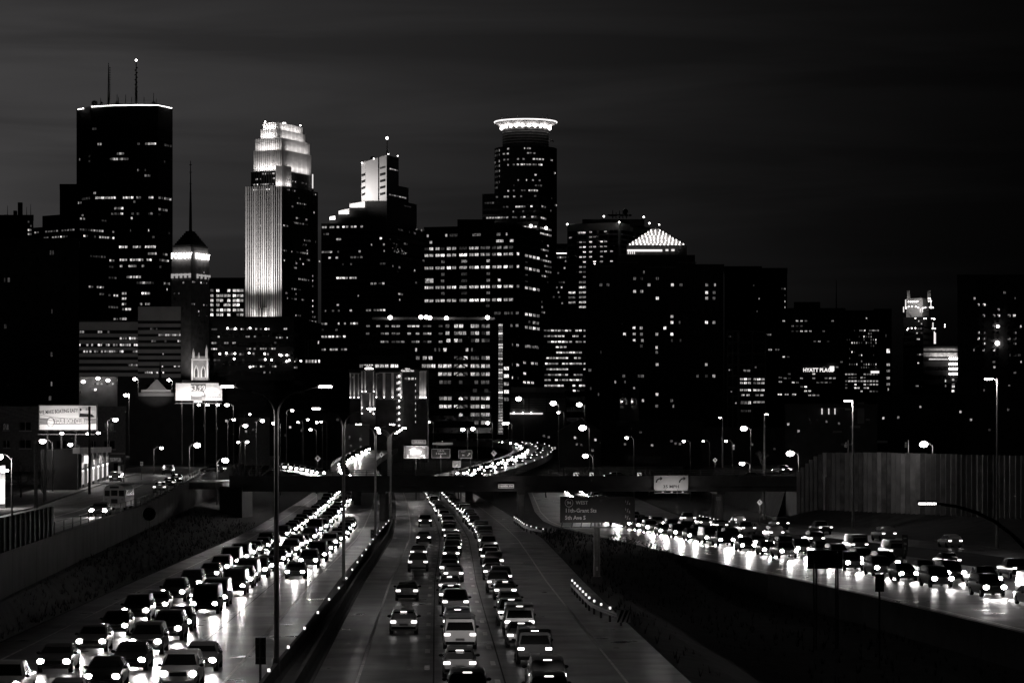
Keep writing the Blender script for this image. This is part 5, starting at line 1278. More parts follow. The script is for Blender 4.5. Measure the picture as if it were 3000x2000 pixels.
# chevrons behind the bridge rail
for i, (px, w_) in enumerate(((1688,16),(1733,12),(1793,12),(1873,12))):
    D = 468; t = T('chevron_sign', ('leftmost and widest','second','third','rightmost') [i] + ' of four black chevron signs above the bridge rail', 'road sign', (xp(px,D), D, 6.6), 'chevron signs on the bridge')
    plate(t, px-w_/2, px+w_/2, 1384, 1399, D, 'sign_white', th=0.03)
    for off_ in ((-4,) if w_ == 12 else (-6.5, 2)):
        a, b = px+off_, px+off_+6
        P('chevron', MB().add([W(a,1385.5,D-0.01), W(a+4,1385.5,D-0.01), W(b+2.5,1391.5,D-0.01), W(a+4,1397.5,D-0.01), W(a,1397.5,D-0.01), W(b-1.5,1391.5,D-0.01)], [(0,1,2,5),(5,2,3,4)]), 'sign_black', t)
    P('post', MB().tube([(xp(px,D),D+0.08,6.0),(xp(px,D),D+0.08,zy(1388,D))], 0.04, 6), 'steel', t)
    lamp(t, tuple(W(px,1404,D-1.2)), 16, 'AREA', to=tuple(W(px,1391,D)), size=0.8, sy=0.1, name='sign_fill')  # unseen area light added to keep the chevron visible
# gantry signs beyond the bridge
def gantry(name, lb, x0, x1, y0, y1, D, posts, lines, m='sign_green', arrows=(), glow=14):
    t = T(name, lb, 'road sign', (xp((x0+x1)/2,D), D, gz(xp((x0+x1)/2,D),D)))
    plate(t, x0, x1, y0, y1, D, m, border='sign_white', bw=0.06)
    for s, px, py, h in lines: text(s, t, W(px,py,D-0.03), h, 'sign_white', bold=0.008)
    for px, py, s, a in arrows: arrow(t, W(px,py,D-0.03), s, a, 'sign_white')
    for px in posts:
        xx = xp(px,D); P('post', MB().tube([(xx,D+0.15,gz(xx,D)-0.2),(xx,D+0.15,zy(y0+2,D))], 0.11, 7), 'steel_dark', t)
    lamp(t, tuple(W((x0+x1)/2,y1+6,D-1.8)), glow, 'AREA', to=tuple(W((x0+x1)/2,(y0+y1)/2,D)), size=(x1-x0)*D/F, sy=0.15, name='sign_fill')  # area light added under the panel to make it visible
    return t
t = gantry('gantry_sign', 'bright sign with two dazzling round lamps before it beyond the bridge', 1183, 1255, 1306, 1342, 610, (1219,), [], 'sign_mid', [(1195,1337,0.9,-math.pi/2),(1243,1337,0.9,-math.pi/2)], 60)
for px in (1211,1226): I('dazzling_lamp', globe_me, t, W(px,1324,609), 0, (0.5,0.5,0.5))
for k in range(9):
    a = R.uniform(1187,1238); b = a + R.uniform(8,16); y = 1311 + k*3.2
    P('worn_legend', MB().add([W(a,y,609.97), W(b,y+0.6,609.97), W(b-1,y-1.2,609.97), W(a+2,y-1.6,609.97)], [(0,1,2,3)]), 'sign_white', t)
gantry('gantry_sign', 'dark sign reading 11th St and E Grant St over a down arrow', 1264, 1319, 1314, 1341, 612, (1291,), [('11th St',1291,1320,0.36),('E Grant St',1292,1328,0.36)], arrows=[(1291,1336,0.7,-math.pi/2)], glow=26)
gantry('gantry_sign', 'dark sign reading WEST 94 with an up right arrow', 1343, 1383, 1318, 1342, 612, (1350,1378), [('WEST',1357,1323,0.26),('94',1357,1333,0.36)], arrows=[(1374,1330,0.85,math.pi/3.6)], glow=20)
gantry('name_sign', 'outlined sign reading 5th Ave S on the far overpass', 1206, 1248, 1288, 1300, 760, (1210,1244), [('5th Ave S',1227,1294,0.42)], 'sign_grey', glow=40)
gantry('exit_sign', 'small EXIT sign with an arrow in the gore beyond the bridge', 1326, 1349, 1349, 1368, 600, (1332,1343), [('EXIT',1337,1354,0.3)], 'sign_grey', [(1338,1362,0.6,math.pi/3.6)], 30)
gantry('board_sign', 'pair of pale outlined boards on the far overpass right of 5th Ave S', 1267, 1326, 1296, 1302, 770, (1280,1310), [], 'sign_grey', glow=30)
def diamond(px, py, r, D, lb, m='sign_yellow', bend=False):
    t = T('warning_sign', lb, 'road sign', (xp(px,D), D, gz(xp(px,D),D)))
    P('panel', MB().add([W(px-r,py,D), W(px,py+r,D), W(px+r,py,D), W(px,py-r,D)], [(0,1,2,3)]), m, t)
    P('back', MB().add([W(px-r,py,D+0.04), W(px,py+r,D+0.04), W(px+r,py,D+0.04), W(px,py-r,D+0.04)], [(3,2,1,0)]), 'steel', t)
    if bend: arrow(t, W(px,py,D-0.01), r*D/F*0.7, math.pi/2, 'sign_black', bent=True)
    else: P('symbol', MB().bx(xp(px-r*0.25,D), xp(px+r*0.25,D), D-0.02, D-0.005, zy(py+r*0.4,D), zy(py-r*0.4,D)), 'sign_black', t)
    xx = xp(px,D); P('post', MB().tube([(xx,D+0.08,gz(xx,D)-0.2),(xx,D+0.08,zy(py,D))], 0.05, 6), 'steel_dark', t)
    lamp(t, tuple(W(px,py+r*1.6,D-1.0)), 14, 'AREA', to=tuple(W(px,py,D)), size=0.9, sy=0.1, name='sign_fill')  # unseen area light added to brighten the diamond
diamond(1447,1327,9,600,'diamond curve warning sign left of the bright curving ramp',bend=True)
diamond(931,1342,9,560,'diamond warning sign above the left part of the bridge')
diamond(1118,1331,8,580,'heart shaped looking warning sign beside the thin lamp posts')
diamond(2095,1347,7,540,'small diamond warning sign behind the right half of the bridge')
diamond(2226,1471,9,425,'diamond turn sign under the right end of the bridge',bend=True)
# sign backs and mileposts in the foreground
def signback(x0, x1, y0, y1, D, lb, posts, m='sign_black', zg=None, front=False):
    t = T('dark_sign', lb, 'road sign', (xp((x0+x1)/2,D), D, gz(xp((x0+x1)/2,D),D)))
    plate(t, x0, x1, y0, y1, D, m, th=0.06)
    for q in range(2): P('stiffener', MB().bx(xp(x0,D)+0.05, xp(x1,D)-0.05, D-0.06, D-0.003, zy(y0+(y1-y0)*(0.25+0.5*q),D)-0.03, zy(y0+(y1-y0)*(0.25+0.5*q),D)+0.03), 'steel_dark', t)
    for px in posts:
        xx = xp(px,D); P('post', MB().tube([(xx,D-0.1,(gz(xx,D) if zg is None else zg)-0.2),(xx,D-0.1,zy(y0+3,D))], 0.06, 6), 'steel_dark', t)
    return t
signback(2365,2468,1612,1665,200,'broad black sign back on paired posts in front of the bright ramp',(2384,2391,2448,2454))
signback(2564,2590,1681,1732,182,'narrow black sign back in front of the bright ramp',(2576,))
signback(748,779,1866,1945,141,'dark narrow sign back standing on the median barrier in the foreground',(763,),zg=0.4)
signback(2098,2112,1455,1466,440,'small pale board on the right bridge pier',(),'sign_grey')
D = 285
t = T('milepost', 'slim milepost sign reading 16 and 5 between ramp and exit road', 'road sign', (xp(2651,D), D, 0))
plate(t, 2643, 2660, 1566, 1614, D, 'sign_green', th=0.03)
text('16', t, W(2651.5,1592,D-0.02), 0.24, 'sign_white', bold=0.004); text('5', t, W(2651.5,1606,D-0.02), 0.22, 'sign_white', bold=0.004); text('35W', t, W(2651.5,1576,D-0.02), 0.12, 'sign_white')
P('post', MB().tube([(xp(2652,D),D+0.05,-0.2),(xp(2652,D),D+0.05,zy(1570,D))], 0.04, 6), 'steel_dark', t)
D = 343
t = T('median_marker_sign', 'tiny upright sign on the third lamp post with stacked numbers', 'road sign', (xp(1091,D), D, 0.8))
plate(t, 1086, 1097, 1550, 1577, D, 'sign_mid', border='sign_white', bw=0.03, th=0.03)
for k, s in enumerate('0A'): text(s, t, W(1091.5,1559+k*10,D-0.02), 0.2, 'sign_white')
P('post', MB().tube([(xp(1092,D),D+0.05,0.0),(xp(1092,D),D+0.05,zy(1560,D))], 0.04, 6), 'steel_dark', t)
D = 270; c = W(437,1505,D)
t = T('round_sign', 'round dark sign back with a shiny rim in front of the retaining wall', 'road sign', (c.x, D, gz(c.x,D)))
P('disc', MB().tube([(c.x,D,c.z),(c.x,D+0.05,c.z)], 0.62, 20), 'sign_black', t)
P('rim', MB().tube([(c.x+0.62*math.cos(2*math.pi*k/24), D-0.02, c.z+0.62*math.sin(2*math.pi*k/24)) for k in range(25)], 0.035, 5, cap=False), 'steel', t)
P('post', MB().tube([(c.x,D+0.1,gz(c.x,D)-0.2),(c.x,D+0.1,c.z)], 0.05, 6), 'steel_dark', t)

# guard rails with reflectors
def guard(f, y0, y1, lb, flare=0.0, marker=True, m='steel'):
    t = T('guardrail', lb, 'guardrail', (f(y0), y0, 0))
    ys2 = [y0 + (y1-y0)*k/10 for k in range(11)]
    fx = lambda y: f(y) + flare*max(0, 1-(y-y0)/(y1-y0)*2.2)**2
    vs = []
    prof = [(0,0.45),(-0.06,0.52),(0,0.6),(-0.06,0.68),(0,0.76)]
    for y in ys2: vs += [(fx(y)+a, y, b) for a, b in prof]
    P('rail', MB().add(vs, [(5*i+j,5*i+j+1,5*i+j+6,5*i+j+5) for i in range(10) for j in range(4)]), m, t)
    for k, y in enumerate(ys2):
        P('post', MB().bx(fx(y)+0.02, fx(y)+0.16, y-0.07, y+0.07, -0.1, 0.74), 'steel_dark', t)
        I('reflector', refl, t, (fx(y)+0.1, y, 0.86))
    if marker:
        x = fx(y0) + 0.25; y = y0 - 0.3
        P('end_plate', MB().bx(x-0.45,x+0.45,y,y+0.05,0.25,1.05), 'sign_white', t)
        for k in range(3):
            a = x-0.45+k*0.3; P('stripe', MB().add([(a,y-0.006,0.25),(a+0.13,y-0.006,0.25),(min(a+0.5,x+0.45),y-0.006,1.05 if a+0.5 <= x+0.45 else 0.9),(a+0.28,y-0.006,1.05)], [(0,1,2,3)]), 'sign_black', t)
    return t
guard(lambda y: cx(y)+14.9, 189, 232, 'near guardrail with white reflectors and a striped end plate beside the outbound lanes', 1.2)
guard(lambda y: cx(y)+15.6, 372, 432, 'far guardrail with white reflectors below the bridge pier', 1.6, False)
guard(lambda y: ex(y)+22.6, 395, 440, 'short guardrail with a striped end plate between ramp and exit road', 0.8)

# ------------------------------------------------------------------ billboards
def billboard(x0, x1, y0, y1, D, lb, watts):
    t = T('billboard', lb, 'billboard', (xp((x0+x1)/2,D), D, gz(xp((x0+x1)/2,D),D)))
    a, b, c, d = xp(x0,D), xp(x1,D), zy(y1,D), zy(y0,D)
    P('panel', MB().bx(a,b,D,D+0.25,c,d), 'sign_white', t)
    mb = MB(); mb.bx(a-0.15,b+0.15,D-0.06,D+0.28,d+0.003,d+0.15); mb.bx(a-0.15,b+0.15,D-0.06,D+0.28,c-0.15,c-0.003); mb.bx(a-0.15,a-0.003,D-0.06,D+0.28,c,d); mb.bx(b+0.003,b+0.15,D-0.06,D+0.28,c,d); P('frame', mb, 'steel_dark', t)
    P('catwalk', MB().bx(a,b,D-1.5,D-0.1,c-0.75,c-0.66), 'steel_dark', t)
    for k in range(4):
        xx = a + (b-a)*(k+0.5)/4; g = gz(xx,D)
        P('post', MB().tube([(xx,D+0.6,g),(xx,D+0.6,d-0.5)], 0.16, 7), 'steel_dark', t)
    lamp(t, ((a+b)/2, D-3.2, c-1.0), watts, 'AREA', to=((a+b)/2, D, (c+d)/2+0.4), size=b-a, sy=0.4, name='billboard_light')
    return t, a, b, c, d
def flat(t, D, pts, m, name='print', k=1):
    P(name, MB().add([W(px,py,D-0.004*k) for px, py in pts], [tuple(range(len(pts)))]), m, t)
D = 430
t, a, b, c, d = billboard(116,282,1188,1258,D,'lit billboard reading WE MAKE BOATING EASY! above YOUR BOAT CLUB.com',420)
Zb = (100,1170,0.08503); zb = lambda x, y: (Zb[0]+x*Zb[2], Zb[1]+y*Zb[2])
flat(t, D, [zb(195,860),zb(2130,840),zb(2130,640),zb(195,640)], 'sign_grey', 'blue_band')
mat('print_blue', 0.16, 0.6); mat('print_pale', 0.6, 0.6)
flat(t, D, [zb(1530,610),zb(2130,610),zb(2130,240),zb(1530,240)], 'print_pale', 'photo_ground')
flat(t, D, [zb(1550,605),zb(2090,605),zb(2000,505),zb(1570,470)], 'sign_black', 'water', 2)
flat(t, D, [zb(1600,460),zb(1700,480),zb(1950,465),zb(2050,430),zb(2100,385),zb(1950,370),zb(1680,355),zb(1600,400)], 'sign_white', 'boat_hull', 3)
flat(t, D, [zb(1575,380),zb(1625,390),zb(1635,320),zb(1590,295),zb(1570,320)], 'sign_black', 'boat_motor', 3)
for q in (1790,1850): flat(t, D, [zb(q-15,370),zb(q+25,370),zb(q+15,290),zb(q,280)], 'print_blue', 'boat_rider', 4)
el = [zb(565+135*math.cos(2*math.pi*k/20), 770+170*math.sin(2*math.pi*k/20)) for k in range(20)]; flat(t, D, el, 'print_blue', 'badge_rim', 2)
el = [zb(565+108*math.cos(2*math.pi*k/20), 780+145*math.sin(2*math.pi*k/20)) for k in range(20)]; flat(t, D, el, 'sign_white', 'badge', 3)
px, py = zb(850,410); text('WE MAKE BOATING EASY!', t, W(px,py,D-0.01), 0.55, 'sign_black', sx=0.62, rot=rad(3.5), bold=0.008)
px, py = zb(1330,745); text('YOUR BOAT CLUB.com', t, W(px,py,D-0.012), 0.66, 'sign_white', sx=0.56, bold=0.015)
px, py = zb(1320,925); text('Hurry! Pre-Season Enrollment Ends March 1', t, W(px,py,D-0.012), 0.2, 'sign_mid', sx=0.7)
for px, py in ((181,1269),(258,1270),(288,1268)): I('billboard_lamp', globe_me, t, W(px,py,D-1.6), 0, (0.3,0.2,0.2))
D = 660
t, a, b, c, d = billboard(515,650,1122,1172,D,'lit billboard with a $3.99 burger advert beside an oval emblem',900)
Zb = (500,1100,0.07653)
flat(t, D, [zb(770,930),zb(1345,930),zb(1345,310),zb(770,310)], 'sign_mid', 'photo_ground')
flat(t, D, [zb(1000+270*math.cos(2*math.pi*k/16), 690+110*math.sin(2*math.pi*k/16)) for k in range(16)], 'print_pale', 'burger', 2)
flat(t, D, [zb(1195,930),zb(1335,930),zb(1335,820),zb(1195,820)], 'sign_grey', 'cup', 2)
flat(t, D, [zb(1350,930),zb(1945,930),zb(1945,315),zb(1350,315)], 'print_pale', 'right_panel')
flat(t, D, [zb(1585+300*math.cos(2*math.pi*k/24), 610+180*math.sin(2*math.pi*k/24)) for k in range(24)], 'sign_white', 'oval', 2)
for s, x, y, h, m_ in (('$3.99',1020,480,1.15,'sign_white'),('NEW',1150,725,0.5,'sign_white'),('ELLIAN',1650,645,0.36,'sign_grey'),('SIGN UP BONUS',1655,820,0.3,'sign_mid'),('ER',1870,735,0.3,'sign_mid')):
    px, py = zb(x,y); text(s, t, W(px,py,D-0.02), h, m_, bold=0.012)
I('maker_plate', MB().bx(-0.5,0.5,-0.5,0.5,-0.5,0.5).mesh('maker_plate','sign_low'), t, W(580,1176,D-0.4), 0, (1.9,0.1,0.28))
for px in (583,608,638): I('billboard_lamp', globe_me, t, W(px,1186,D-1.8), 0, (0.36,0.3,0.3))

# ------------------------------------------------------------------ left bank: shops and flats along the frontage street
D = 560
r, f = bld('brick_apartments', 'grey brick apartment house with sash windows behind the boat billboard', F2(-60,368,D), 1203, D, 'wall_brick', z0=5.8, glaze=False)
def sash(px, py, w_, h_, lv):
    fr = win(r, f[0], px, zy(py,D), w_, h_, lv); x, z = xp(px,D), zy(py,D); ww, hh = w_*D/F/2, h_*D/F/2
    P('window_trim', MB().bx(x-ww-0.12,x+ww+0.12,D-0.2,D-0.004,z-hh-0.15,z-hh-0.003).bx(x-0.05,x+0.05,D-0.32,D-0.262,z-hh,z+hh), 'wall_pale', r)
for px, py, w_, h_, lv in ((18,1250,18,20,'l'),(75,1248,34,26,'d'),(321,1249,34,26,'l'),(321,1302,34,26,'d'),(75,1300,34,26,'d'),(20,1300,18,22,'d'),(275,1302,12,24,'d'),(180,1302,30,26,'d')): sash(px,py,w_,h_,lv)
P('shopfront', MB().bx(xp(322,D), xp(366,D), D-0.3, D-0.004, zy(1330,D), zy(1326,D)), 'wall_pale', r)
P('door', MB().bx(xp(334,D), xp(346,D), D-0.2, D-0.004, 6.4, zy(1356,D)), 'glass_dark', r)
P('transom', MB().bx(xp(322,D), xp(356,D), D-0.25, D-0.004, zy(1352,D), zy(1340,D)), 'room_dim', r)
P('step_block', MB().bx(xp(318,D), xp(330,D), D-1.2, D-0.004, 6.0, zy(1395,D)), 'wall_pale', r)
# lit storefront along the pavement
A = Vector((-61.4, 405)); B = Vector((-66.2, 470))
t = T('storefront', 'low storefront with tall brightly lit windows facing the frontage street', 'shop', (-66, 437, 5.2))
base = [A, B, B + Vector((-5,-1)), A + Vector((-5,-1))]
P('wall', MB().prism(base, 4.9, 11.2), 'wall_black', t)
P('roof_edge', MB().prism([A+Vector((0.5,-0.3)), B+Vector((0.5,0.3)), B+Vector((-0.6,0.3)), A+Vector((-0.6,-0.3))], 10.6, 11.45), 'wall_stone', t)
fc = Face(A, B); zf = lambda y: interp([(405,5.3),(470,6.1)], y)
emat('shop_glow', 1.7); emat('shop_mid', 0.55); mat('shop_panel', 0.45, 0.7, scale=0.5, var=0.3)
for k in range(6):
    u0, u1 = 3.2 + k*10.4, 3.2 + k*10.4 + 9.2
    p0, p1 = A + fc.d*u0 + fc.n*0.06, A + fc.d*u1 + fc.n*0.06; zb0, zb1 = zf(p0.y)+0.7, zf(p1.y)+0.7
    def pan(z0a, z1a, m_, nm, o_=0.0):
        q0, q1 = p0 + fc.n*o_, p1 + fc.n*o_; P(nm, MB().add([(q0.x,q0.y,zb0+z0a),(q1.x,q1.y,zb1+z0a),(q1.x,q1.y,zb1+z1a),(q0.x,q0.y,zb0+z1a)], [(0,1,2,3)]), m_, t)
    if k == 0: pan(0.0, 2.1, 'shop_mid', 'shop_window')
    else: pan(0.0, 2.1, 'shop_glow', 'shop_window')
    for j in range(1, 5):
        q = p0 + (p1-p0)*j/5 + fc.n*0.1; P('curtain_fold', MB().obx((q.x,q.y,(zb0+zb1)/2+0.95), fc.d, 0.22, 0.03, 0.9), 'shop_panel', t)
    pan(2.35, 3.2, 'shop_panel', 'sign_panel', 0.05)
    q = p0 + fc.n*0.1; P('pilaster', MB().obx((q.x,q.y,(zb0+11)/2-0.4), fc.d, 0.3, 0.2, 2.4), 'wall_stone', t)
q = A + fc.d*14 + fc.n*0.3; P('lit_placard', MB().obx((q.x,q.y,9.7), fc.d, 4.0, 0.1, 0.55), 'shop_glow', t)
for k in range(5):
    q = A + fc.d*(8+k*12) + fc.n*1.6; lamp(t, (q.x,q.y,10.7), 700, 'SPOT', to=(q.x-fc.n.x*1.3, q.y-fc.n.y*1.3, 5), size=0.3, cone=130, name='pavement_fill')  # spots added to lighten the pavement before the shop
# lit corner of another shop at the left frame edge
D = 330; A = Vector((xp(-60,D), D)); 
r, f = bld('corner_shop', 'lit corner shop window cut off by the left frame edge', F2(-60,15,D), 1386, D, 'wall_brick', z0=4.3, glaze=False)
for k in range(3): P('shop_window', MB().bx(xp(-34+k*17,D), xp(-34+k*17+14,D), D-0.1, D-0.01, zy(1475,D), zy(1403,D)), 'shop_glow', r)
for px, py in ((2,1377),(10,1380),(20,1378)): I('globe_lamp', globe_me, r, W(px,py,D-1), 0, (0.22,0.22,0.22))
lamp(r, tuple(W(8,1376,D-2)), 900, size=0.3, name='lamp_light')
# church gable and spire
D = 700
r, f = bld('gabled_church', 'dark church with a pale stone gable and slim spire beside the second billboard', F2(380,560,D), 1160, D, 'wall_black', z0=6.5, glaze=False)
P('gable', MB().add([W(427,1142,D-0.5),W(490,1142,D-0.5),W(459,1109,D-0.5),W(427,1142,D+4),W(490,1142,D+4),W(459,1109,D+4)], [(0,1,2),(5,4,3),(0,3,4,1),(1,4,5,2),(2,5,3,0)]), 'wall_stone', r)
P('entablature', MB().bx(xp(414,D), xp(502,D), D-0.6, D+4, zy(1148,D), zy(1141,D)), 'wall_pale', r)
P('lower_band', MB().bx(xp(406,D), xp(510,D), D-0.4, D+4, zy(1160,D), zy(1150,D)), 'wall_stone', r)
P('spire', MB().prism([W(463,1110,D+6).xy, W(475,1110,D+6).xy, W(475,1110,D+7).xy, W(463,1110,D+7).xy], zy(1125,D), zy(1050,D), top=[W(468.7,1050,D+6.5).xy]*2 + [W(469.3,1050,D+6.6).xy]*2), 'wall_black', r)
lamp(r, tuple(W(459,1175,D-8)), 1100, 'SPOT', to=tuple(W(459,1135,D)), size=0.4, cone=70, name='floodlight')
for i_, (px, py) in enumerate(((368,1157),(377,1157),(395,1110),(495,1113))): street_lamp(px, py, 1180, ORD[i_] + ' from the left of four lamps just above the gabled church', 'lamps above the gabled church', 0.6, 22000)

# dark blocks that fill the middle distance
def filler(name, lb, x0, x1, yt, D, m='wall_dark', z0=6.3, wn=0, lv='m', pitched=False):
    r, f = bld(name, lb, F2(x0,x1,D), yt, D, m, z0=z0, glaze=False, parapet=not pitched)
    if pitched:
        a, b = xp(x0,D), xp(x1,D); z = zy(yt,D); h = (b-a)*0.3
        P('roof', MB().add([(a-0.4,D-0.4,z),(b+0.4,D-0.4,z),((a+b)/2,D-0.4,z+h),(a-0.4,D+12,z),(b+0.4,D+12,z),((a+b)/2,D+12,z+h)], [(0,1,2),(5,4,3),(0,3,4,1),(1,4,5,2),(2,5,3,0)]), 'roof_dark', r)
    for k in range(wn):
        win(r, f[0], R.uniform(x0+8, x1-8), zy(R.uniform(yt+8, min(yt+70, 1360)), D), 7, 8, R.choice([lv,'m','l']))
    return r, f
filler('dark_warehouse', 'long black warehouse left of the first bridge lamps', 555, 700, 1205, 760, 'wall_black', wn=3)
r, f = filler('grey_shop_row', 'grey lamp lit house front with one dark window behind the clustered lamps', 690, 790, 1232, 760, 'wall_brick', wn=2)
win(r, f[0], 733, zy(1267,760), 15, 12, 'd')
filler('low_black_block', 'low black block left of the uplit hotel', 820, 1020, 1215, 900, 'wall_black', wn=5)
filler('arched_station', 'small lit building with arched front below the uplit hotel', 1010, 1082, 1252, 780, 'wall_stone', wn=4, lv='h')
filler('hillside_house', 'black house on the hillside under the large starry lamp', 1640, 1760, 1262, 700, 'wall_black', wn=5, pitched=True)
filler('hillside_house', 'black gabled house right of the curving ramp', 1582, 1650, 1268, 930, 'wall_black', wn=4, pitched=True)
filler('hillside_flats', 'long black flats below the pyramid tower', 1760, 2060, 1240, 720, 'wall_black', wn=6)
filler('corner_flats', 'black block below the framed glass tower', 2060, 2300, 1262, 680, 'wall_black', wn=5)
r, f = filler('patchwork_flats', 'dark flats with pale grey patches behind the noise wall', 2300, 2570, 1195, 620, 'wall_dark', wn=4)
for x0, x1, y0, y1 in ((2450,2478,1190,1196),(2476,2510,1195,1201),(2512,2532,1178,1240),(2536,2548,1226,1232),(2440,2466,1261,1267),(2490,2520,1246,1253),(2464,2500,1298,1304),(2570,2600,1290,1297)):
    P('pale_panel', MB().bx(xp(x0,620), xp(x1,620), 619.8, 619.99, zy(y1,620), zy(y0,620)), 'wall_stone', r)
for px in (2408,2428,2446): P('lit_slot', MB().bx(xp(px-1.2,620), xp(px+1.2,620), 619.8, 619.99, zy(1213,620), zy(1196,620)), 'panel_glow', r)
filler('dark_tenement', 'tall black tenement filling the gap behind the noise wall lamp', 2570, 2830, 1165, 700, 'wall_black', wn=4)
filler('edge_tenement', 'black tenement behind the tall mast at the right edge', 2830, 3060, 1190, 640, 'wall_black', wn=3)

# a low plain wall glimpsed behind the bridge
t = T('block_wall', 'low pale block wall glimpsed behind the centre of the bridge', 'wall', (xp(1880,640), 640, 6))
for k in range(4):
    for j in range(2): P('block', MB().bx(xp(1835+k*24+j*6,640), xp(1835+k*24+j*6+22,640), 640, 640.4, zy(1356-j*11,640), zy(1346-j*11,640)), 'concrete_dark', t)

# ------------------------------------------------------------------ curving flyover ramp beyond the bridge
def catmull(pts, n=8):
    out = []; pts = [Vector(p) for p in pts]; q = [pts[0]*2-pts[1]] + pts + [pts[-1]*2-pts[-2]]
    for i in range(1, len(q)-2):
        for k in range(n):
            t = k/n; a, b, c, d = q[i-1], q[i], q[i+1], q[i+2]
            out.append(0.5*((2*b) + (c-a)*t + (2*a-5*b+4*c-d)*t*t + (3*b-a-3*c+d)*t*t*t))
    out.append(pts[-1]); return out
fly = catmull([tuple(W(px, py, D_)) for px, py, D_ in ((1330,1408,552),(1392,1392,610),(1480,1365,690),(1543,1340,780),(1561,1322,840),(1536,1307,880),(1470,1300,900),(1400,1298,910),(1300,1300,915))])
def sweep(path, prof, closed=False):
    mb = MB(); vs = []; k = len(prof)
    for i, p in enumerate(path):
        d = path[min(i+1,len(path)-1)] - path[max(i-1,0)]; s = Vector((d.y,-d.x,0)).normalized()
        vs += [p + s*a + Vector((0,0,b)) for a, b in prof]
    fs = [(i*k+j, i*k+j+1, (i+1)*k+j+1, (i+1)*k+j) for i in range(len(path)-1) for j in range(k-1)]
    return mb.add(vs, fs)
t = T('curving_flyover', 'curving ramp that sweeps up and loops back beyond the bridge', 'ramp', (0, 700, 0))
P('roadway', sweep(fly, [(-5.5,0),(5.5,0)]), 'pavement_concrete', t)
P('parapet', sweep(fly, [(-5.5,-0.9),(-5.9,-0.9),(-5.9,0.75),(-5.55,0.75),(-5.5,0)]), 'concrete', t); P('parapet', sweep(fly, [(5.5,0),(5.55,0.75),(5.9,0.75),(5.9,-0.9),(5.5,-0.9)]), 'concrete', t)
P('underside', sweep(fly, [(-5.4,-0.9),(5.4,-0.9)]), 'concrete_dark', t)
for s in (-4.2, 4.2): P('edge_line', sweep(fly, [(s-0.1,0.012),(s+0.1,0.012)]), 'paint_white', t)
for i in range(6, len(fly), 9): P('pier', MB().tube([(fly[i].x,fly[i].y,-0.2),(fly[i].x,fly[i].y,fly[i].z-0.9)], 0.8, 10), 'concrete_dark', t)
for i in range(0, len(fly), 3):
    d = fly[min(i+1,len(fly)-1)]-fly[max(i-1,0)]; s = Vector((d.y,-d.x,0)).normalized(); q = fly[i]+s*5.7; I('reflector', refl, t, (q.x,q.y,q.z+0.76), 0, (2,2,2))

# ------------------------------------------------------------------ cars
def loft(sts, m=0):
    """sts: (y, z_bottom, z_belt, z_roof, half width, half width of roof)"""
    mb = MB(); vs = []
    for (y, zb, zm, zr, w, wr) in sts:
        vs += [(-w*0.9,y,zb),(-w,y,zb+0.18),(-w,y,zm-0.12),(-w*0.97,y,zm),(-wr,y,zr-0.04),(-wr*0.86,y,zr),(wr*0.86,y,zr),(wr,y,zr-0.04),(w*0.97,y,zm),(w,y,zm-0.12),(w,y,zb+0.18),(w*0.9,y,zb)]
    k = 12; n = len(sts)
    fs = [(i*k+j, i*k+(j+1)%k, (i+1)*k+(j+1)%k, (i+1)*k+j) for i in range(n-1) for j in range(k)]
    fs += [tuple(range(k)), tuple(reversed([(n-1)*k+j for j in range(k)]))]
    return mb.add(vs, fs, m)
CARS = {}
for i, c in enumerate((0.015, 0.03, 0.06, 0.5, 0.2)):
    m = mat('car_paint_%d' % i, c, 0.3, metal=0.35, var=0.03, spec=0.5)
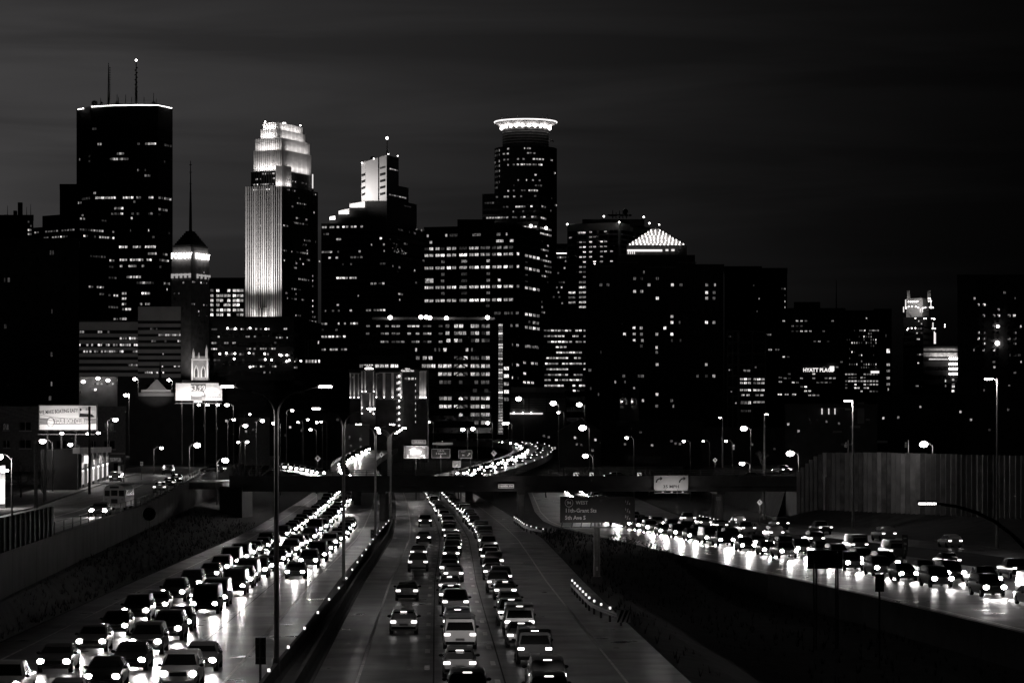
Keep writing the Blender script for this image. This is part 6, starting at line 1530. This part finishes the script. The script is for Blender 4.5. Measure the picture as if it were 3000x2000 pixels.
def car_kind(nm, L_, sts, belt, ws, rs, wz, hz, hw):
    """ws/rs: windscreen and rear window stations as (y_belt, y_roof); meshes in car space, front towards +Y"""
    d = {}
    b = loft(sts)
    d['body'] = [b.mesh(nm + '_body', 'car_paint_%d' % i, smooth=True) for i in range(5)]
    for me in d['body']: me.set_sharp_from_angle(angle=rad(38))
    fy_ = L_/2
    d['grille'] = MB().bx(-0.42,0.42,fy_-0.06,fy_+0.015,hz-0.12,hz+0.06).mesh(nm+'_grille','sign_black')
    d['bumper'] = MB().bx(-hw*0.86,hw*0.86,-fy_-0.05,-fy_+0.08,0.34,0.5).mesh(nm+'_bumper','rubber')
    d['high_brake_light'] = MB().bx(-0.2,0.2,rs[1]-0.06,rs[1]-0.02,wz-0.06,wz-0.02).mesh(nm+'_high_brake_light','tail_glow')
    d['mirror'] = MB().ball((0,0,0),0.12,8,5,0.7).mesh(nm+'_mirror','rubber', smooth=True)
    w, wr, zr = hw, hw*0.78, wz
    def quad(p): return MB().add(p, [(0,1,2,3)])
    e = 0.012
    ya, yb = ws; yc, yd = rs
    n1 = Vector((0, zr-belt, ya-yb)).normalized()*0.02
    d['windscreen'] = quad([(-w*0.86,ya+n1.y,belt+n1.z+0.03),(w*0.86,ya+n1.y,belt+n1.z+0.03),(wr*0.86,yb+n1.y,zr+n1.z-0.05),(-wr*0.86,yb+n1.y,zr+n1.z-0.05)]).mesh(nm+'_windscreen','glass_dark')
    n2 = Vector((0, zr-belt, -(yc-yd))).normalized()*0.02
    d['rear_window'] = quad([(w*0.84,yc-abs(n2.y),belt+0.05),(-w*0.84,yc-abs(n2.y),belt+0.05),(-wr*0.84,yd-abs(n2.y),zr-0.04),(wr*0.84,yd-abs(n2.y),zr-0.04)]).mesh(nm+'_rear_window','glass_dark')
    for s, key in ((-1,'side_l'),(1,'side_r')):
        d[key] = quad([(s*(w*0.97+0.012),yc+0.25,belt+0.03),(s*(w*0.97+0.012),ya-0.25,belt+0.03),(s*(wr+0.012),yb-0.12,zr-0.09),(s*(wr+0.012),yd+0.1,zr-0.09)]).mesh(nm+'_side_window','glass_dark')
    d['wy'] = ws[0]-0.25; d['wb'] = belt+0.02; d['L'] = L_; d['hw'] = hw; d['hz'] = hz; CARS[nm] = d
car_kind('sedan', 4.6, [(-2.3,0.42,0.78,0.86,0.78,0.7),(-2.2,0.25,0.9,0.98,0.86,0.76),(-1.6,0.2,0.95,1.02,0.9,0.78),(-0.95,0.2,0.96,1.4,0.9,0.68),(-0.4,0.2,0.96,1.46,0.9,0.68),(0.25,0.2,0.95,1.43,0.9,0.68),(1.0,0.2,0.92,0.98,0.9,0.76),(1.7,0.22,0.82,0.88,0.88,0.74),(2.2,0.25,0.66,0.74,0.82,0.68),(2.3,0.4,0.6,0.66,0.74,0.6)], 0.96, (1.0,0.25), (-1.6,-0.95), 1.44, 0.62, 0.9)
car_kind('suv', 4.8, [(-2.4,0.45,0.95,1.15,0.82,0.72),(-2.3,0.3,1.05,1.62,0.92,0.74),(-1.6,0.25,1.08,1.74,0.95,0.76),(0.0,0.25,1.08,1.74,0.95,0.76),(0.45,0.25,1.07,1.68,0.95,0.74),(1.15,0.25,1.04,1.1,0.95,0.8),(2.1,0.28,0.96,1.02,0.9,0.76),(2.35,0.42,0.8,0.9,0.82,0.68)], 1.08, (1.15,0.45), (-2.33,-2.2), 1.7, 0.78, 0.95)
car_kind('van', 5.2, [(-2.6,0.4,1.0,1.8,0.9,0.82),(-2.5,0.3,1.1,1.98,0.98,0.86),(0.6,0.28,1.1,2.0,0.98,0.86),(1.1,0.28,1.1,1.9,0.98,0.84),(1.75,0.3,1.08,1.15,0.96,0.82),(2.4,0.32,0.95,1.02,0.92,0.78),(2.6,0.45,0.8,0.88,0.84,0.7)], 1.1, (1.75,1.1), (-2.62,-2.56), 1.92, 0.75, 0.97)
def wheel_mesh(r, w):
    mb = MB(); mb.tube([(-w/2,0,0),(w/2,0,0)], r, 16); return mb.mesh('tyre','rubber')
tyre = wheel_mesh(0.33, 0.22)
rim = MB().tube([(-0.125,0,0),(0.125,0,0)], 0.21, 12).mesh('rim','steel')
hl = MB().ball((0,0,0), 1.0, 10, 6).mesh('headlight','headlight_glow', smooth=True)
tl = MB().bx(-0.5,0.5,-0.5,0.5,-0.5,0.5).mesh('tail_light','tail_glow')
pl = MB().bx(-0.26,0.26,-0.01,0.01,-0.07,0.07).mesh('number_plate','sign_grey')
hl_off = MB().ball((0,0,0), 1.0, 8, 5).mesh('headlight_off','glass_pale', smooth=True)
def beam_data(nm, e, cone):
    d = bpy.data.lights.new(nm, 'SPOT'); d.energy = e; d.color = WARM; d.spot_size = rad(cone); d.spot_blend = 0.7; d.shadow_soft_size = 0.1
    return d
BEAM = {'in': beam_data('headlight_beam_in', 950, 24), 'ramp': beam_data('headlight_beam_ramp', 8500, 28), 'out': beam_data('headlight_beam_out', 120, 30)}
def ch(name, me, par, loc, scale=(1,1,1), rot=None):
    o = bpy.data.objects.new(name, me); col.objects.link(o); o.parent = par; o.location = loc; o.scale = scale
    if rot: o.rotation_euler = rot
    return o
def car(kind, loc, rz, label, group, beam=None, lod=0, lit=True, hs=1.0, tail=True, paint=None):
    d = CARS[kind]; r = bpy.data.objects.new({'van':'van','pickup':'pickup_truck'}.get(kind,'car'), None); col.objects.link(r)
    r.location = loc; r.rotation_euler = (0,0,rz); props(r, label, {'van':'van','pickup':'pickup'}.get(kind,'car'), group); r.empty_display_size = 0.5
    ch('body', d['body'][paint if paint is not None else R.choice((0,0,1,1,2,2,4,4,3))], r, (0,0,0))
    ch('windscreen', d['windscreen'], r, (0,0,0)); ch('rear_window', d['rear_window'], r, (0,0,0))
    if lod < 2:
        ch('side_window', d['side_l'], r, (0,0,0)); ch('side_window', d['side_r'], r, (0,0,0))
        for sx in (-1,1):
            for yy in (-d['L']*0.3, d['L']*0.3):
                w = ch('wheel', tyre, r, (sx*(d['hw']-0.1), yy, 0.33))
                if lod < 1: ch('rim', rim, w, (sx*0.0,0,0))
    fz = d['hz']; fy = d['L']/2
    for sx in (-1,1):
        if hs > 0: ch('headlight', hl if lit else hl_off, r, (sx*(d['hw']-0.24), fy-0.06, fz), (0.15*hs,0.1,0.11*hs))
        if tail: ch('tail_light', tl, r, (sx*(d['hw']-0.22), -fy+0.02, fz+0.16), (0.34,0.1,0.14))
    if lod < 1:
        ch('number_plate', pl, r, (0,-fy-0.06,0.62)); ch('grille', d['grille'], r, (0,0,0)); ch('bumper', d['bumper'], r, (0,0,0))
        if tail and R.random() < 0.7: ch('high_brake_light', d['high_brake_light'], r, (0,0,0))
        for sx in (-1,1): ch('mirror', d['mirror'], r, (sx*(d['hw']+0.08), d['wy'], d['wb']))
    if beam:
        for sx in ((-1,1) if lod < 1 else (0,)):
            o = bpy.data.objects.new('headlight_beam', BEAM[beam]); col.objects.link(o); o.parent = r
            o.location = (sx*(d['hw']-0.24), fy+0.12, fz); o.rotation_euler = (rad(85.5), 0, 0)
    return r
KINDS_ = ['sedan','sedan','suv','sedan','suv','van']
ORD = ['nearest','second','third','fourth','fifth','sixth','seventh','eighth','ninth','tenth','eleventh','twelfth']
def lane(f, y0, y1, gap, toward, label, group, beam, z=0.0, jit=0.25, hs=1.0, far=300, near=230, tail=True, lat=0.25, seen=140):
    """one lane of traffic; the nearest dozen cars are told apart by counting from the camera"""
    y = y0; k = 0
    while y < y1:
        yy = y + R.uniform(-jit, jit)*gap*0.5
        x = f(yy) + R.uniform(-lat, lat); dx = (f(yy+2)-f(yy-2))/4
        rz = -math.atan(dx) + (math.pi if toward else 0.0); kd = R.choice(KINDS_)
        lb = label % ('distant',)
        if yy > seen:
            if k < 12: lb = label % (ORD[k],)
            k += 1
        else: lb = label % ('cut off',)
        lb = lb.replace(' car', {'van':' van','pickup':' pickup truck','suv':' utility car','hatchback':' hatchback car'}.get(kd, ' saloon car'), 1)
        if yy > seen - 14: car(kd, (x, yy, z), rz, lb, group, beam, 0 if yy < near else (1 if yy < far+150 else 2), hs=hs, tail=tail)
        y += gap * R.choice((0.8,0.9,1.0,1.0,1.15,1.5))
car_kind('hatchback', 4.1, [(-2.05,0.42,0.85,1.0,0.78,0.66),(-1.95,0.25,0.95,1.3,0.86,0.66),(-1.4,0.2,0.98,1.46,0.88,0.67),(-0.3,0.2,0.98,1.5,0.88,0.67),(0.3,0.2,0.97,1.45,0.88,0.66),(1.05,0.2,0.93,0.99,0.88,0.74),(1.7,0.22,0.8,0.86,0.85,0.7),(2.05,0.38,0.62,0.7,0.74,0.6)], 0.98, (1.05,0.3), (-2.0,-1.75), 1.47, 0.64, 0.88)
car_kind('pickup', 5.4, [(-2.7,0.5,0.98,1.04,0.86,0.78),(-2.6,0.4,1.02,1.08,0.95,0.86),(-0.75,0.35,1.04,1.1,0.97,0.86),(-0.6,0.35,1.06,1.72,0.97,0.74),(0.5,0.35,1.06,1.76,0.97,0.74),(0.7,0.35,1.06,1.7,0.97,0.72),(1.35,0.35,1.04,1.1,0.97,0.84),(2.45,0.38,0.98,1.04,0.93,0.8),(2.7,0.5,0.82,0.92,0.85,0.72)], 1.06, (1.35,0.7), (-0.78,-0.66), 1.72, 0.8, 0.96)
KINDS_ = ['sedan','hatchback','suv','sedan','suv','van','pickup','hatchback']
# the interstate lanes: inbound (towards the camera, headlights), outbound (tail lights), ramp
lane(off(cx,-16.1), 118, 700, 13.0, True, '%s car with dazzling headlights in the outer inbound lane', 'cars in the outer inbound lane', 'in', hs=1.35, tail=False)
lane(off(cx,-12.3), 121, 700, 12.0, True, '%s car with dazzling headlights in the middle inbound lane', 'cars in the middle inbound lane', 'in', hs=1.35, tail=False)
for a, b, tg in ((118,172,''),(256,420,'farther ')):
    lane(off(cx,-8.6), a, b, 15.0, True, '%s ' + tg + 'car with dazzling headlights in the inbound lane next to the median', 'cars in the inbound lane next to the median', 'in', hs=1.35, tail=False)
lane(off(cx,1.9), 126, 430, 46.0, False, '%s car with tail lights in the outbound lane next to the median', 'cars in the outbound lane next to the median', 'out', hs=0)
lane(off(cx,5.3), 120, 700, 13.5, False, '%s car with tail lights in the middle outbound lane', 'cars in the middle outbound lane', 'out', hs=0)
lane(off(cx,9.2), 117, 700, 12.0, False, '%s car with tail lights in the right hand outbound lane', 'cars in the right hand outbound lane', 'out', hs=0)
lane(off(ex,8.6), 172, 700, 10.5, True, '%s car with blazing headlights in the near ramp lane', 'cars in the near ramp lane', 'ramp', hs=1.6, tail=False, seen=186)
lane(off(ex,12.2), 190, 700, 10.5, True, '%s car with blazing headlights in the far ramp lane', 'cars in the far ramp lane', 'ramp', hs=1.6, tail=False, seen=186)
lane(off(ex,19.6), 230, 440, 17.0, False, '%s car with tail lights on the strip beyond the ramp lanes', 'cars beyond the ramp lanes', 'out', hs=0)
lane(off(e3,4.0), 260, 430, 22.0, False, '%s car with tail lights on the exit road under the noise wall', 'cars on the exit road', 'out', z=-0.02, hs=0)
# traffic on the flyover
def path_cars(path, lb, grp, i0, step, both=True):
    n = 0
    for i in range(i0, len(path)-1, step):
        d = path[i+1]-path[i-1]; s = Vector((d.y,-d.x,0)).normalized(); sd = (1 if n % 3 == 0 else -1) if both else -1
        q = path[i] + s*2.2*sd; rz = math.atan2(-d.x, d.y) + (0 if sd > 0 else math.pi)
        lb2 = (ORD[n] + ' car from the bridge end on ' + lb.split(' on ', 1)[1]) if n < 12 else lb
        car('sedan', (q.x,q.y,q.z), rz, lb2, grp, 'ramp' if sd < 0 else 'out', 2, hs=1.9 if sd < 0 else 0); n += 1
path_cars(fly, 'tiny lit car on the curving flyover', 'cars on the curving flyover', 6, 1)
# tangle of slip roads beyond the left half of the bridge
slip = catmull([tuple(W(px, py, D_)) for px, py, D_ in ((1052,1412,545),(1042,1392,575),(1034,1368,615),(1050,1350,655),(1085,1330,700),(1110,1318,740))])
t = T('slip_ramp', 'short bright slip ramp twisting up beyond the left half of the bridge', 'ramp', (slip[8].x, slip[8].y, 0))
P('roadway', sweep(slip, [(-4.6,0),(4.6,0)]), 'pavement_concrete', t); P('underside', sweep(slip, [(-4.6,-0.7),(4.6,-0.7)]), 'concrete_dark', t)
for s_ in (-1, 1): P('parapet', sweep(slip, [(s_*4.6,-0.7),(s_*4.62,0.6),(s_*4.85,0.6),(s_*4.85,-0.7)]), 'concrete_dark', t)
for i in range(4, len(slip), 10): P('pier', MB().tube([(slip[i].x,slip[i].y,-0.2),(slip[i].x,slip[i].y,slip[i].z-0.7)], 0.7, 10), 'concrete_dark', t)
path_cars(slip, 'tiny bright car on the twisting slip ramp', 'cars on the twisting slip ramp', 4, 3, False)
slip2 = catmull([tuple(W(px, py, D_)) for px, py, D_ in ((985,1398,520),(945,1388,545),(900,1380,570),(850,1375,590))])
t = T('side_ramp', 'low bright ramp dropping to the left end of the bridge', 'ramp', (slip2[8].x, slip2[8].y, 0))
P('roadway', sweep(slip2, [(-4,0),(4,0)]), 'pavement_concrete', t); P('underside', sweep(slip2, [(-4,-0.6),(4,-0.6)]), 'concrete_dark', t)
path_cars(slip2, 'tiny bright car on the low ramp left of the bridge', 'cars on the low ramp left of the bridge', 3, 3, False)
# parked and waiting cars on the frontage street
for (kind, px, D, rz, lb, lit, paint) in (('sedan',296,300,math.pi,'oncoming car with two starry headlights in front of the bus',True,1),('suv',343,452,0.0,'dark parked utility car at the kerb before the storefront end',False,0),
    ('sedan',470,398,0.05,'white parked car on top of the retaining wall',False,3),('sedan',497,424,0.05,'first dark parked car behind the white one',False,0),('sedan',518,446,0.05,'second dark parked car behind the white one',False,1),
    ('suv',492,520,math.pi,'dark utility car waiting across the street from the church',False,0),('sedan',624,540,1.4,'dark car crossing at the far end of the frontage street',False,1)):
    x = xp(px, D); car(kind, (x, D, zs(D)+0.04), rz, lb, None, 'in' if lit else None, 0, lit=lit, hs=1.8 if lit else 1.0, paint=paint, tail=not lit)
for px, D, rz, lb in ((2195,452,math.pi/2,'black car crossing the right half of the bridge'),(1812,458,-math.pi/2,'car with lit lamps crossing the middle of the bridge'),(2290,474,0.3,'pale car at the right end of the bridge')):
    car('sedan', (xp(px,D), D, 6.08 if D < 470 else 7.0), rz, lb, None, None, 1, lit=True, hs=1.0)

# old bus parked by the wall, rear towards the camera
D = 318; x = xp(331, D); g = zs(D) + 0.03
b = bpy.data.objects.new('bus', None); col.objects.link(b); b.location = (x, D+5, g); b.rotation_euler = (0,0,0.03)
props(b, 'old pale bus with a rounded roof seen from behind on the frontage street', 'bus')
mat('bus_paint', 0.42, 0.5, var=0.1)
def bp_(name, mb, m): 
    o = bpy.data.objects.new(name, mb.mesh(name, m)); col.objects.link(o); o.parent = b; return o
sec = [(-1.22,0.55),(-1.24,1.9),(-1.2,2.5),(-1.05,2.82),(-0.7,3.0),(0,3.06),(0.7,3.0),(1.05,2.82),(1.2,2.5),(1.24,1.9),(1.22,0.55)]
mb = MB(); vs = []
for yy, k in ((-5.0,0.97),(-4.9,1.0),(4.2,1.0),(4.9,0.95)): vs += [(a*k, yy, 0.55+(c-0.55)*(0.985 if k < 1 else 1)) for a, c in sec]
n = len(sec); mb.add(vs, [(i*n+j, i*n+j+1, (i+1)*n+j+1, (i+1)*n+j) for i in range(3) for j in range(n-1)] + [tuple(reversed(range(n))), tuple(3*n+j for j in range(n))])
bp_('body', mb, 'bus_paint')
for a, c in ((-1.08,-0.5),(0.5,1.08)): bp_('rear_window', MB().bx(a,c,-5.03,-5.005,1.75,2.4), 'glass_dark')
bp_('rear_door', MB().bx(-0.42,0.42,-5.04,-5.008,0.75,2.5), 'bus_paint'); bp_('door_window', MB().bx(-0.36,0.36,-5.06,-5.042,1.8,2.42), 'glass_dark'); bp_('door_panel', MB().bx(-0.36,0.36,-5.06,-5.042,0.95,1.45), 'sign_black')
bp_('roof_sign', MB().bx(-0.5,0.5,-5.05,-5.006,2.62,2.85), 'sign_black'); bp_('bumper', MB().bx(-1.2,1.2,-5.15,-4.98,0.5,0.72), 'steel')
for s in (-1, 1):
    bp_('lamp', MB().bx(s*0.9-0.12,s*0.9+0.12,-5.04,-5.005,1.3,1.5), 'sign_grey')
    for k in range(7): bp_('side_window', MB().bx(s*1.245-0.01,s*1.245+0.01,-4.4+k*1.15,-3.45+k*1.15,1.75,2.4), 'room_dim' if s > 0 else 'glass_dark')  # panes on one side glow faintly, standing in for reflections
    for yy in (-3.0, 3.2): bp_('wheel', MB().tube([(s*1.0-0.15,yy,0.5),(s*1.0+0.15,yy,0.5)], 0.5, 14), 'rubber')

# ------------------------------------------------------------------ poles, signals and trees on the left bank
def pole_thing(name, lb, cat, px, y0, y1, D, r0, m='bark'):
    x = xp(px, D); t = T(name, lb, cat, (x, D, zy(y0,D)))
    P('pole', MB().tube([(x,D,zy(y0,D)),(x,D,zy(y1,D))], [r0, r0*0.8], 8), m, t); return t, x, D
t, x, D = pole_thing('utility_pole', 'dark wooden utility pole in front of the boat billboard and storefront', 'utility pole', 262, 1449, 1190, 390, 0.19)
for k_ in range(3):
    ax = x + 0.06*k_; za = zy(1205+k_*9,D); P('wire', MB().tube([(ax - 0.22*u*16 - 0.4*k_, D - 75*(u-0.35), za - 1.2*math.sin(math.pi*u) + 0.4*u) for u in [j/12 for j in range(13)]], 0.02, 4), 'rubber', t)
pole_thing('utility_pole', 'thick dark pole left of the storefront rising from the pavement', 'utility pole', 105, 1488, 1300, 318, 0.22)
pole_thing('utility_pole', 'thinner dark pole behind the thick one on the pavement', 'utility pole', 133, 1466, 1310, 345, 0.15)
D = 440; x = xp(358,D); g = zs(D)
t = T('traffic_signal', 'black traffic signal head on a post by the storefront corner', 'traffic signal', (x,D,g))
P('post', MB().tube([(x+0.2,D,g),(x+0.2,D,zy(1335,D))], 0.07, 6), 'steel_dark', t); P('head', MB().bx(x-0.2,x+0.2,D-0.2,D+0.1,zy(1360,D),zy(1338,D)), 'sign_black', t)
for k in range(3): P('visor', MB().tube([(x,D-0.2,zy(1342+k*7,D)),(x,D-0.42,zy(1342+k*7,D))], 0.14, 8), 'sign_black', t)
P('banner', MB().bx(x-0.62,x-0.28,D-0.05,D,zy(1386,D),zy(1364,D)), 'sign_white', t)
D = 470; x = xp(415,D); t = T('arrow_sign', 'small white sign with a dark arrow across the frontage street', 'road sign', (x,D,zs(D)))
plate(t, 411, 419, 1352, 1363, D, 'sign_white', th=0.03); arrow(t, W(415,1357.5,D-0.01), 0.4, math.pi, 'sign_black'); P('post', MB().tube([(x,D+0.05,zs(D)),(x,D+0.05,zy(1353,D))], 0.04, 6), 'steel_dark', t)
for i, (px, D) in enumerate(((2478,452),(2654,440))):
    x = xp(px,D); t = T('traffic_signal', ('pale traffic signal lit from the side above the noise wall centre','traffic signal above the right part of the noise wall')[i], 'traffic signal', (x,D,7.0))
    P('post', MB().tube([(x+0.35,D,7.0),(x+0.35,D,zy(1288,D))], 0.07, 6), 'steel', t); P('head', MB().bx(x-0.16,x+0.16,D-0.15,D+0.1,zy(1311,D),zy(1294,D)), 'sign_black', t)
    for k in range(3): P('visor', MB().tube([(x,D-0.15,zy(1297+k*5.5,D)),(x,D-0.36,zy(1297+k*5.5,D))], 0.13, 8), 'sign_yellow', t)
    I('lamp', bulb_me, t, W(px,1297,D-0.2), 0, (0.1,0.05,0.1))

def branch_mesh(seed, h, spread, depth=5, start=0.22):
    rr = random.Random(seed); mb = MB(); twigs = MB()
    def grow(p, d, L_, r_, lv):
        q = p + d*L_; mid = p + d*L_*0.5 + Vector((rr.uniform(-1,1),rr.uniform(-1,1),0))*L_*0.06
        (mb if lv == 0 else twigs).tube([p, mid, q], [r_, r_*0.85, r_*0.68], 6 if lv == 0 else (5 if lv < 3 else 3), cap=False)
        if lv >= depth: return
        for _ in range(rr.choice((2,3,3)) if lv else 4):
            nd = (d + Vector((rr.uniform(-1,1),rr.uniform(-1,1),rr.uniform(-0.25,0.6)))*spread).normalized()
            grow(q - d*L_*rr.uniform(0,0.35), nd, L_*rr.uniform(0.62,0.85), r_*0.62, lv+1)
    grow(Vector((0,0,-0.2)), Vector((rr.uniform(-0.06,0.06),0,1)).normalized(), h*0.3, h*0.02, 0)
    return mb.mesh('trunk','bark'), twigs.mesh('crown','bark')
TREES = [branch_mesh(s, 8.0, 0.75) for s in (3, 11, 29)]
def tree(px, D, h, lb, g=None, group=None, k=0):
    x = xp(px, D); z = gz(x, D) if g is None else g
    t = T('bare_tree', lb, 'tree', (x, D, z), group); s = h/8.0
    I('trunk', TREES[k%3][0], t, (x,D,z), px*0.7, (s,s,s)); I('crown', TREES[k%3][1], t, (x,D,z), px*0.7, (s,s,s))
tree(128, 352, 6.0, 'bare tree on the pavement between the two dark poles', g=zs(352))
tree(60, 372, 7.0, 'bare tree beside the corner shop at the left edge', g=zs(372), k=1)
tree(2236, 486, 5.0, 'bare lamp lit tree at the right end of the bridge', g=7.0, k=2)
for i, (px, D, h) in enumerate(((705,640,8),(755,660,9),(812,650,8),(850,690,7))): tree(px, D, h, 'bare tree among the clustered lamps left of centre', None, 'trees among the lamps left of centre', i)
for i, (px, D, h) in enumerate(((1180,760,10),(1232,770,10),(1150,780,9))): tree(px, D, h, 'lamp lit bare tree at the foot of the uplit hotel', None, 'trees at the foot of the uplit hotel', i)
for i, (px, D, h) in enumerate(((1600,640,7),(1680,650,8),(1770,640,7),(1900,660,8),(1985,640,8))): tree(px, D, h, 'dark bare tree on the slope behind the right half of the bridge', None, 'trees behind the right half of the bridge', i+1)
BUSH = branch_mesh(77, 3.2, 1.15, 5)
for i in range(11):
    y = 276 + i*7.5; x = ex(y) - 2.2 - R.random()*1.2; z = gz(x, y)
    t = T('bare_shrub', 'leafless shrub in the ragged row along the near edge of the bright ramp', 'shrub', (x,y,z), 'shrubs along the ramp edge'); s = R.uniform(0.55,0.95)
    I('stem', BUSH[0], t, (x,y,z), i*1.3, (s,s,s*0.5)); I('twigs', BUSH[1], t, (x,y,z), i*1.3, (s,s,s*0.8))
# dry tufts on the dark slopes
tf = MB(); rr = random.Random(5)
for _ in range(2600):
    if rr.random() < 0.5:
        y = rr.uniform(130, 430); x = rr.uniform(xw(y)+0.3, cx(y)-22.6)
    else:
        y = rr.uniform(130, 400); x = rr.uniform(cx(y)+17.2, ex(y)-1.6)
    if x != x: continue
    z = gz(x, y)
    for _k in range(3):
        a = rr.uniform(0, 6.28); h = rr.uniform(0.2, 0.6); dx, dy = math.cos(a)*0.05, math.sin(a)*0.05; lx, ly = rr.uniform(-0.2,0.2), rr.uniform(-0.2,0.2)
        tf.add([(x-dx,y-dy,z-0.05),(x+dx,y+dy,z-0.05),(x+lx,y+ly,z+h)], [(0,1,2)])
S('grass_tufts', tf, 'grass', 'dry grass tufts on the dark freeway slopes', 'grass', kind='stuff')

# lettering becomes plain mesh so that every word is an object of its own
bpy.context.view_layer.update()
dg = bpy.context.evaluated_depsgraph_get()
for o in [o for o in col.objects if o.type == 'FONT']:
    me = bpy.data.meshes.new_from_object(o.evaluated_get(dg))
    n = bpy.data.objects.new('lettering', me); col.objects.link(n)
    n.parent = o.parent; n.location = o.location; n.rotation_euler = o.rotation_euler; n.scale = o.scale
    bpy.data.objects.remove(o)
